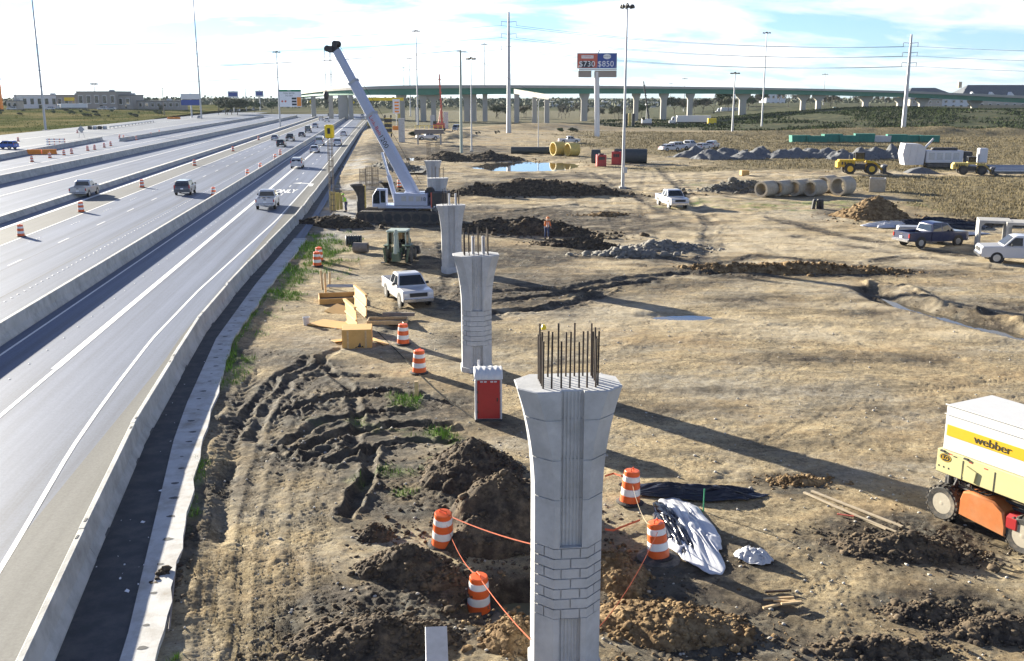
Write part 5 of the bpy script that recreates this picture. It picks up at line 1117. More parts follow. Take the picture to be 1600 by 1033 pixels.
hs = MB().box((1.2, -.95, 2.3), (3.4, 1.0, 1.25), bev=.06).build('engine_house', 'crane_white', t); MB().box((1.6, .95, 2.3), (2.8, 1.0, 1.25), bev=.06).build('engine_house', 'crane_white', t)
for k in range(3): MB().box((.5 + .75 * k, -1.462, 2.4), (.5, .02, .5)).build('louvre_panel', 'galv', hs)
text('lettering', '218', .55, 'text_black', hs, (2.35, -1.465, 2.35), (R(90), 0, 0), ext=.004)
cwt = MB().box((4.1, 0, 2.25), (1.5, 3.0, 1.55), bev=.06).build('counterweight', 'machine_dark', t)
for k in range(5): MB().box((3.30, -1.2, 1.65 + .3 * k), (.03, .55, .14)).build('warning_stripe', 'sign_white', cwt)
MB().box((3.32, -1.53, 2.3), (.12, .03, 1.5)).build('warning_stripe', 'sign_red', cwt)
for k in range(6): MB().box((3.6 + .22 * k, -1.53, 1.62), (.1, .03, .16), ry=.5).build('warning_stripe', 'sign_white', cwt)
cab_ = MB(); cab_.prof([(-2.75, 1.55), (-1.3, 1.55), (-1.25, 3.35), (-2.25, 3.4), (-2.7, 2.7)], lambda z: .48, .06)
cb = cab_.build('cab', 'crane_white', t, loc=(0, -1.0, 0), smooth=30)
for v in cb.data.vertices: v.co = (v.co.y, v.co.x, v.co.z)
fixn(cb)
MB().quad((-2.62, -.49, 1.9), (-1.95, -.49, 1.9), (-1.95, -.49, 3.2), (-2.26, -.49, 3.22), (-2.60, -.49, 2.7)).build('cab_window', 'glass_dark', cb); MB().quad((-1.85, -.49, 2.0), (-1.38, -.49, 2.0), (-1.36, -.49, 3.2), (-1.85, -.49, 3.2)).build('cab_window', 'glass_dark', cb)
MB().quad((-2.765, -.4, 1.9), (-2.765, .4, 1.9), (-2.72, .4, 2.7), (-2.72, -.4, 2.7)).build('cab_window', 'glass_dark', cb); MB().quad((-2.715, -.4, 2.74), (-2.715, .4, 2.74), (-2.28, .4, 3.40), (-2.28, -.4, 3.40)).build('cab_window', 'glass_dark', cb)
# boom: from the pivot up to the head
inv = Matrix.Rotation(R(4), 4, 'Z') @ Matrix.Translation(-cb0)
bp0 = inv @ at(650, cb0.y, hgt(309, cb0.y)); tipY = cb0.y + 3.5
bp3 = inv @ at(523, tipY, hgt(74, tipY))
bd = (bp3 - bp0); BL = bd.length; bd.normalize()
fr1, fr2 = .555, .775
boom = thing('boom', None, None, bp0); boom.parent = t
zq = bd.to_track_quat('Z', 'Y'); xax = Vector((0, 0, 1)).cross(bd).normalized(); yax = bd.cross(xax).normalized()   # yax: in the lifting plane, up side
Mb = Matrix((xax, yax, bd)).transposed().to_4x4(); boom.rotation_mode = 'QUATERNION'; boom.rotation_quaternion = Mb.to_quaternion()
def sect(z0, z1, w_, h_, nm, m='crane_white'):
    c_ = min(w_, h_) * .22; b = MB(); pr_ = [(-w_ + c_, -h_), (w_ - c_, -h_), (w_, -h_ + c_), (w_, h_ - c_), (w_ - c_, h_), (-w_ + c_, h_), (-w_, h_ - c_), (-w_, -h_ + c_)]
    b.prism(pr_, z0, z1, 'z'); o = b.build(nm, m, boom); fixn(o); return o
s1 = sect(-1.2, BL * fr1, .38, .56, 'base_section'); s2 = sect(BL * fr1, BL * fr2, .33, .46, 'middle_section'); s3 = sect(BL * fr2, BL - .4, .28, .37, 'tip_section')
for z, w_, h_ in ((BL * fr1 - .1, .44, .63), (BL * fr2 - .1, .39, .53)): sect(z - .12, z + .12, w_, h_, 'collar', 'galv')
hd = MB(); hd.box((0, 0, BL - .1), (.45, .65, .8), bev=.05); hd = hd.build('boom_head', 'machine_dark', boom)
for x in (-.32, 0, .32):
    MB().lathe([(.34, -.05), (.28, 0), (.34, .05)], 16, 'x', (x, .35, BL + .15)).build('sheave', 'machine_dark', hd); MB().lathe([(.34, -.05), (.28, 0), (.34, .05)], 16, 'x', (x, -.45, BL + .05)).build('sheave', 'machine_dark', hd)
tp_ = boom.matrix_basis
MB().lathe([(.45, -.2), (.45, .2)], 16, 'x', (-.62, -.2, BL * .30)).build('hose_drum', 'machine_dark', boom)
side = -1 if (Mb.to_3x3() @ Vector((1, 0, 0))).y > 0 else 1
tr_ = Matrix(((0, 0, -1), (0, 1, 0), (1, 0, 0)))
def btext(body, size, z, m):
    # lettering reads along the boom on the face towards the camera
    e = Matrix((Vector((0, 0, -1)), Vector((0, 1, 0)) , Vector((side, 0, 0)))).transposed()
    if e.determinant() < 0: e = Matrix((Vector((0, 0, -1)), Vector((0, -1, 0)), Vector((side, 0, 0)))).transposed()
    text('lettering', body, size, m, boom, (side * .387, 0, z), e.to_euler(), ext=.004)
btext('1200', .75, BL * .375, 'text_black'); btext('Link-Belt', .62, BL * .48, 'text_red')
# lift cylinder, cables, hook
c0 = bp0 + Vector((-2.0, 0, -.6)); c1 = bp0 + bd * (BL * .36) - yax * .8 * (1 if yax.x < 0 else 1)
c1 = bp0 + bd * (BL * .33) + Vector((-.75, 0, -.45))
b = MB(); b.tube(c0, c0 + (c1 - c0) * .55, .24, n=14); b.build('lift_cylinder', 'crane_white', t, smooth=40); b = MB(); b.tube(c0 + (c1 - c0) * .55, c1, .16, n=12); b.build('cylinder_rod', 'chrome', t, smooth=40)
nose = bp0 + bd * (BL + .1) + Vector((-.75, 0, -.2)); MB().tube(bp0 + bd * BL, nose, .14, .1).build('nose_arm', 'crane_white', t); MB().lathe([(.32, -.06), (.26, 0), (.32, .06)], 14, 'y', tuple(nose)).build('nose_sheave', 'machine_dark', t)
hookz = hgt(150, cb0.y) - 0.0
for dx, zz_ in ((-.30, hookz + .4), (.22, hookz + .9), (.34, hookz + .9)): MB().tube(nose + Vector((dx, 0, 0)), (nose.x + dx, nose.y, zz_), .03, n=5).build('hoist_rope', 'cable', t)
hk = MB().lathe([(.05, .5), (.22, .40), (.30, .1), (.22, -.25), (.08, -.4)][::-1], 12, c=(nose.x - .30, nose.y, hookz)).build('hook_ball', 'machine_dark', t, smooth=50); MB().path([(nose.x - .3, nose.y, hookz - .4), (nose.x - .3, nose.y, hookz - .6), (nose.x - .15, nose.y, hookz - .75), (nose.x - .05, nose.y, hookz - .6)], .05).build('hook', 'machine_dark', hk)
MB().path([tuple(bp0 + bd * (BL * .03) + Vector((.8, 0, .9))), tuple(bp0 + bd * BL * .5 + Vector((.9, 0, .5))), tuple(bp0 + bd * BL + Vector((.4, 0, .35)))], .02, 5).build('hoist_rope', 'cable', t)
MB().lathe([(.45, -.5), (.5, -.45), (.5, .45), (.45, .5)], 16, 'y', (3.0, 0, 3.0)).build('winch', 'machine_dark', t)

# ------------------------------------------------------------------ green backhoe seen from behind
t = thing('backhoe_loader', 'green backhoe loader parked beside the third pier, seen from behind', 'backhoe', P(623, 410), R(-6), scale=.88)   # rear at local -y
def bw(x, y, r_, w_):
    wh = thing('wheel', None, None, (x, y, r_)); wh.parent = t
    MB().lathe([(r_ * .55, -w_), (r_ * .92, -w_), (r_, -w_ * .8), (r_, w_ * .8), (r_ * .92, w_), (r_ * .55, w_)], 22, 'x').build('tyre', 'tyre_dusty', wh, smooth=40); MB().lathe([(r_ * .54, -w_ * .8), (r_ * .3, -w_ * .5), (.05, -w_ * .5)], 14, 'x').build('rim', 'pale_steel', wh); MB().lathe([(.05, w_ * .5), (r_ * .3, w_ * .5), (r_ * .54, w_ * .8)], 14, 'x').build('rim', 'pale_steel', wh)
    for k in range(16): a0 = 2 * math.pi * k / 16; MB().box((0, r_ * math.cos(a0) * 1.0, r_ * math.sin(a0) * 1.0), (w_ * 1.9, .07, .08), rx=a0).build('lug', 'tyre_dusty', wh)
for s in (-1, 1): bw(s * .95, 0, .75, .24); bw(s * .9, 2.3, .5, .17)
MB().box((0, 1.4, 1.0), (1.0, 3.6, .7), bev=.08).build('chassis', 'backhoe_green', t)
MB().box((0, 2.6, 1.45), (.95, 1.5, .6), bev=.12).build('engine_hood', 'backhoe_green', t)
for s in (-1, 1):
    for y in (-.55, .95): MB().box((s * .78, y, 2.0), (.09, .09, 1.5), bev=.01).build('cab_post', 'pale_steel', t)
    MB().box((s * .95, 0, 1.55), (.5, 1.5, .07), bev=.02).build('fender', 'backhoe_green', t)
MB().box((0, .2, 2.80), (1.8, 1.9, .16), bev=.06).build('cab_roof', 'pale_steel', t)
MB().box((0, .95, 2.05), (1.42, .03, 1.2)).build('cab_window', 'glass_dark', t); MB().box((0, -.1, 1.4), (.6, .5, .7), bev=.05).build('seat', 'black_plastic', t)
for s in (-1, 1): MB().box((s * .76, .2, 2.1), (.02, 1.2, 1.1)).build('cab_window', 'glass_dark', t)
b = MB(); b.box((.12, -1.2, 1.7), (.34, .45, 2.3), rx=.18, bev=.04); b.build('backhoe_boom', 'pale_steel', t); b = MB(); b.box((.12, -1.55, 2.0), (.26, .34, 2.1), rx=-.22, bev=.04); b.build('dipper_arm', 'pale_steel', t)
b = MB(); b.prism([(-1.75, .35), (-1.2, .3), (-1.05, .7), (-1.25, 1.1), (-1.7, 1.0)], -.22, .46, 'x'); b.build('digging_bucket', 'backhoe_green', t); MB().box((0, -.85, .75), (1.1, .35, .5), bev=.05).build('swing_frame', 'machine_dark', t)
for s in (-1, 1): MB().box((s * 1.0, -.95, .8), (.16, .2, 1.3), ry=s * .18, bev=.02).build('stabilizer', 'backhoe_green', t); MB().box((s * 1.15, -.95, .12), (.4, .35, .07)).build('stabilizer_foot', 'machine_dark', t)
b = MB(); b.prism([(3.6, .2), (4.4, .15), (4.3, .5), (3.75, .95), (3.55, .6)], -1.1, 1.1, 'x'); b.build('loader_bucket', 'machine_dark', t)
for s in (-1, 1): MB().box((s * .6, 2.9, 1.0), (.14, 1.9, .2), rx=-.3).build('loader_arm', 'backhoe_green', t)

# ------------------------------------------------------------------ column forms, cages, drums, pipes around the crane
def half_form(label, px, py, h, rz):
    t = thing('column_form', label, 'column form', G(px, py), rz); b = MB(); rings = []
    for z in np.linspace(0, h, 9):
        fl = .75 * max(0, (z / h - .55) / .45) ** 2; r_ = .75 + fl
        rings.append([(r_ * math.cos(q), r_ * .8 * math.sin(q), z) for q in np.linspace(-1.6, 1.6, 12)] + [((r_ - .1) * math.cos(q), (r_ - .1) * .8 * math.sin(q), z) for q in np.linspace(1.6, -1.6, 12)])
    b.loft(rings); b.build('curved_skin', 'machine_dark', t)
    for z in np.linspace(.2, h - .2, 5): MB().box((-.05, 0, z), (.10, 1.3, .1)).build('waler', 'yellow_form', t)
    for y in (-.6, -.2, .2, .6): MB().box((-.14, y, h / 2), (.1, .1, h * .96)).build('stud', 'yellow_form', t)
    return t
half_form('curved dark column form with yellow frame left of the crane cab', 569, 333, 3.1, R(195)); half_form('curved dark form half lying open behind the first one', 607, 303, 1.6, R(240))
def cage(label, px, py, h, r_, n=10, top=None, z0=0.0, m='rebar'):
    t = thing('rebar_cage', label, 'rebar cage', G(px, py, z0))
    for k in range(n): q = 2 * math.pi * k / n; MB().tube((r_ * math.cos(q), r_ * math.sin(q), 0), (r_ * math.cos(q), r_ * math.sin(q), h), .028, n=5).build('bar', m, t)
    for z in np.arange(.3, h, .6): b = MB(); b.path([(r_ * math.cos(q), r_ * math.sin(q), z) for q in np.linspace(0, 6.283, 13)], .016, 4); b.build('hoop', m, t)
    if top: MB().box((0, 0, h + .45), (.95, .8, 1.4), bev=.12).build('top_box', top, t); MB().box((0, -.42, h + .5), (.3, .05, .6)).build('slot', 'machine_dark', t)
    return t
cage('tall slender rebar cage with a yellow box on top beside the barrier', 520, 334, hgt(212, P(520, 334).y), .28, 6, 'sign_yellow')
t = thing('yellow_form', 'yellow column form panels around the foot of the slender cage', 'column form', G(526, 330)); 
for k in range(4): MB().box((-.6 + .38 * k, 0, 1.1), (.34, .14, 2.2 - .12 * k), bev=.01).build('panel', 'yellow_form', t)
for k, (x, y, h) in enumerate(((567, 292, 2.6), (577, 290, 2.8), (587, 288, 2.6))): cage(['left', 'middle', 'right'][k] + ' rebar cage of the three standing behind the column form', x, y, h, .42, 9)
for k, (x, y, h) in enumerate(((670, 249, 3.4), (684, 249, 3.4))): cage(['left', 'right'][k] + ' rebar cage standing over the farthest pier', x, y, h, .4, 7)
t = thing('rebar_cage_group', 'x', 'x'); bpy.data.objects.remove(t)
# corrugated pipe and drum left of the backhoe
t = thing('corrugated_pipe', 'short black corrugated pipe lying left of the backhoe', 'pipe', G(553, 384, .45), R(8))
for k in range(7): MB().lathe([(.36, -.1), (.46, -.05), (.46, .05), (.36, .1)], 16, 'x', (-.6 + .2 * k, 0, 0)).build('corrugation', 'pipe_dark', t)
tag(MB().lathe([(.30, -.6), (.42, -.6), (.42, .6), (.30, .6), (.30, -.6)], 16, 'x', capb=False, capt=False).build('casing_pipe', 'pole_wood', loc=G(564, 395, .42), rot=(0, 0, R(-8)), smooth=40), 'rusty brown casing pipe lying below the corrugated pipe', 'pipe')
# pipes on the right
def pipe(name, label, px, py, r_, ln, rz, m, group=None, z=0.0, wall=.19):
    q = G(px, py, r_ + z); o = MB().lathe([(r_ - wall, -ln / 2), (r_, -ln / 2), (r_, ln / 2), (r_ - wall, ln / 2), (r_ - wall, -ln / 2)], 22, 'y', capb=False, capt=False).build(name, m, loc=q, rot=(0, 0, rz), smooth=40); fixn(o); return tag(o, label, 'pipe', group)
for k, (x, y, r_) in enumerate(((1197, 307, .92), (1222, 306, .92), (1248, 305.5, .95), (1273, 306, .95), (1292, 301, 1.05), (1316, 305, 1.12))): pipe('concrete_pipe', 'large concrete pipe in the row before the dry grass, %s from the left' % ORD[k], x, y, r_ * 1.08, 2.5, R(-48), 'pipe_concrete', 'large concrete pipes', wall=.26)
t = thing('concrete_box', 'grey concrete box section standing right of the large pipes', 'box section', G(1370, 299), R(-20)); MB().box((0, .9, .9), (2.0, .2, 1.8), bev=.02).build('back_wall', 'concrete', t); MB().box((-.95, 0, .9), (.18, 1.6, 1.8)).build('side_wall', 'concrete', t); MB().box((.95, 0, .9), (.18, 1.6, 1.8)).build('side_wall', 'concrete', t); MB().box((0, 0, .1), (1.7, 1.6, .2)).build('floor_slab', 'concrete', t); MB().box((0, -.9, .85), (2.0, .2, 1.7), bev=.02).build('front_wall', 'pipe_concrete', t)
def culvert(label, px, py):
    t = thing('box_culvert', label, 'box culvert', G(px, py), R(-20)); w_, h_, th, ln = 1.25, 2.5, .22, 2.6
    MB().box((0, 0, th / 2), (2 * w_, ln, th), bev=.02).build('floor_slab', 'concrete', t); MB().box((0, 0, h_ - th / 2), (2 * w_, ln, th), bev=.02).build('roof_slab', 'concrete', t)
    for s in (-1, 1):
        MB().box((s * (w_ - th / 2), 0, h_ / 2), (th, ln - .01, h_ - 2 * th - .004), bev=.01).build('side_wall', 'concrete', t); MB().prism([(s * (w_ - th), th), (s * (w_ - th - .25), th), (s * (w_ - th), th + .25)], -ln / 2 + .01, ln / 2 - .01, 'y').build('haunch', 'concrete', t); MB().prism([(s * (w_ - th), h_ - th), (s * (w_ - th - .25), h_ - th), (s * (w_ - th), h_ - th - .25)], -ln / 2 + .01, ln / 2 - .01, 'y').build('haunch', 'concrete', t)
culvert('left concrete box culvert section behind the white pickup at the right edge', 1549, 389); culvert('right concrete box culvert section touching the right picture edge', 1592, 393)
t = thing('concrete_block', 'pale concrete block with steel lid left of the dark blue pickup', 'concrete block', G(1418, 375), R(-15)); MB().box((0, 0, .6), (1.9, 1.6, 1.2), bev=.03).build('block', 'concrete', t); MB().box((0, 0, 1.23), (1.7, 1.4, .06)).build('lid', 'galv', t)
sheet('plastic_sheet', 'large grey-black plastic sheeting heaped behind the dark blue pickup', 1462, 354, 4.6, 1.6, 1.5, 'plastic_black', 51, -.12); sheet('plastic_sheet', 'silvery plastic sheeting left of the black heap', 1393, 354, 2.6, 1.1, .95, 'plastic_white', 53, -.05)
sheet('plastic_sheet', 'pale sheet lying flat right of the dark blue pickup', 1505, 366, 2.4, 1.0, .3, 'plastic_white', 57, .1)
for k, x in enumerate((1270, 1278, 1284)): tag(MB().lathe([(.22, 0), (.22, 1.0), (.14, 1.15)], 8).build('fence_roll', 'machine_dark', loc=G(x, 327, 0), rot=(.1, .1 - .1 * k, 0)), ['left', 'middle', 'right'][k] + ' dark fence roll standing below the large pipes', 'fence roll')
tag(MB().box((0, 0, .4), (1.3, .9, .8), bev=.03).build('timber_crate', 'plywood', loc=G(1163, 274), rot=(0, 0, .2)), 'tan crate left of the riprap behind the pipes', 'crate')
pipe('yellow_pipe', 'left yellow steel casing behind the pool', 872, 243, 1.45, 2.6, R(-62), 'yellow_form'); pipe('yellow_pipe', 'right yellow steel casing behind the pool', 894, 244, 1.4, 2.4, R(-62), 'yellow_form')
pipe('dark_pipe', 'long dark pipe left of the yellow casings', 832, 240, .75, 9.5, R(86), 'pipe_dark'); pipe('dark_pipe', 'thick black pipe behind the lamp pole', 985, 255, 1.35, 6.2, R(84), 'pipe_dark'); pipe('dark_pipe', 'black pipe end left of the red containers', 931, 255, 1.3, 1.6, R(80), 'pipe_dark')
def redbox(label, px, py, d, rz):
    t = thing('red_container', label, 'container', G(px, py), rz); MB().box((0, 0, d[2] / 2), d, bev=.05).build('shell', 'red_paint', t)
    for k in range(4): MB().box((-d[0] / 2 + d[0] * (k + .5) / 4, -d[1] / 2 - .02, d[2] / 2), (.08, .05, d[2] * .9)).build('rib', 'red_paint', t)
    MB().box((0, -d[1] / 2 - .03, d[2] * .7), (d[0] * .6, .03, d[2] * .25)).build('panel', 'machine_dark', t); MB().box((0, 0, d[2] + .1), (d[0] * .5, .5, .2)).build('top_box', 'machine_dark', t)
redbox('red tank container left of the lamp pole', 939, 260, (1.7, 1.6, 2.1), R(5)); redbox('red pump unit touching the lamp pole', 963, 257, (1.8, 1.5, 2.4), R(-8))
# floating timber deck with rails between the boom and the wooden pole
t = thing('formwork_deck', 'brown timber formwork deck on posts left of the wooden pole', 'formwork', G(671, 226), R(2))
MB().box((0, 0, 3.4), (7.6, 3.0, 1.1)).build('deck_side', 'pole_wood', t)
for x in (-3, 3): MB().box((x, 0, 1.4), (.4, .4, 2.8)).build('post', 'concrete', t)
for x in np.linspace(-3.6, 3.6, 7): MB().tube((x, -1.4, 3.9), (x, -1.4, 5.0), .05).build('rail_post', 'sign_yellow', t)
MB().tube((-3.6, -1.4, 4.9), (3.6, -1.4, 4.9), .05).build('handrail', 'sign_yellow', t)
for k, (x, y) in enumerate(((628, 222), (652, 190), (676, 200), (697, 202))):
    q = G(x, y); h = hgt({628: 185, 652: 168, 676: 180, 697: 175}[x], q.y); tag(MB().prism([(-.8, -.5), (-.5, -.8), (.5, -.8), (.8, -.5), (.8, .5), (.5, .8), (-.5, .8), (-.8, .5)], 0, max(3, h - q.z), 'z').build('pier_shaft', 'pier_concrete', loc=q), ['bare pier shaft left of the timber deck', 'far bare pier shaft under the overpass', 'pier shaft behind the timber deck', 'pier shaft right of the drill rig foot'][k], 'pier')
# ------------------------------------------------------------------ people
def person(label, loc, rz, shirt, hat, pose=0, scale=1.0):
    t = thing('person', label, 'person', loc, rz, scale=scale)
    def skin(name, pts, edges, rad, m, sub=1):
        me = bpy.data.meshes.new(name); me.from_pydata(pts, edges, []); o = bpy.data.objects.new(name, me); COL.objects.link(o); o.parent = t
        md = o.modifiers.new('skin', 'SKIN'); md.use_smooth_shade = True
        for v, r_ in zip(me.skin_vertices[0].data, rad): v.radius = (r_, r_)
        me.skin_vertices[0].data[0].use_root = True
        s = o.modifiers.new('sub', 'SUBSURF'); s.levels = sub; s.render_levels = sub; me.materials.append(M[m]); return o
    b_ = .12 if pose else .0
    hip, chest, neck, head = (0, 0, .95), (0, b_ * .8, 1.32), (0, b_ * 1.5, 1.50), (0, b_ * 2.1, 1.64)
    sh = [(-.19, b_ * 1.2, 1.43), (.19, b_ * 1.2, 1.43)]; el = [(-.27, .02 + b_, 1.15), (.27, .10 + b_, 1.16)]; hn = [(-.22, .26 + b_, 1.02), (.18, .30 + b_, 1.05)]
    hp = [(-.10, 0, .90), (.10, 0, .90)]; kn = [(-.13, .08, .50), (.12, .0, .50)]; an = [(-.14, .02, .08), (.14, -.06, .08)]; to = [(-.15, .17, .04), (.15, .10, .04)]
    pts = [hip, chest, neck, head, (0, b_ * 2.1 + .01, 1.74)]; ed = [(0, 1), (1, 2), (2, 3), (3, 4)]; rad = [.14, .16, .06, .095, .07]
    for s in (0, 1):
        i = len(pts); pts += [sh[s], el[s], hn[s]]; ed += [(1, i), (i, i + 1), (i + 1, i + 2)]; rad += [.07, .052, .035]
        i = len(pts); pts += [hp[s], kn[s], an[s], to[s]]; ed += [(0, i), (i, i + 1), (i + 1, i + 2), (i + 2, i + 3)]; rad += [.10, .07, .05, .04]
    skin('body', pts, ed, rad, 'skin')
    pts = [hip]; ed = []; rad = [.155]
    for s in (0, 1): i = len(pts); pts += [hp[s], kn[s], (an[s][0], an[s][1], .14)]; ed += [(0, i), (i, i + 1), (i + 1, i + 2)]; rad += [.115, .085, .075]
    skin('trousers', pts, ed, rad, 'denim')
    pts = [(0, 0, .98), chest, (0, b_ * 1.4, 1.45)]; ed = [(0, 1), (1, 2)]; rad = [.165, .18, .09]
    for s in (0, 1): i = len(pts); pts += [sh[s], el[s], tuple(Vector(el[s]) * .35 + Vector(hn[s]) * .65)]; ed += [(1, i), (i, i + 1), (i + 1, i + 2)]; rad += [.088, .068, .055]
    skin('jacket', pts, ed, rad, shirt)
    for s in (0, 1):                                           # hands with five fingers
        h0 = Vector(hn[s]); d = (h0 - Vector(el[s])).normalized(); sd = Vector((1 if s == 0 else -1, 0, 0)); b = MB(); b.box(h0 + d * .05, (.075, .09, .03), bev=.01)
        for k in range(4):
            r0 = h0 + d * .09 + sd * (.03 - .02 * k); r1 = r0 + d * (.045 - .006 * abs(k - 1)); b.path([r0, r1, r1 + d * .03 + Vector((0, 0, -.03))], .009, 5)
        b.path([h0 + d * .03 + sd * .04, h0 + d * .06 + sd * .07, h0 + d * .09 + sd * .07], .010, 5); b.build('hand', 'skin', t)
    for s in (0, 1): MB().box((to[s][0], to[s][1] - .05, .05), (.11, .29, .10), bev=.03).build('boot', 'black_plastic', t)
    hc = (0, b_ * 2.1, 1.74)
    MB().lathe([(.175, 0), (.135, .012), (.13, .05), (.10, .10), (.04, .125)], 14, c=hc).build('hard_hat', hat, t, smooth=40)
    f_ = MB(); f_.box((0, b_ * 2.1 + .10, 1.66), (.03, .04, .05), bev=.01); f_.build('nose', 'skin', t)
    for s in (-1, 1): MB().box((s * .04, b_ * 2.1 + .092, 1.685), (.025, .015, .015)).build('eye', 'text_black', t); MB().box((s * .10, b_ * 2.1, 1.66), (.02, .05, .06), bev=.008).build('ear', 'skin', t)
    MB().box((0, b_ * 2.1 + .088, 1.605), (.05, .012, .012)).build('mouth', 'text_red', t)
    for s in (-1, 1): MB().box((s * .075, b_ * .8 - .005, 1.2), (.05, .40, .42), bev=.02).build('reflective_stripe', 'reflective_white', t)
    return t
person('worker in orange jacket and jeans standing by the dark soil berm', G(854, 373), R(200), 'hivis_orange', 'hivis_orange', 1, 1.08)
person('worker in lime jacket beside the yellow column form', G(541, 331), R(100), 'hivis_green', 'hivis_green', 1, 1.1)

# ------------------------------------------------------------------ wheel loaders, mixer plant, screens at right
def wheel4(t, x, y, r_, w_, rim):
    wh = thing('wheel', None, None, (x, y, r_)); wh.parent = t
    MB().lathe([(r_ * .5, -w_), (r_ * .9, -w_), (r_, -w_ * .7), (r_, w_ * .7), (r_ * .9, w_), (r_ * .5, w_)], 22, 'y').build('tyre', 'rubber', wh, smooth=40); MB().lathe([(r_ * .52, -w_ * 1.02), (r_ * .3, -w_ * .8), (.08, -w_ * 1.0)], 14, 'y').build('rim', rim, wh)
def loader(label, px, py, rz, paint, sc_=1.0, rim='yellow_paint'):
    t = thing('wheel_loader', label, 'wheel loader', G(px, py), rz, scale=sc_)
    for x in (-1.7, 1.7):
        for y in (-1.15, 1.15): wheel4(t, x, y, .92, .34, rim)
    MB().box((-2.2, 0, 1.75), (2.6, 1.9, 1.2), bev=.15).build('engine_hood', paint, t); MB().box((-3.5, 0, 1.55), (.4, 2.2, 1.0), bev=.08).build('rear_weight', paint, t)
    for k in range(4): MB().box((-2.9 + .45 * k, -.955, 1.8), (.3, .02, .5)).build('louvre', 'machine_dark', t)
    MB().box((0, 0, 1.2), (1.6, 1.5, .9), bev=.08).build('frame', 'machine_dark', t); MB().box((1.5, 0, 1.1), (2.0, 1.3, .7), bev=.08).build('front_frame', paint, t)
    MB().box((-.15, 0, 2.3), (1.5, 1.55, .4), bev=.03).build('cab_base', paint, t); MB().box((-.15, 0, 2.95), (1.35, 1.42, .95)).build('cab_glass', 'glass_dark', t); MB().box((-.15, 0, 3.48), (1.6, 1.65, .14), bev=.05).build('cab_roof', 'machine_dark', t)
    for x in (-.85, .55):
        for y in (-.73, .73): MB().box((x, y, 2.95), (.1, .1, 1.0)).build('cab_post', 'machine_dark', t)
    for s in (-1, 1): MB().path([(1.0, s * .5, 2.1), (2.2, s * .55, 2.0), (3.6, s * .55, .7)], .16, 6).build('lift_arm', paint, t); MB().box((s * 1.7, 0, 1.92), (1.5, 2.85, .08), bev=.03).build('fender', paint, t)
    MB().tube((1.6, 0, 2.2), (3.3, 0, 1.5), .11).build('tilt_cylinder', 'machine_dark', t)
    b = MB(); b.prism([(3.5, .15), (5.0, .05), (5.05, .18), (4.0, .5), (3.9, 1.1), (4.15, 1.6), (3.75, 1.45), (3.45, .8)], -1.55, 1.55, 'y'); b.build('bucket', 'machine_dark', t)
    MB().tube((-1.6, .4, 2.3), (-1.6, .4, 3.1), .08).build('exhaust', 'machine_dark', t); return t
loader('yellow wheel loader with lowered bucket beside the gravel heaps', 1342, 272, R(-8), 'yellow_paint', 1.0); loader('muddy yellow wheel loader in front of the white plant', 1517, 273, R(-14), 'yellow_form', .82, 'machine_dark')
t = thing('mobile_plant', 'big white mobile crusher plant at the right behind the loaders', 'mobile plant', G(1458, 262), R(-6))
MB().prism([(-5.4, .5), (-2.2, .6), (-2.0, 3.6), (-3.0, 4.2), (-5.6, 4.3), (-5.9, 2.4)], -1.6, 1.6, 'y').build('hopper', 'white_plastic', t); MB().box((1.4, 0, 2.0), (6.4, 2.6, 2.2), bev=.1).build('housing', 'white_plastic', t); MB().box((1.4, 0, .7), (6.2, 2.2, .6)).build('chassis', 'machine_dark', t); MB().box((1.6, 0, 3.3), (4.2, 1.6, .5), bev=.1).build('engine_top', 'machine_dark', t)
for k in range(4): MB().box((-.8 + 1.4 * k, -1.31, 2.1), (1.0, .03, 1.2)).build('panel', 'galv', t)
for x in (-4.6, -3.4): MB().box((x, -1.62, 2.5), (.12, .1, 3.0), ry=.12).build('rib', 'white_plastic', t)
MB().path([(-2.0, 0, 3.2), (-.8, 0, 4.6), (-.4, 0, 5.1)], .18, 6).build('chute', 'white_plastic', t); MB().box((5.5, 0, 1.9), (1.4, 2.2, 2.0), bev=.08).build('tail_box', 'machine_dark', t); MB().box((8.2, 0, 2.2), (1.5, 1.4, 2.6), bev=.15).build('cab', 'white_plastic', t)
for y in (-1.2, 1.2): MB().box((1.4, y, .35), (6.0, .5, .7), bev=.2).build('track', 'track_steel', t)
tag(MB().prof([(-2.8, 0), (2.8, 0), (1.6, .7), (.2, 1.05), (-1.0, .8)], lambda z: 1.6 - .8 * z, .1).build('tarpaulin_heap', 'gravel_grey', loc=G(1440, 271), rot=(0, 0, R(84)), smooth=30), 'grey tarpaulin-covered heap at the foot of the white plant', 'covered heap')
for k in range(4): pipe('plastic_pipe', 'long pale pipe stacked at the right edge, %s from the front' % ORD[k], 1582, 270.5 - 2.2 * k, .35, 15, R(85), 'galv', 'stacked pale pipes at the right edge', z=.0, wall=.05)
for k in range(9):
    x0 = 1249 + 25.2 * k; q0 = G(x0, 222); ht = [1.9, 1.7, 2.2, 1.8, 2.3, 1.7, 2.1, 1.9, 1.8][k]
    t = thing('green_container', 'green roll-off container in the row under the steel pole, %s from the left' % ORD[k], 'container', q0, R(rng.uniform(-8, 8)), 'row of green containers'); MB().prism([(-2.55, 0), (2.55, 0), (2.7, ht), (-2.7, ht)], -1.1, 1.1, 'y').build('bin', 'green_screen' if k != 5 else 'galv', t)
    for j in range(5): MB().box((-2.1 + 1.05 * j, -1.14, ht / 2), (.12, .08, ht * .92)).build('rib', 'green_screen' if k != 5 else 'galv', t)
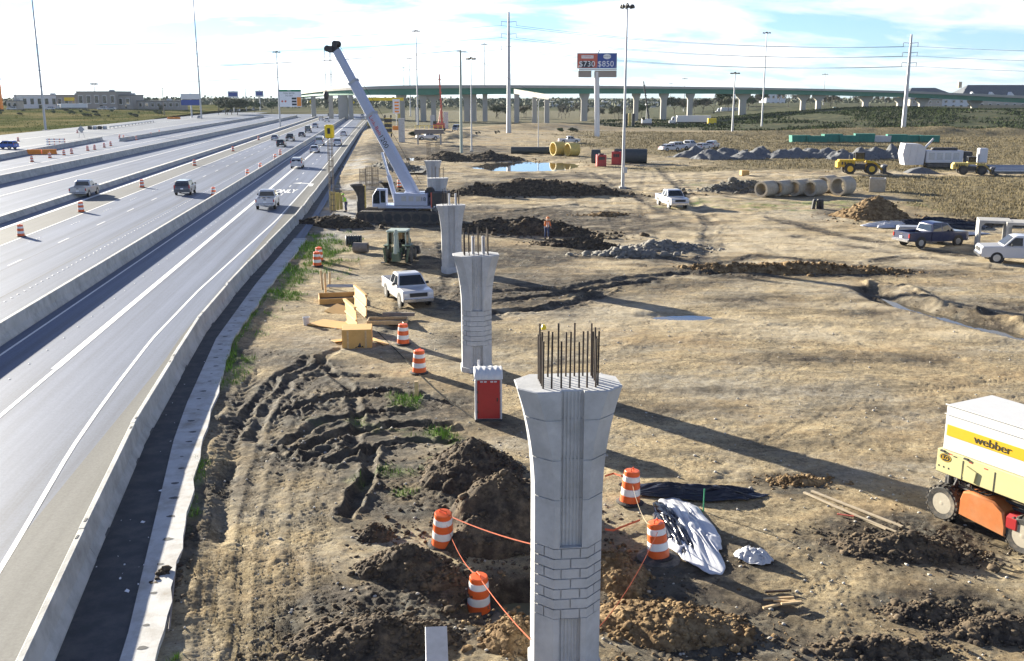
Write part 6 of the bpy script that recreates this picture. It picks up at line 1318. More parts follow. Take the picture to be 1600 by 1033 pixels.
# ------------------------------------------------------------------ overpass
OV = [(440, 680, 150, 154), (470, 620, 145, 151), (500, 575, 140.5, 149), (560, 535, 135.5, 148), (640, 512, 133, 148.5), (800, 505, 132.8, 146.5), (1000, 525, 134.5, 146), (1200, 550, 137, 146.5), (1400, 560, 141.5, 151), (1520, 545, 146.5, 156.5), (1660, 520, 153, 164)]
op = thing('overpass', 'long curved overpass with green steel girders crossing the background', 'overpass')
pts = []
for (x0, Y0, t0, b0), (x1, Y1, t1, b1) in zip(OV, OV[1:]):
    for k in range(6): q = k / 6; pts.append((x0 + (x1 - x0) * q, Y0 + (Y1 - Y0) * q, t0 + (t1 - t0) * q, b0 + (b1 - b0) * q))
pts.append(OV[-1])
# smooth the surveyed line a little
arr = np.array(pts)
for _ in range(6): arr[1:-1] = .25 * arr[:-2] + .5 * arr[1:-1] + .25 * arr[2:]
front = []
for x, Y, tp, bt in arr: zt = hgt(tp, Y); zb_ = hgt(bt, Y); p_ = at(x, Y, (zt + zb_) / 2); front.append((Vector((p_.x, p_.y, 0)), zt, zb_))
def ov_ring(y0, z0, y1, z1, m, nm):
    rings = []
    for k, (p_, zt, zb_) in enumerate(front):
        a_, c_ = front[max(0, k - 1)][0], front[min(len(front) - 1, k + 1)][0]; d = (c_ - a_).normalized(); n_ = Vector((-d.y, d.x, 0)); hgt_ = zt - zb_
        rings.append([p_ + n_ * y + Vector((0, 0, zb_ + hgt_ * zz)) for y, zz in ((y0, z0), (y1, z0), (y1, z1), (y0, z1))])
    o = MB().loft(rings).build(nm, m, op); fixn(o); return o
ov_ring(0.0, .74, .45, 1.0, 'overpass_concrete', 'parapet'); ov_ring(11.5, .74, 11.95, 1.0, 'overpass_concrete', 'parapet'); ov_ring(-.2, .66, 12.1, .74, 'overpass_concrete', 'deck_slab')
for k in range(4): y = .9 + 3.3 * k; ov_ring(y, .0, y + .12, .655, 'girder_green', 'girder'); ov_ring(y - .35, -.02, y + .45, .05, 'girder_green', 'girder_flange')
def ov_at(px):
    k = int(np.argmin(np.abs(arr[:, 0] - px))); return front[k], front[min(k + 1, len(front) - 1)][0] - front[max(k - 1, 0)][0]
for px, w_, cap in ((491, 2.2, 0), (518, 2.2, 0), (537, 5, 0), (549, 2.2, 0), (628, 3.2, 1), (662, 2.8, 1), (678, 2.4, 2), (730, 3.0, 1), (741, 2.4, 0), (758, 2.4, 0), (808, 2.2, 0), (912.5, 3.2, 1), (993, 2.4, 1), (1036, 3.0, 1), (1077, 2.6, 1), (1159, 3.6, 2), (1253, 2.6, 2), (1277, 2.6, 2), (1350, 2.8, 2), (1404, 3.0, 2), (1438, 3.0, 2), (1520, 3.0, 2)):
    (p_, zt, zb_), d = ov_at(px); q = at(px, p_.y + 5, 0); z0 = gh(q.x, q.y) - .5; hz_ = zb_ - .05
    b = MB(); b.prism([(-w_ / 2, z0), (w_ / 2, z0), (w_ / 2, hz_ - 3.2 if cap else hz_), (w_ / 2 + (2.2 if cap == 2 else 1.0 if cap else 0), hz_ - .8), (w_ / 2 + (2.2 if cap == 2 else 1.0 if cap else 0), hz_), (-w_ / 2 - (2.2 if cap == 2 else 1.0 if cap else 0), hz_), (-w_ / 2 - (2.2 if cap == 2 else 1.0 if cap else 0), hz_ - .8), (-w_ / 2, hz_ - 3.2 if cap else hz_)] if cap else [(-w_ / 2, z0), (w_ / 2, z0), (w_ / 2, hz_), (-w_ / 2, hz_)], -1.1, 1.1, 'y')
    b.build('column', 'overpass_concrete', op, loc=(q.x, q.y, 0), rot=(0, 0, 0))
# straddle bent left of the billboard
t = thing('straddle_bent', 'concrete straddle bent with three columns receding under the overpass', 'bent', at(830, 500), 0)
l0 = at(803, 488, hgt(141, 488)) ; l1 = at(857, 452, hgt(150, 452)); o0 = at(830, 500)
b = MB(); b.loft([[l0 - o0 + Vector((0, y, z)) for y, z in ((-1, -1.6), (1, -1.6), (1, .6), (-1, .6))], [l1 - o0 + Vector((0, y, z)) for y, z in ((-1, -1.6), (1, -1.6), (1, .6), (-1, .6))]]); fixn(b.build('cap_beam', 'overpass_concrete', t))
for q in (.08, .62, .96): c_ = l0.lerp(l1, q) - o0; MB().box((c_.x, c_.y, (c_.z - 1.5) / 2 - .3), (2.2, 1.8, c_.z - 1.0)).build('column', 'overpass_concrete', t)
# lower ramp and walls behind on the right
for nm, l, x0, y0, x1, y1, Y_, hh, m in (('retaining_wall', 'long tan retaining wall below the overpass at right', 1335, 178, 1445, 172, 575, 3.4, 'tan_wall'), ('retaining_wall', 'pale retaining wall at the far right under the overpass', 1445, 172, 1520, 168, 570, 2.0, 'stucco'), ('retaining_wall', 'brown-topped retaining wall at the right edge', 1520, 172, 1680, 172, 560, 3.0, 'tan_wall')):
    a_, c_ = at(x0, Y_, hgt(y0, Y_)), at(x1, Y_, hgt(y1, Y_)); b = MB(); d = c_ - a_
    t = thing(nm, l, 'wall', (a_.x, a_.y, min(a_.z, c_.z) - .5), math.atan2(d.y, d.x))
    n_ = max(6, int(d.length / 3.0)); w_ = d.length / n_
    for k in range(n_): MB().box((w_ * (k + .5), 0, hh / 2), (w_ - .06, .5, hh)).build('panel', m, t)
    MB().box((d.length / 2, 0, hh + .12), (d.length, .7, .24)).build('coping', 'concrete', t)
# ------------------------------------------------------------------ masts, poles and wires
def mast(label, px, py, ty, Y=None, z0=0.0, ring=1.0, r=.3, lamps=8, name='lamp_mast', topx=None):
    p_ = at(px, Y) if Y else G(px, py); p_.z = min(p_.z, 6); h = hgt(ty, p_.y) - p_.z
    t = thing(name, label, 'lamp mast', p_); MB().tube((0, 0, -.5), (0, 0, h), r, r * .4, n=10).build('pole', 'galv', t, smooth=40); MB().box((0, 0, .15), (r * 4, r * 4, .3)).build('base', 'concrete', t)
    if ring:
        MB().lathe([(.25 * ring, h - .2), (.3 * ring, h + .1), (.1, h + .35)], 10).build('mast_head', 'machine_dark', t)
        for k in range(lamps):
            q = 2 * math.pi * k / lamps; c_, s_ = math.cos(q) * ring, math.sin(q) * ring
            MB().lathe([(.10 * ring + .1, h - .35), (.14 * ring + .12, h - .15), (.08, h + .15)], 8, c=(c_, s_, 0)).build('lamp', 'machine_dark', t); MB().tube((0, 0, h - .1), (c_, s_, h), .05, n=5).build('lamp_arm', 'galv', t)
    return t
mast('lamp mast with crown of floodlights standing between the pool and the haul road', 973, 295, 9, ring=.8, r=.24)
MB().box((0, 0, 0), (.5, .3, .8)).build('switch_box', 'galv', bpy.data.objects['lamp_mast'], loc=(.25, -.3, 2.6))
mast('tall mast at the far left rising out of the picture', 71.5, 204, -60, ring=1.5, r=.45); mast('tall mast left of centre rising out of the picture beside the billboards', 315, 176, -40, Y=560, ring=1.5, r=.5)
for px, py, ty, Y, l in ((438, 0, 81, 420, 'lamp mast standing behind the toll sign'), (653, 0, 48, 440, 'lamp mast above the boom with a wide crown'), (757.5, 0, 69, 540, 'lamp mast left of the tall steel transmission pole'), (641.5, 0, 91, 640, 'thin lamp mast left of the wide-crowned one'), (632, 0, 106, 800, 'thinnest farthest lamp mast left of the wide-crowned one'), (1190, 0, 51, 417, 'lamp mast right of the billboard, tallest on that side'), (1144, 209, 114, 345, 'lamp mast between billboard and the tall right one'), (1068, 0, 123, 700, 'small far lamp mast behind the overpass, right of the billboard'), (1285, 0, 116, 720, 'small far lamp mast behind the overpass at right'), (1047, 0, 131, 900, 'tiny lamp mast over the overpass right of the billboard')): mast(l, px, py, ty, Y, ring=1.4 if Y < 600 else 1.8, r=.38, lamps=6)
mast('slim floodlight pole right of the wooden utility pole', 737, 237, 91, ring=.9, r=.2, lamps=6); mast('thin light pole standing at the edge of the pool', 841, 234, 156, ring=.35, r=.12, lamps=2)
def tpole(label, px, Y, ty, levels, m='galv', r=.85):
    p_ = at(px, Y); h = hgt(ty, Y); t = thing('transmission_pole', label, 'power pole', p_); MB().tube((0, 0, -.5), (0, 0, h), r, r * .4, n=12).build('shaft', m, t, smooth=40)
    for ly in levels:
        z = hgt(ly, Y)
        for s in (-1, 1): MB().tube((0, 0, z + .3), (s * 2.6, 0, z + .5), .12, .07).build('cross_arm', m, t); MB().tube((s * 2.5, 0, z + .45), (s * 2.5, 0, z - .9), .09, n=6).build('insulator', 'machine_dark', t)
    return p_
TA = tpole('tall grey steel transmission pole in the middle of the picture', 795, 352, 19, (36, 55, 74)); TB = tpole('steel transmission pole on the right above the green containers', 1411, 357, 54, (69, 84, 100))
tpole('far small transmission pole at the left beside the billboards', 385, 900, 138, (141,), r=.5); tpole('thin utility pole near the left shops', 257, 620, 136, (139,), 'pole_wood', .35); tpole('utility pole at the far left by the white building', 28, 640, 137, (141,), 'pole_wood', .3)
p_ = G(721, 239); t = thing('utility_pole', 'brown wooden utility pole in front of the transmission pole', 'power pole', p_); hp_ = hgt(79, p_.y) - p_.z; MB().tube((0, 0, -.3), (0, 0, hp_), .34, .22, n=10).build('pole', 'pale_steel', t, smooth=40); MB().tube((-1.0, 0, hp_ - .1), (1.4, 0, hp_ - .3), .08).build('cross_arm', 'pole_wood', t); MB().tube((0, 0, hp_ - .5), (0, 0, hp_ + .1), .12).build('insulator', 'machine_dark', t)
wn = 0
def wire(a_, c_, s_, label, r_=.05):
    b = MB(); b.path([Vector(q) for q in sag(a_, c_, s_, 16)], r_, 4); tag(b.build('power_line', 'cable'), label, 'power line')
for k, (ya, yb) in enumerate(((36, 69), (55, 84), (74, 100))):
    za, zb_ = hgt(ya, 352), hgt(yb, 357); nm = ['top', 'middle', 'bottom'][k]
    for s in (-1, 1):
        wire((TA.x + 2.5 * s, TA.y, za - .8), (TB.x + 2.5 * s, TB.y, zb_ - .8), 2.6, nm + ' %s wire between the two steel transmission poles' % ('near' if s < 0 else 'far'))
    wire((TA.x - 2.5, TA.y, za - .8), (-330, 420, za + 2.0), 6.0, nm + ' wire running left from the middle transmission pole', .045)
    wire((TB.x + 2.5, TB.y, zb_ - .8), (330, 300, zb_ + 1.5), 4.0, nm + ' wire running right from the right transmission pole', .045)
wire((p_.x, p_.y, hp_ + p_.z), (-230, 250, 23.5), 4.6, 'lowest dark wire crossing to the upper left from the wooden pole', .05); wire((p_.x + 1.3, p_.y, hp_ + p_.z - .3), (TA.x + 22, 440, 9), 1.0, 'wire falling right from the wooden pole', .035); wire((p_.x, p_.y, hp_ + p_.z - 3.4), (-210, 260, 14.5), 2.0, 'thin lower wire left of the wooden pole', .03)
# ------------------------------------------------------------------ billboard
Yb = P(932, 213).y; zt, zb_ = hgt(83, Yb), hgt(107, Yb); xw = at(964, Yb, zt).x - at(901.5, Yb, zt).x
t = thing('billboard', 'jackpot billboard with red and blue halves on a white column', 'billboard', at(933, Yb), R(-2)); hz_ = (zt + zb_) / 2; hh = zt - zb_; tw = at(933, Yb, zt).x - at(933, Yb).x
MB().tube((0, 0, -.5), (tw, 0, zb_ - 1.0), .85, .8, n=16).build('column', 'wall_white', t, smooth=40)
fc = MB().box((tw, 0, hz_), (xw, .5, hh), bev=.03).build('panel', 'galv', t)
MB().box((tw - xw * .235, -.27, hz_), (xw * .50, .05, hh * .93)).build('red_half', 'sign_red', t); MB().box((tw + xw * .245, -.27, hz_), (xw * .47, .05, hh * .93)).build('blue_half', 'sign_blue', t)
MB().box((tw - xw * .26, -.31, hz_ - hh * .22), (xw * .34, .03, hh * .42)).build('display', 'display_dark', t)
text('lettering', '$730', hh * .52, 'text_white', t, (tw - xw * .25, -.34, hz_ - hh * .22), (R(90), 0, 0), sx=1.0, spacing=1.05); text('lettering', '$850', hh * .52, 'text_white', t, (tw + xw * .22, -.31, hz_ - hh * .22), (R(90), 0, 0), spacing=1.05)
MB().box((tw - xw * .24, -.31, hz_ + hh * .25), (xw * .30, .03, hh * .2), bev=.012).build('name_plate', 'sign_white', t); text('lettering', 'POWERBALL', hh * .13, 'text_red', t, (tw - xw * .24, -.335, hz_ + hh * .25), (R(90), 0, 0))
b = MB(); b.add([(tw + xw * .25 + xw * .10 * math.cos(q), -.31, hz_ + hh * .27 + hh * .17 * math.sin(q)) for q in np.linspace(0, 6.283, 19)[:-1]], [tuple(range(18))]); b.build('logo_disc', 'sign_white', t); text('lettering', 'MEGA MILLIONS', hh * .08, 'text_black', t, (tw + xw * .25, -.33, hz_ + hh * .27), (R(90), 0, 0))
MB().box((tw + xw * .02, -.6, zb_ - .35), (xw * .95, 1.2, .5)).build('catwalk', 'wall_white', t); MB().box((tw - xw * .30, .1, zb_ - 1.7), (xw * .33, 1.5, 2.0)).build('lower_frame', 'store_tan', t); MB().box((tw + xw * .22, .1, zb_ - 1.7), (xw * .55, 1.5, 2.0)).build('lower_frame', 'store_tan', t)
for x in (-.5, 0, .5): MB().tube((tw + xw * x * .9, -1.2, zb_ - .1), (tw + xw * x * .9, -1.2, zb_ + .9), .05).build('rail_post', 'galv', t)
MB().tube((tw + .4, 0, zt), (tw + .9, 0, zt + 1.2), .12).build('lamp_arm', 'machine_dark', t)
# toll sign
Ys = P(455, 196, ZR).y; zt, zb_ = hgt(140, Ys), hgt(167, Ys); xw = at(473, Ys, zt).x - at(436.5, Ys, zt).x; t = thing('toll_sign', 'white toll rate sign with green header and orange panel over the median', 'road sign', at(455, Ys), 0); hh = zt - zb_; hz_ = (zt + zb_) / 2
for x in (-.46,): MB().tube((xw * x, 0, 0), (xw * x, 0, zt), .22, n=8).build('post', 'galv', t)
MB().box((0, -.3, hz_), (xw, .3, hh), bev=.02).build('panel', 'sign_white', t); MB().box((0, -.47, zt - hh * .06), (xw, .04, hh * .12)).build('header', 'sign_green', t); MB().box((xw * .40, -.47, hz_ - hh * .2), (xw * .18, .04, hh * .52)).build('orange_panel', 'sign_orange', t)
for k in range(3): MB().box((xw * .19, -.47, hz_ - hh * (.02 + .17 * k)), (xw * .2, .04, hh * .11)).build('display', 'display_dark', t)
text('lettering', 'TOLL', hh * .10, 'text_white', t, (0, -.5, zt - hh * .06), (R(90), 0, 0))
for k, s in enumerate(('TOLL RATES', 'TO EXIT')): text('lettering', s, hh * .12, 'text_black', t, (-.02 * xw, -.47, zt - hh * (.22 + .14 * k)), (R(90), 0, 0))
for k in range(2): MB().lathe([(hh * .06, -.5), (hh * .06, -.46)], 10, 'y', (-xw * (.32 - .14 * k), 0, hz_ - hh * .18)).build('symbol', 'sign_red', t)
for px, py, ty, l in ((487, 180, 157, 'yellow diamond warning sign left of the overpass columns'), (552, 180, 158, 'yellow diamond warning sign beside the boom')):
    q = P(px, py, ZR); t = thing('warning_sign', l, 'road sign', q); h = hgt(ty, q.y) - ZR; s_ = 1.5; MB().tube((0, 0, 0), (0, 0, h), .09).build('post', 'galv', t); MB().box((0, -.12, h - .8), (s_ * 1.25, .06, s_ * 1.25), ry=R(45)).build('diamond', 'sign_yellow', t); MB().box((0, -.17, h - .8), (.25, .04, 1.1)).build('symbol', 'text_black', t)
q = P(128, 216, ZR); t = thing('sign_back', 'back of a white diamond road sign on two legs at left', 'road sign', q); MB().box((0, 0, 2.6), (1.5, .05, 1.5), ry=R(45)).build('diamond', 'galv', t)
for s in (-1, 1): MB().tube((s * .9, 0, 0), (s * .3, 0, 2.2), .05).build('leg', 'galv', t)
def barricade(label, px, py, n, m, rz, nm, w_=2.6):
    t = thing(nm, label, 'barricade', P(px, py, ZR), rz)
    for k in range(n): MB().prism([(-w_ / 2, .0), (w_ / 2, 0), (w_ / 2 - .1, .45), (w_ / 2 - .1, 1.05), (-w_ / 2 + .1, 1.05), (-w_ / 2 + .1, .45)], -.28, .28, 'y', (w_ * (k - (n - 1) / 2), 0, 0)).build('section', m, t)
    for k in range(n): MB().box((w_ * (k - (n - 1) / 2), -.30, .5), (w_ * .7, .05, .12)).build('groove', 'sign_orange', t)
    return t
barricade('orange water-filled barricade left of the striped board', 66, 241, 2, 'sign_orange', R(14), 'water_barricade', 3.0); barricade('small orange barricade far away on the left lane', 272, 186, 2, 'sign_orange', R(10), 'water_barricade', 3.4)
t = thing('striped_barricade', 'red and white striped barricade board behind the orange one', 'barricade', P(88, 230, ZR), R(8))
for z in (.7, 1.3, 1.9):
    for k in range(8): MB().box((-2.1 + .6 * k, 0, z), (.3, .05, .32), ry=.0).build('stripe', 'sign_red' if k % 2 else 'sign_white', t); 
    for k in range(7): MB().box((-1.8 + .6 * k, .01, z), (.3, .05, .30)).build('stripe', 'sign_white', t)
for x in (-1.9, 1.9): MB().box((x, .1, 1.05), (.1, .1, 2.1)).build('leg', 'galv', t)
t = thing('crash_cushion', 'dark segmented crash cushion at left of the freeway', 'crash cushion', P(152, 202, ZR), R(20))
for k in range(4): MB().lathe([(.8, 0), (.85, .6), (.8, 1.2)], 12, c=(-2.6 + 1.75 * k, 0, 0)).build('barrel', 'machine_dark' if k % 2 == 0 else 'galv', t)
# guard fence posts along the left ramp
t = thing('guard_rail', 'steel guard rail on posts running right from the crash cushion', 'guard rail', P(172, 201, ZR), 0); e_ = P(240, 191.5, ZR) - P(172, 201, ZR)
for k in range(14): q = e_ * (k / 13); MB().box((q.x, q.y, .45), (.18, .18, .9)).build('post', 'machine_dark', t)
b = MB(); b.tube(Vector((0, -.1, .75)), e_ + Vector((0, -.1, .75)), .17, n=6); b.build('rail', 'galv', t)
# ------------------------------------------------------------------ lorries
def lorry(label, px, py, rz, ln=15.0, cabc='white', box='wall_white', z=None, nm='lorry'):
    p_ = P(px, py, ZR) if z is None else z; t = thing(nm, label, 'lorry', p_, rz)      # faces local -x
    MB().box((1.5, 0, 2.55), (ln, 2.5, 2.75), bev=.04).build('trailer', box, t); MB().box((1.5, 0, 1.05), (ln - 1, 1.2, .25)).build('trailer_frame', 'machine_dark', t)
    x0 = 1.5 - ln / 2 - 1.9; MB().prof([(-1.5, .7), (1.4, .7), (1.4, 3.3), (.4, 3.6), (-.3, 2.9), (-.45, 2.0), (-1.5, 1.7)], lambda z_: 1.15, .1).build('cab', PAINT[cabc], t, loc=(x0, 0, 0), rot=(0, 0, R(-90)))
    for y in (-1.16, 1.16): MB().quad((x0 - .35, y, 2.1), (x0 + .5, y, 2.1), (x0 + .5, y, 2.8), (x0 - .2, y, 2.8)).build('cab_window', 'glass_dark', t)
    for x in (x0 - 1.0, x0 + .9, x0 + 1.0 + 1.2, ln / 2 - 1.2, ln / 2 + .1):
        for y in (-1.1, 1.1): wheel4(t, x, y, .5, .15, 'rim_steel')
    return t
lorry('white lorry with long trailer parked before the shops at left', 113, 170, R(4), 17, z=at(113, 690, 3.6)); lorry('white lorry driving under the overpass behind the site', 1078, 193.5, R(0), 15, z=G(1078, 194.5)); lorry('white box lorry far behind the overpass', 1140, 176, R(0), 14, z=P(1140, 178, 1.5), nm='lorry')
t = thing('yellow_vehicle', 'yellow lorry end behind the white lorry under the overpass', 'lorry', G(1112, 194.5)); MB().box((0, 0, 1.8), (3.6, 2.2, 2.2), bev=.1).build('body', 'sign_yellow', t); 
for x in (-1.1, 1.1): wheel4(t, x, -1.0, .5, .2, 'rim_steel')
# ------------------------------------------------------------------ drill rigs
def rig(label, px, py, ty, lean, body, boomm):
    p_ = G(px, py); h = hgt(ty, p_.y) - p_.z; t = thing('drill_rig', label, 'drill rig', p_); MB().box((0, 0, 1.9), (4.2, 2.6, 1.8), bev=.1).build('house', body, t)
    for y in (-1.3, 1.3): MB().box((0, y, .5), (4.6, .7, 1.0), bev=.3).build('track', 'track_steel', t)
    MB().box((-1.4, -.9, 2.9), (1.3, .9, 1.2), bev=.1).build('cab', 'glass_dark', t)
    a_ = Vector((1.2, 0, 1.5)); c_ = Vector((1.2 + lean, 0, h)); MB().tube(a_, c_, .42, .25, n=6).build('mast', boomm, t)
    for q in np.linspace(.15, .9, 7): m_ = a_.lerp(c_, q); MB().box(m_, (1.0, .9, .3)).build('mast_collar', boomm, t)
    MB().tube(a_ + Vector((-1.5, 0, .5)), a_.lerp(c_, .4), .14).build('brace', body, t); return t
rig('rust-red drill rig left of the wooden utility pole', 686, 203, 116, -.8, 'sign_red', 'sign_red'); rig('dark crane rig with leaning mast right of the billboard', 1010, 196, 127, -3.0, 'wall_white', 'machine_dark')
t = thing('yellow_equipment', 'tall yellow and black equipment behind the lamp pole', 'equipment', G(984, 197)); 
for k in range(3): MB().box((-1.6 + 1.5 * k, 0, 2.6), (1.1, 1.5, 5.2), bev=.05).build('section', ['machine_dark', 'yellow_form', 'machine_dark'][k], t)
t = thing('yellow_screed', 'yellow gantry beam under the overpass behind the boom', 'gantry', at(600, 430, 0)); zt = hgt(155, 430)
MB().box((0, 0, zt), (17, 1.5, 1.3)).build('beam', 'sign_yellow', t); MB().box((6.5, 0, zt / 2), (1.0, 1.0, zt)).build('leg', 'yellow_form', t); MB().box((-6.5, 0, zt / 2), (1.0, 1.0, zt)).build('leg', 'yellow_form', t)
t = thing('message_sign', 'orange and white work sign on a trailer beside the boom', 'road sign', at(620, 380, 0)); zt = hgt(155, 380); MB().box((0, 0, zt - 2.6), (2.6, .3, 5.2)).build('board', 'sign_white', t)
for k in range(4): MB().box((.2, -.17, zt - 1.2 - 1.1 * k), (1.6, .05, .6)).build('bar', 'sign_orange', t)
MB().box((0, 0, .8), (3, 1.6, 1.6), bev=.1).build('trailer', 'sign_orange', t); MB().tube((0, 0, 1.4), (0, 0, zt - 5), .12).build('post', 'galv', t)
# scrubby machinery along the left of the pier row
t = thing('drill_tower', 'tall yellow-black machinery frame right of the boom', 'machinery', G(607, 214)); 
for x in (-.9, .9):
    for y in (-.8, .8): MB().box((x, y, 3.2), (.25, .25, 6.4)).build('post', 'machine_dark', t)
for z in (1.2, 2.6, 4.0, 5.4): MB().box((0, 0, z), (2.2, 1.9, .3)).build('platform', 'yellow_form', t)
for z in (1.9, 3.3, 4.7): MB().box((0, -.6, z), (1.5, .5, 1.0)).build('engine_block', 'machine_dark', t)
# ------------------------------------------------------------------ buildings
def building(nm, label, x0, x1, ytop, ybase, Y, depth, wall, roof='roof_dark', wins=(0, 0), sign=None, cat='building', parapet=True, winm='glass_dark'):
    a_, c_ = at(x0, Y), at(x1, Y); zt, z0 = hgt(ytop, Y), min(hgt(ybase, Y), 8); w_ = c_.x - a_.x; t = thing(nm, label, cat, ((a_.x + c_.x) / 2, Y, z0)); h = zt - z0
    MB().box((0, depth / 2, h / 2 - 1), (w_, depth, h + 2)).build('wall', wall, t)
    MB().box((0, depth / 2, h + .15), (w_ + .6, depth + .6, .5)).build('roof', roof, t)
    nx, nz = wins
    for i in range(nx):
        for k in range(nz):
            cx, cz = -w_ / 2 + w_ * (i + .5) / nx, h * (k + .55) / nz; f_ = MB().box((cx, -.05, cz), (w_ / nx * .55, .15, h / nz * .5)).build('window', 'wall_white', t); MB().box((cx, -.14, cz), (w_ / nx * .46, .06, h / nz * .42)).build('pane', winm, f_)
    if sign: MB().box((sign[0] * w_, -.2, h * .72), (w_ * sign[1], .3, h * .25)).build('shop_sign', sign[2], t)
    MB().box((w_ * .1, -.08, 1.4), (w_ * .08, .2, 2.8)).build('door', 'glass_dark', t); MB().box((w_ * .2, depth / 2, h + .9), (3, 3, 1.4)).build('roof_unit', 'galv', t)
    return t
building('warehouse', 'long low white building at the far left', 24, 92, 149, 170, 760, 30, 'wall_white', 'galv', (6, 1)); building('store', 'brown store wing with a yellow sign at left', 90, 122, 149, 170, 745, 25, 'store_tan', wins=(3, 1), sign=(.15, .5, 'sign_yellow')); building('store', 'tall dark brown store block in the middle of the shops', 122, 184, 143.5, 170, 735, 30, 'store_tan', wins=(5, 1)); building('store', 'lower store wing right of the tall block', 184, 207, 149, 170, 740, 25, 'store_tan', wins=(2, 1)); building('store', 'long low dark shop row left of the billboards', 207, 282, 158, 171, 750, 18, 'store_tan', wins=(8, 1)); building('tower_sign', 'orange-topped pylon at the extreme left edge', -4, 3, 125, 168, 700, 3, 'sign_orange', cat='pylon'); building('kiosk', 'small dark-roofed kiosk at the left edge', 12, 30, 158, 171, 690, 8, 'stucco', wins=(2, 1))
def smallboard(label, px, Y, y0, y1, w_, rows):
    t = thing('roadside_billboard', label, 'billboard', at(px, Y)); z0, z1 = hgt(y1, Y), hgt(y0, Y); MB().tube((0, 0, 0), (0, 0, z1), .5).build('post', 'galv', t)
    for k in range(rows): h = (z1 - z0) / rows; MB().box((0, -.6, z0 + h * (k + .5)), (w_, .4, h * .9)).build('board', 'sign_blue' if k == 0 and rows > 1 else 'wall_white', t); MB().box((0, -.85, z0 + h * (k + .5)), (w_ * .85, .06, h * .55)).build('picture', ['wall_white', 'sign_blue'][(k + 1) % 2] if rows > 1 else 'sign_blue', t)
    return t
smallboard('double-decked blue and white billboard below the left mast', 300, 600, 146, 165, 11, 2); smallboard('smaller billboard right of the left trees', 366, 800, 142, 153, 8, 1); smallboard('faint far billboard left of the toll sign', 407, 900, 141, 152, 7, 1)
t = thing('floodlight_cluster', 'floodlight cluster on a pole above the shops', 'lamp mast', at(151, 800)); zt = hgt(131, 800); MB().tube((0, 0, 0), (0, 0, zt), .3).build('pole', 'galv', t)
for k in range(5): MB().box((-2.4 + 1.2 * k, 0, zt), (.9, .6, 1.8), bev=.1).build('lamp', 'galv', t)
def gable(label, x0, x1, ridge, eave, ybase, Y, wall, depth=22, chim=None, nw=6, dorm=0):
    a_, c_ = at(x0, Y), at(x1, Y); w_ = c_.x - a_.x; z0 = hgt(ybase, Y); ze, zr_ = hgt(eave, Y) - z0, hgt(ridge, Y) - z0; t = thing('apartment_house', label, 'building', ((a_.x + c_.x) / 2, Y, z0))
    MB().box((0, depth / 2, ze / 2 - .5), (w_, depth, ze + 1)).build('wall', wall, t); i_ = min(w_ * .2, 8)
    rf = MB().add([(-w_ / 2 - .8, -1, ze), (w_ / 2 + .8, -1, ze), (w_ / 2 + .8, depth + 1, ze), (-w_ / 2 - .8, depth + 1, ze), (-w_ / 2 + i_, depth / 2, zr_), (w_ / 2 - i_, depth / 2, zr_)], [(0, 1, 5, 4), (1, 2, 5), (2, 3, 4, 5), (3, 0, 4), (3, 2, 1, 0)]).build('roof', 'roof_dark', t)
    for k in range(dorm): x = -w_ / 2 + w_ * (k + .5) / dorm; MB().prism([(x - 2.4, ze + .2), (x + 2.4, ze + .2), (x, ze + 2.6)], -1.2, depth * .3, 'y').build('dormer', 'wall_white', rf); 
    if chim: MB().box((w_ * chim, depth * .4, zr_), (2.2, 2.2, 4)).build('chimney', 'tan_wall', rf)
    for i in range(nw):
        for k in range(2): f_ = MB().box((-w_ / 2 + w_ * (i + .5) / nw, -.05, ze * (.28 + .45 * k)), (w_ / nw * .4, .2, ze * .26)).build('window', 'wall_white', t); MB().box((-w_ / 2 + w_ * (i + .5) / nw, -.17, ze * (.28 + .45 * k)), (w_ / nw * .32, .06, ze * .2)).build('pane', 'glass_dark', f_)
    return t
gable('large dark-roofed apartment block with dormers at the right edge', 1500, 1680, 132.5, 150, 170, 680, 'stucco', chim=-.48, nw=14, dorm=6); gable('dark-roofed house showing over the overpass left of the apartments', 1418, 1480, 137, 146, 170, 720, 'tan_wall', nw=5); gable('pale house under the overpass right of the steel pole', 1420, 1470, 150, 155, 172, 640, 'stucco', nw=4, depth=14); gable('pale house under the overpass between two columns at right', 1470, 1530, 150, 154, 171, 650, 'wall_white', nw=5, depth=14)
building('warehouse', 'white building behind the overpass left of the right columns', 1196, 1226, 147, 168, 900, 25, 'wall_white', 'galv', (4, 2)); building('warehouse', 'long pale warehouse far behind the billboard', 850, 985, 159, 166, 1250, 40, 'galv', 'wall_white', (8, 1)); building('warehouse', 'low grey warehouse far behind the right overpass columns', 1010, 1125, 160, 168, 1200, 30, 'galv', 'galv', (6, 1))
t = thing('storage_tank', 'domed pale storage tank showing over the overpass at right', 'tank', at(1205, 1100)); zt = hgt(138, 1100); MB().lathe([(11, 0), (11, zt - 6), (9, zt - 3), (5, zt - .8), (1, zt)], 24).build('shell', 'wall_white', t, smooth=40); MB().lathe([(11.1, zt - 7), (11.2, zt - 6.6), (11.1, zt - 6.2)], 24, capb=False, capt=False).build('rim', 'galv', t)
tag(MB().box((0, 0, 1.3), (1.4, 1.4, 2.6), bev=.05).build('portable_cabin', 'pale_steel', loc=at(1303, 560, 4.0)), 'pale turquoise cabin on the bank under the overpass', 'cabin')
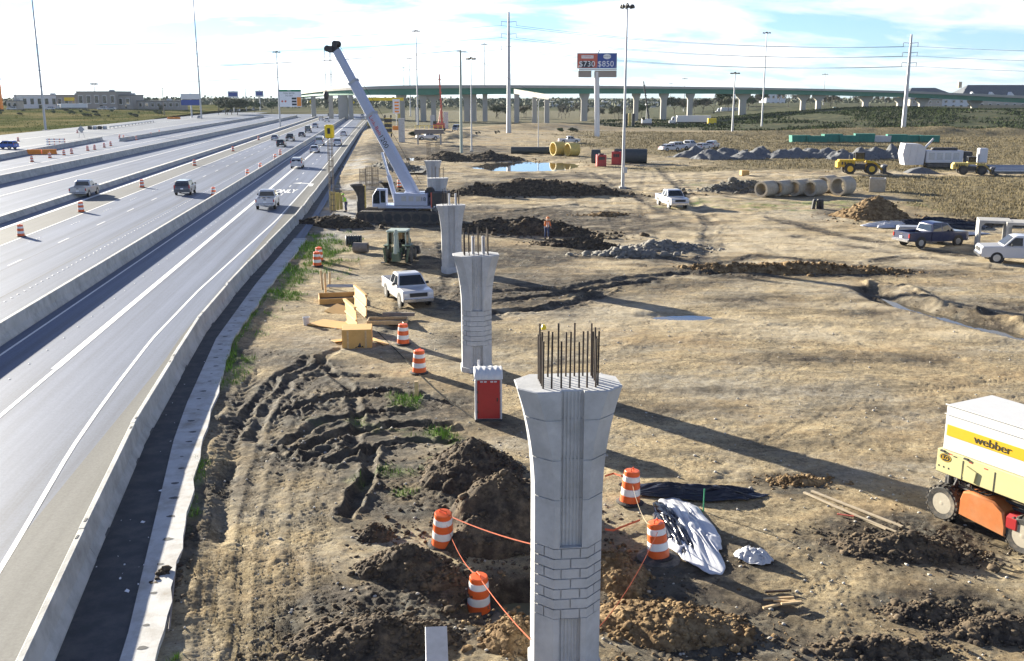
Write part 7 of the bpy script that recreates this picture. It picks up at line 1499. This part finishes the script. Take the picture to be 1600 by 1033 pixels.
# ------------------------------------------------------------------ trees
mat('leaf_olive', (.075, .085, .045), .85, var=.5, scale=.35); mat('leaf_grey', (.10, .095, .075), .9, var=.4, scale=.35); mat('leaf_green', (.05, .085, .03), .85, var=.5, scale=.35)
def tree_proto(seed, h, spread, leafm, n, bare=False):
    rs = random.Random(seed); t = thing('tree', 'x', 'tree'); b = MB(); ends = []
    def grow(p_, d, ln, r_, lv):
        q = p_ + d * ln; mid_ = p_.lerp(q, .5) + Vector((rs.uniform(-1, 1), rs.uniform(-1, 1), 0)) * ln * .06; b.path([p_, mid_, q], [r_, r_ * .85, r_ * .65], 5)
        if lv == 0 or ln < .5: ends.append(q); return
        if lv <= 2: ends.append(q)
        for k in range(rs.choice((2, 3, 3))):
            e = Euler((rs.uniform(-.75, .75) * spread, rs.uniform(-.75, .75) * spread, 0)).to_matrix(); grow(q, (e @ d + Vector((0, 0, .12))).normalized(), ln * rs.uniform(.62, .82), r_ * .62, lv - 1)
    grow(Vector((0, 0, -.3)), Vector((rs.uniform(-.06, .06), rs.uniform(-.06, .06), 1)).normalized(), h * .30, h * .022, 4)
    b.build('trunk', 'bark', t)
    lf = MB()
    for k in range(n):
        c_ = rs.choice(ends) + Vector((rs.gauss(0, 1), rs.gauss(0, 1), rs.gauss(0, .7))) * h * (.045 if bare else .06); s_ = h * rs.uniform(.016, .040) * (.7 if bare else 1.0); u = Vector((rs.gauss(0, 1), rs.gauss(0, 1), rs.gauss(0, 1))).normalized(); v = u.orthogonal().normalized() * s_; u = u * s_
        lf.add([c_ - u - v * .5, c_ + u * .3 - v, c_ + u + v * .4, c_ - u * .2 + v], [(0, 1, 2, 3)])
    lf.build('crown', leafm, t); return t
PT = [tree_proto(1, 10, 1.0, 'leaf_olive', 2200), tree_proto(2, 10, 1.15, 'leaf_grey', 900, True), tree_proto(3, 10, .8, 'leaf_green', 2400), tree_proto(4, 10, 1.1, 'leaf_grey', 500, True)]
uses = [0] * 4; kinds = ['olive bushy tree', 'thin greyish tree', 'dark green dense tree', 'nearly bare tree']
def trees(spots, group, where):
    spots = sorted(spots); cnt = {}
    for px, Y, h, k in spots:
        i = cnt.get(k, 0); cnt[k] = i + 1
        q = at(px, Y); z = gh(q.x, q.y) - .2 if q.x > -60 and Y < 880 else -.5
        o = place(PT[k], uses[k] > 0, (q.x, Y, z), rng.uniform(0, 6.28), '%s %s, %s such from left' % (kinds[k], where, ORD[i]), group); o.scale = (h / 10 * rng.uniform(.9, 1.3), h / 10 * rng.uniform(.9, 1.3), h / 10); uses[k] += 1
r2 = random.Random(12)
trees([(r2.uniform(340, 372), r2.uniform(640, 700), r2.uniform(11, 14), r2.choice((0, 2))) for _ in range(5)] + [(r2.uniform(205, 285), r2.uniform(800, 900), r2.uniform(6, 9), 0) for _ in range(5)] + [(x, 820, r2.uniform(7, 10), r2.choice((0, 2))) for x in (20, 48, 385, 398, 425)], 'trees left of the freeway', 'left of the freeway')
trees([(r2.uniform(770, 990), r2.uniform(540, 640), r2.uniform(7, 10.5), r2.choice((0, 1, 1, 3))) for _ in range(18)], 'trees behind the billboard', 'behind the billboard')
trees([(r2.uniform(995, 1240), r2.uniform(600, 760), r2.uniform(8, 12), r2.choice((0, 1, 2, 3))) for _ in range(20)], 'trees behind the middle of the overpass', 'right of the billboard')
trees([(r2.uniform(1225, 1400), r2.uniform(590, 640), r2.uniform(7, 11), r2.choice((1, 3, 3, 1))) for _ in range(13)], 'trees on the right bank', 'under the right overpass')
# bushes beside the road embankment
for k, (px, py, h, kd) in enumerate(((895, 207, 3.0, 0), (875, 205, 2.5, 2), (648, 214, 3.2, 0), (745, 212, 2.4, 1), (775, 210, 2.6, 1), (1300, 212, 1.8, 1))):
    q = G(px, py); o = copy_tree(PT[kd]); o.name = 'bush'; o.location = q - Vector((0, 0, h * .35)); o.scale = (h / 9,) * 2 + (h / 10,); o['category'] = 'bush'; o['label'] = ['yellow-green bush left of the billboard column', 'dark bush left of the yellow-green one', 'bush beside the timber deck', 'scrub bush left of the transmission pole foot', 'scrub bush at the transmission pole foot', 'scrub bush left of the green containers'][k]; o['group'] = 'bushes on the site edge'
# far wood: one mass along the skyline
rs = np.random.RandomState(4); nW = 26000; ang = rs.uniform(-.75, .75, nW); dist = rs.uniform(1050, 1700, nW); x = np.tan(ang) * dist; y = dist
hh = 7.5 + 5.5 * fbm(x * .012, y * .004, 3, 3) + 1.5 * (dist - 1050) / 650; z = rs.rand(nW) ** .8 * hh; s_ = rs.uniform(.8, 2.4, nW)
u = rs.normal(size=(nW, 3)); u /= np.linalg.norm(u, axis=1)[:, None]; v = np.cross(u, rs.normal(size=(nW, 3))); v /= np.linalg.norm(v, axis=1)[:, None]; c_ = np.stack([x, y, z], -1); u *= s_[:, None]; v *= s_[:, None]
VV = np.stack([c_ - u, c_ - v, c_ + u, c_ + v], 1).reshape(-1, 3); F = np.arange(4 * nW, dtype=np.int32)
me = bpy.data.meshes.new('far_wood'); me.vertices.add(4 * nW); me.vertices.foreach_set('co', VV.astype(np.float32).ravel()); me.loops.add(4 * nW); me.loops.foreach_set('vertex_index', F); me.polygons.add(nW); me.polygons.foreach_set('loop_start', np.arange(0, 4 * nW, 4, dtype=np.int32)); me.update(calc_edges=True); me.materials.append(M['leaf_olive'])
o = bpy.data.objects.new('far_wood', me); COL.objects.link(o); tag(o, 'distant wooded skyline beyond the overpass', 'wood', kind='stuff')

# ------------------------------------------------------------------ bushes on the left bank
def bushrow(spots, group, where):
    for i, (px, Y, h, k) in enumerate(sorted(spots)):
        q = at(px, Y); z = .3 + 3.3 * float(sstep(470, 640, np.array(Y)) * sstep(150, 300, np.array(-q.x))); o = copy_tree(PT[k]); o.name = 'bush'; o.location = (q.x, Y, z - h * .35); o.scale = (h / 8,) * 2 + (h / 10,); o['category'] = 'bush'; o['label'] = 'low green bush %s, %s from the left' % (where, ORD[i]); o['group'] = group
bushrow([(r2.uniform(-5, 255), r2.uniform(560, 640), r2.uniform(1.6, 3.2), r2.choice((0, 2))) for _ in range(24)], 'bushes on the left bank', 'on the bank below the shops')
# ------------------------------------------------------------------ the air
b = MB(); b.box((0, 2850, 40), (10400, 7000, 84)); hz = b.build('haze', 'concrete'); hz['kind'] = 'stuff'
m = bpy.data.materials.new('haze_air'); m.use_nodes = True; t = m.node_tree; t.nodes.clear(); o_ = t.nodes.new('ShaderNodeOutputMaterial'); v_ = t.nodes.new('ShaderNodeVolumePrincipled'); v_.inputs['Color'].default_value = (.74, .88, 1, 1); v_.inputs['Density'].default_value = .00004; v_.inputs['Anisotropy'].default_value = 0; t.links.new(v_.outputs[0], o_.inputs['Volume'])
hz.data.materials.clear(); hz.data.materials.append(m); tag(hz, 'thin pale haze in the air over the whole scene', 'haze')
# ------------------------------------------------------------------ lettering becomes plain mesh
dg = bpy.context.evaluated_depsgraph_get(); fonts = [o for o in scene.objects if o.type == 'FONT']
for o in fonts:
    me = bpy.data.meshes.new_from_object(o.evaluated_get(dg)); n = bpy.data.objects.new('tmp', me); COL.objects.link(n); n.parent = o.parent; n.location = o.location; n.rotation_euler = o.rotation_euler; n.scale = o.scale
    for k in ('label', 'category', 'group', 'kind'):
        if k in o: n[k] = o[k]
    nm = o.name; bpy.data.objects.remove(o); n.name = nm
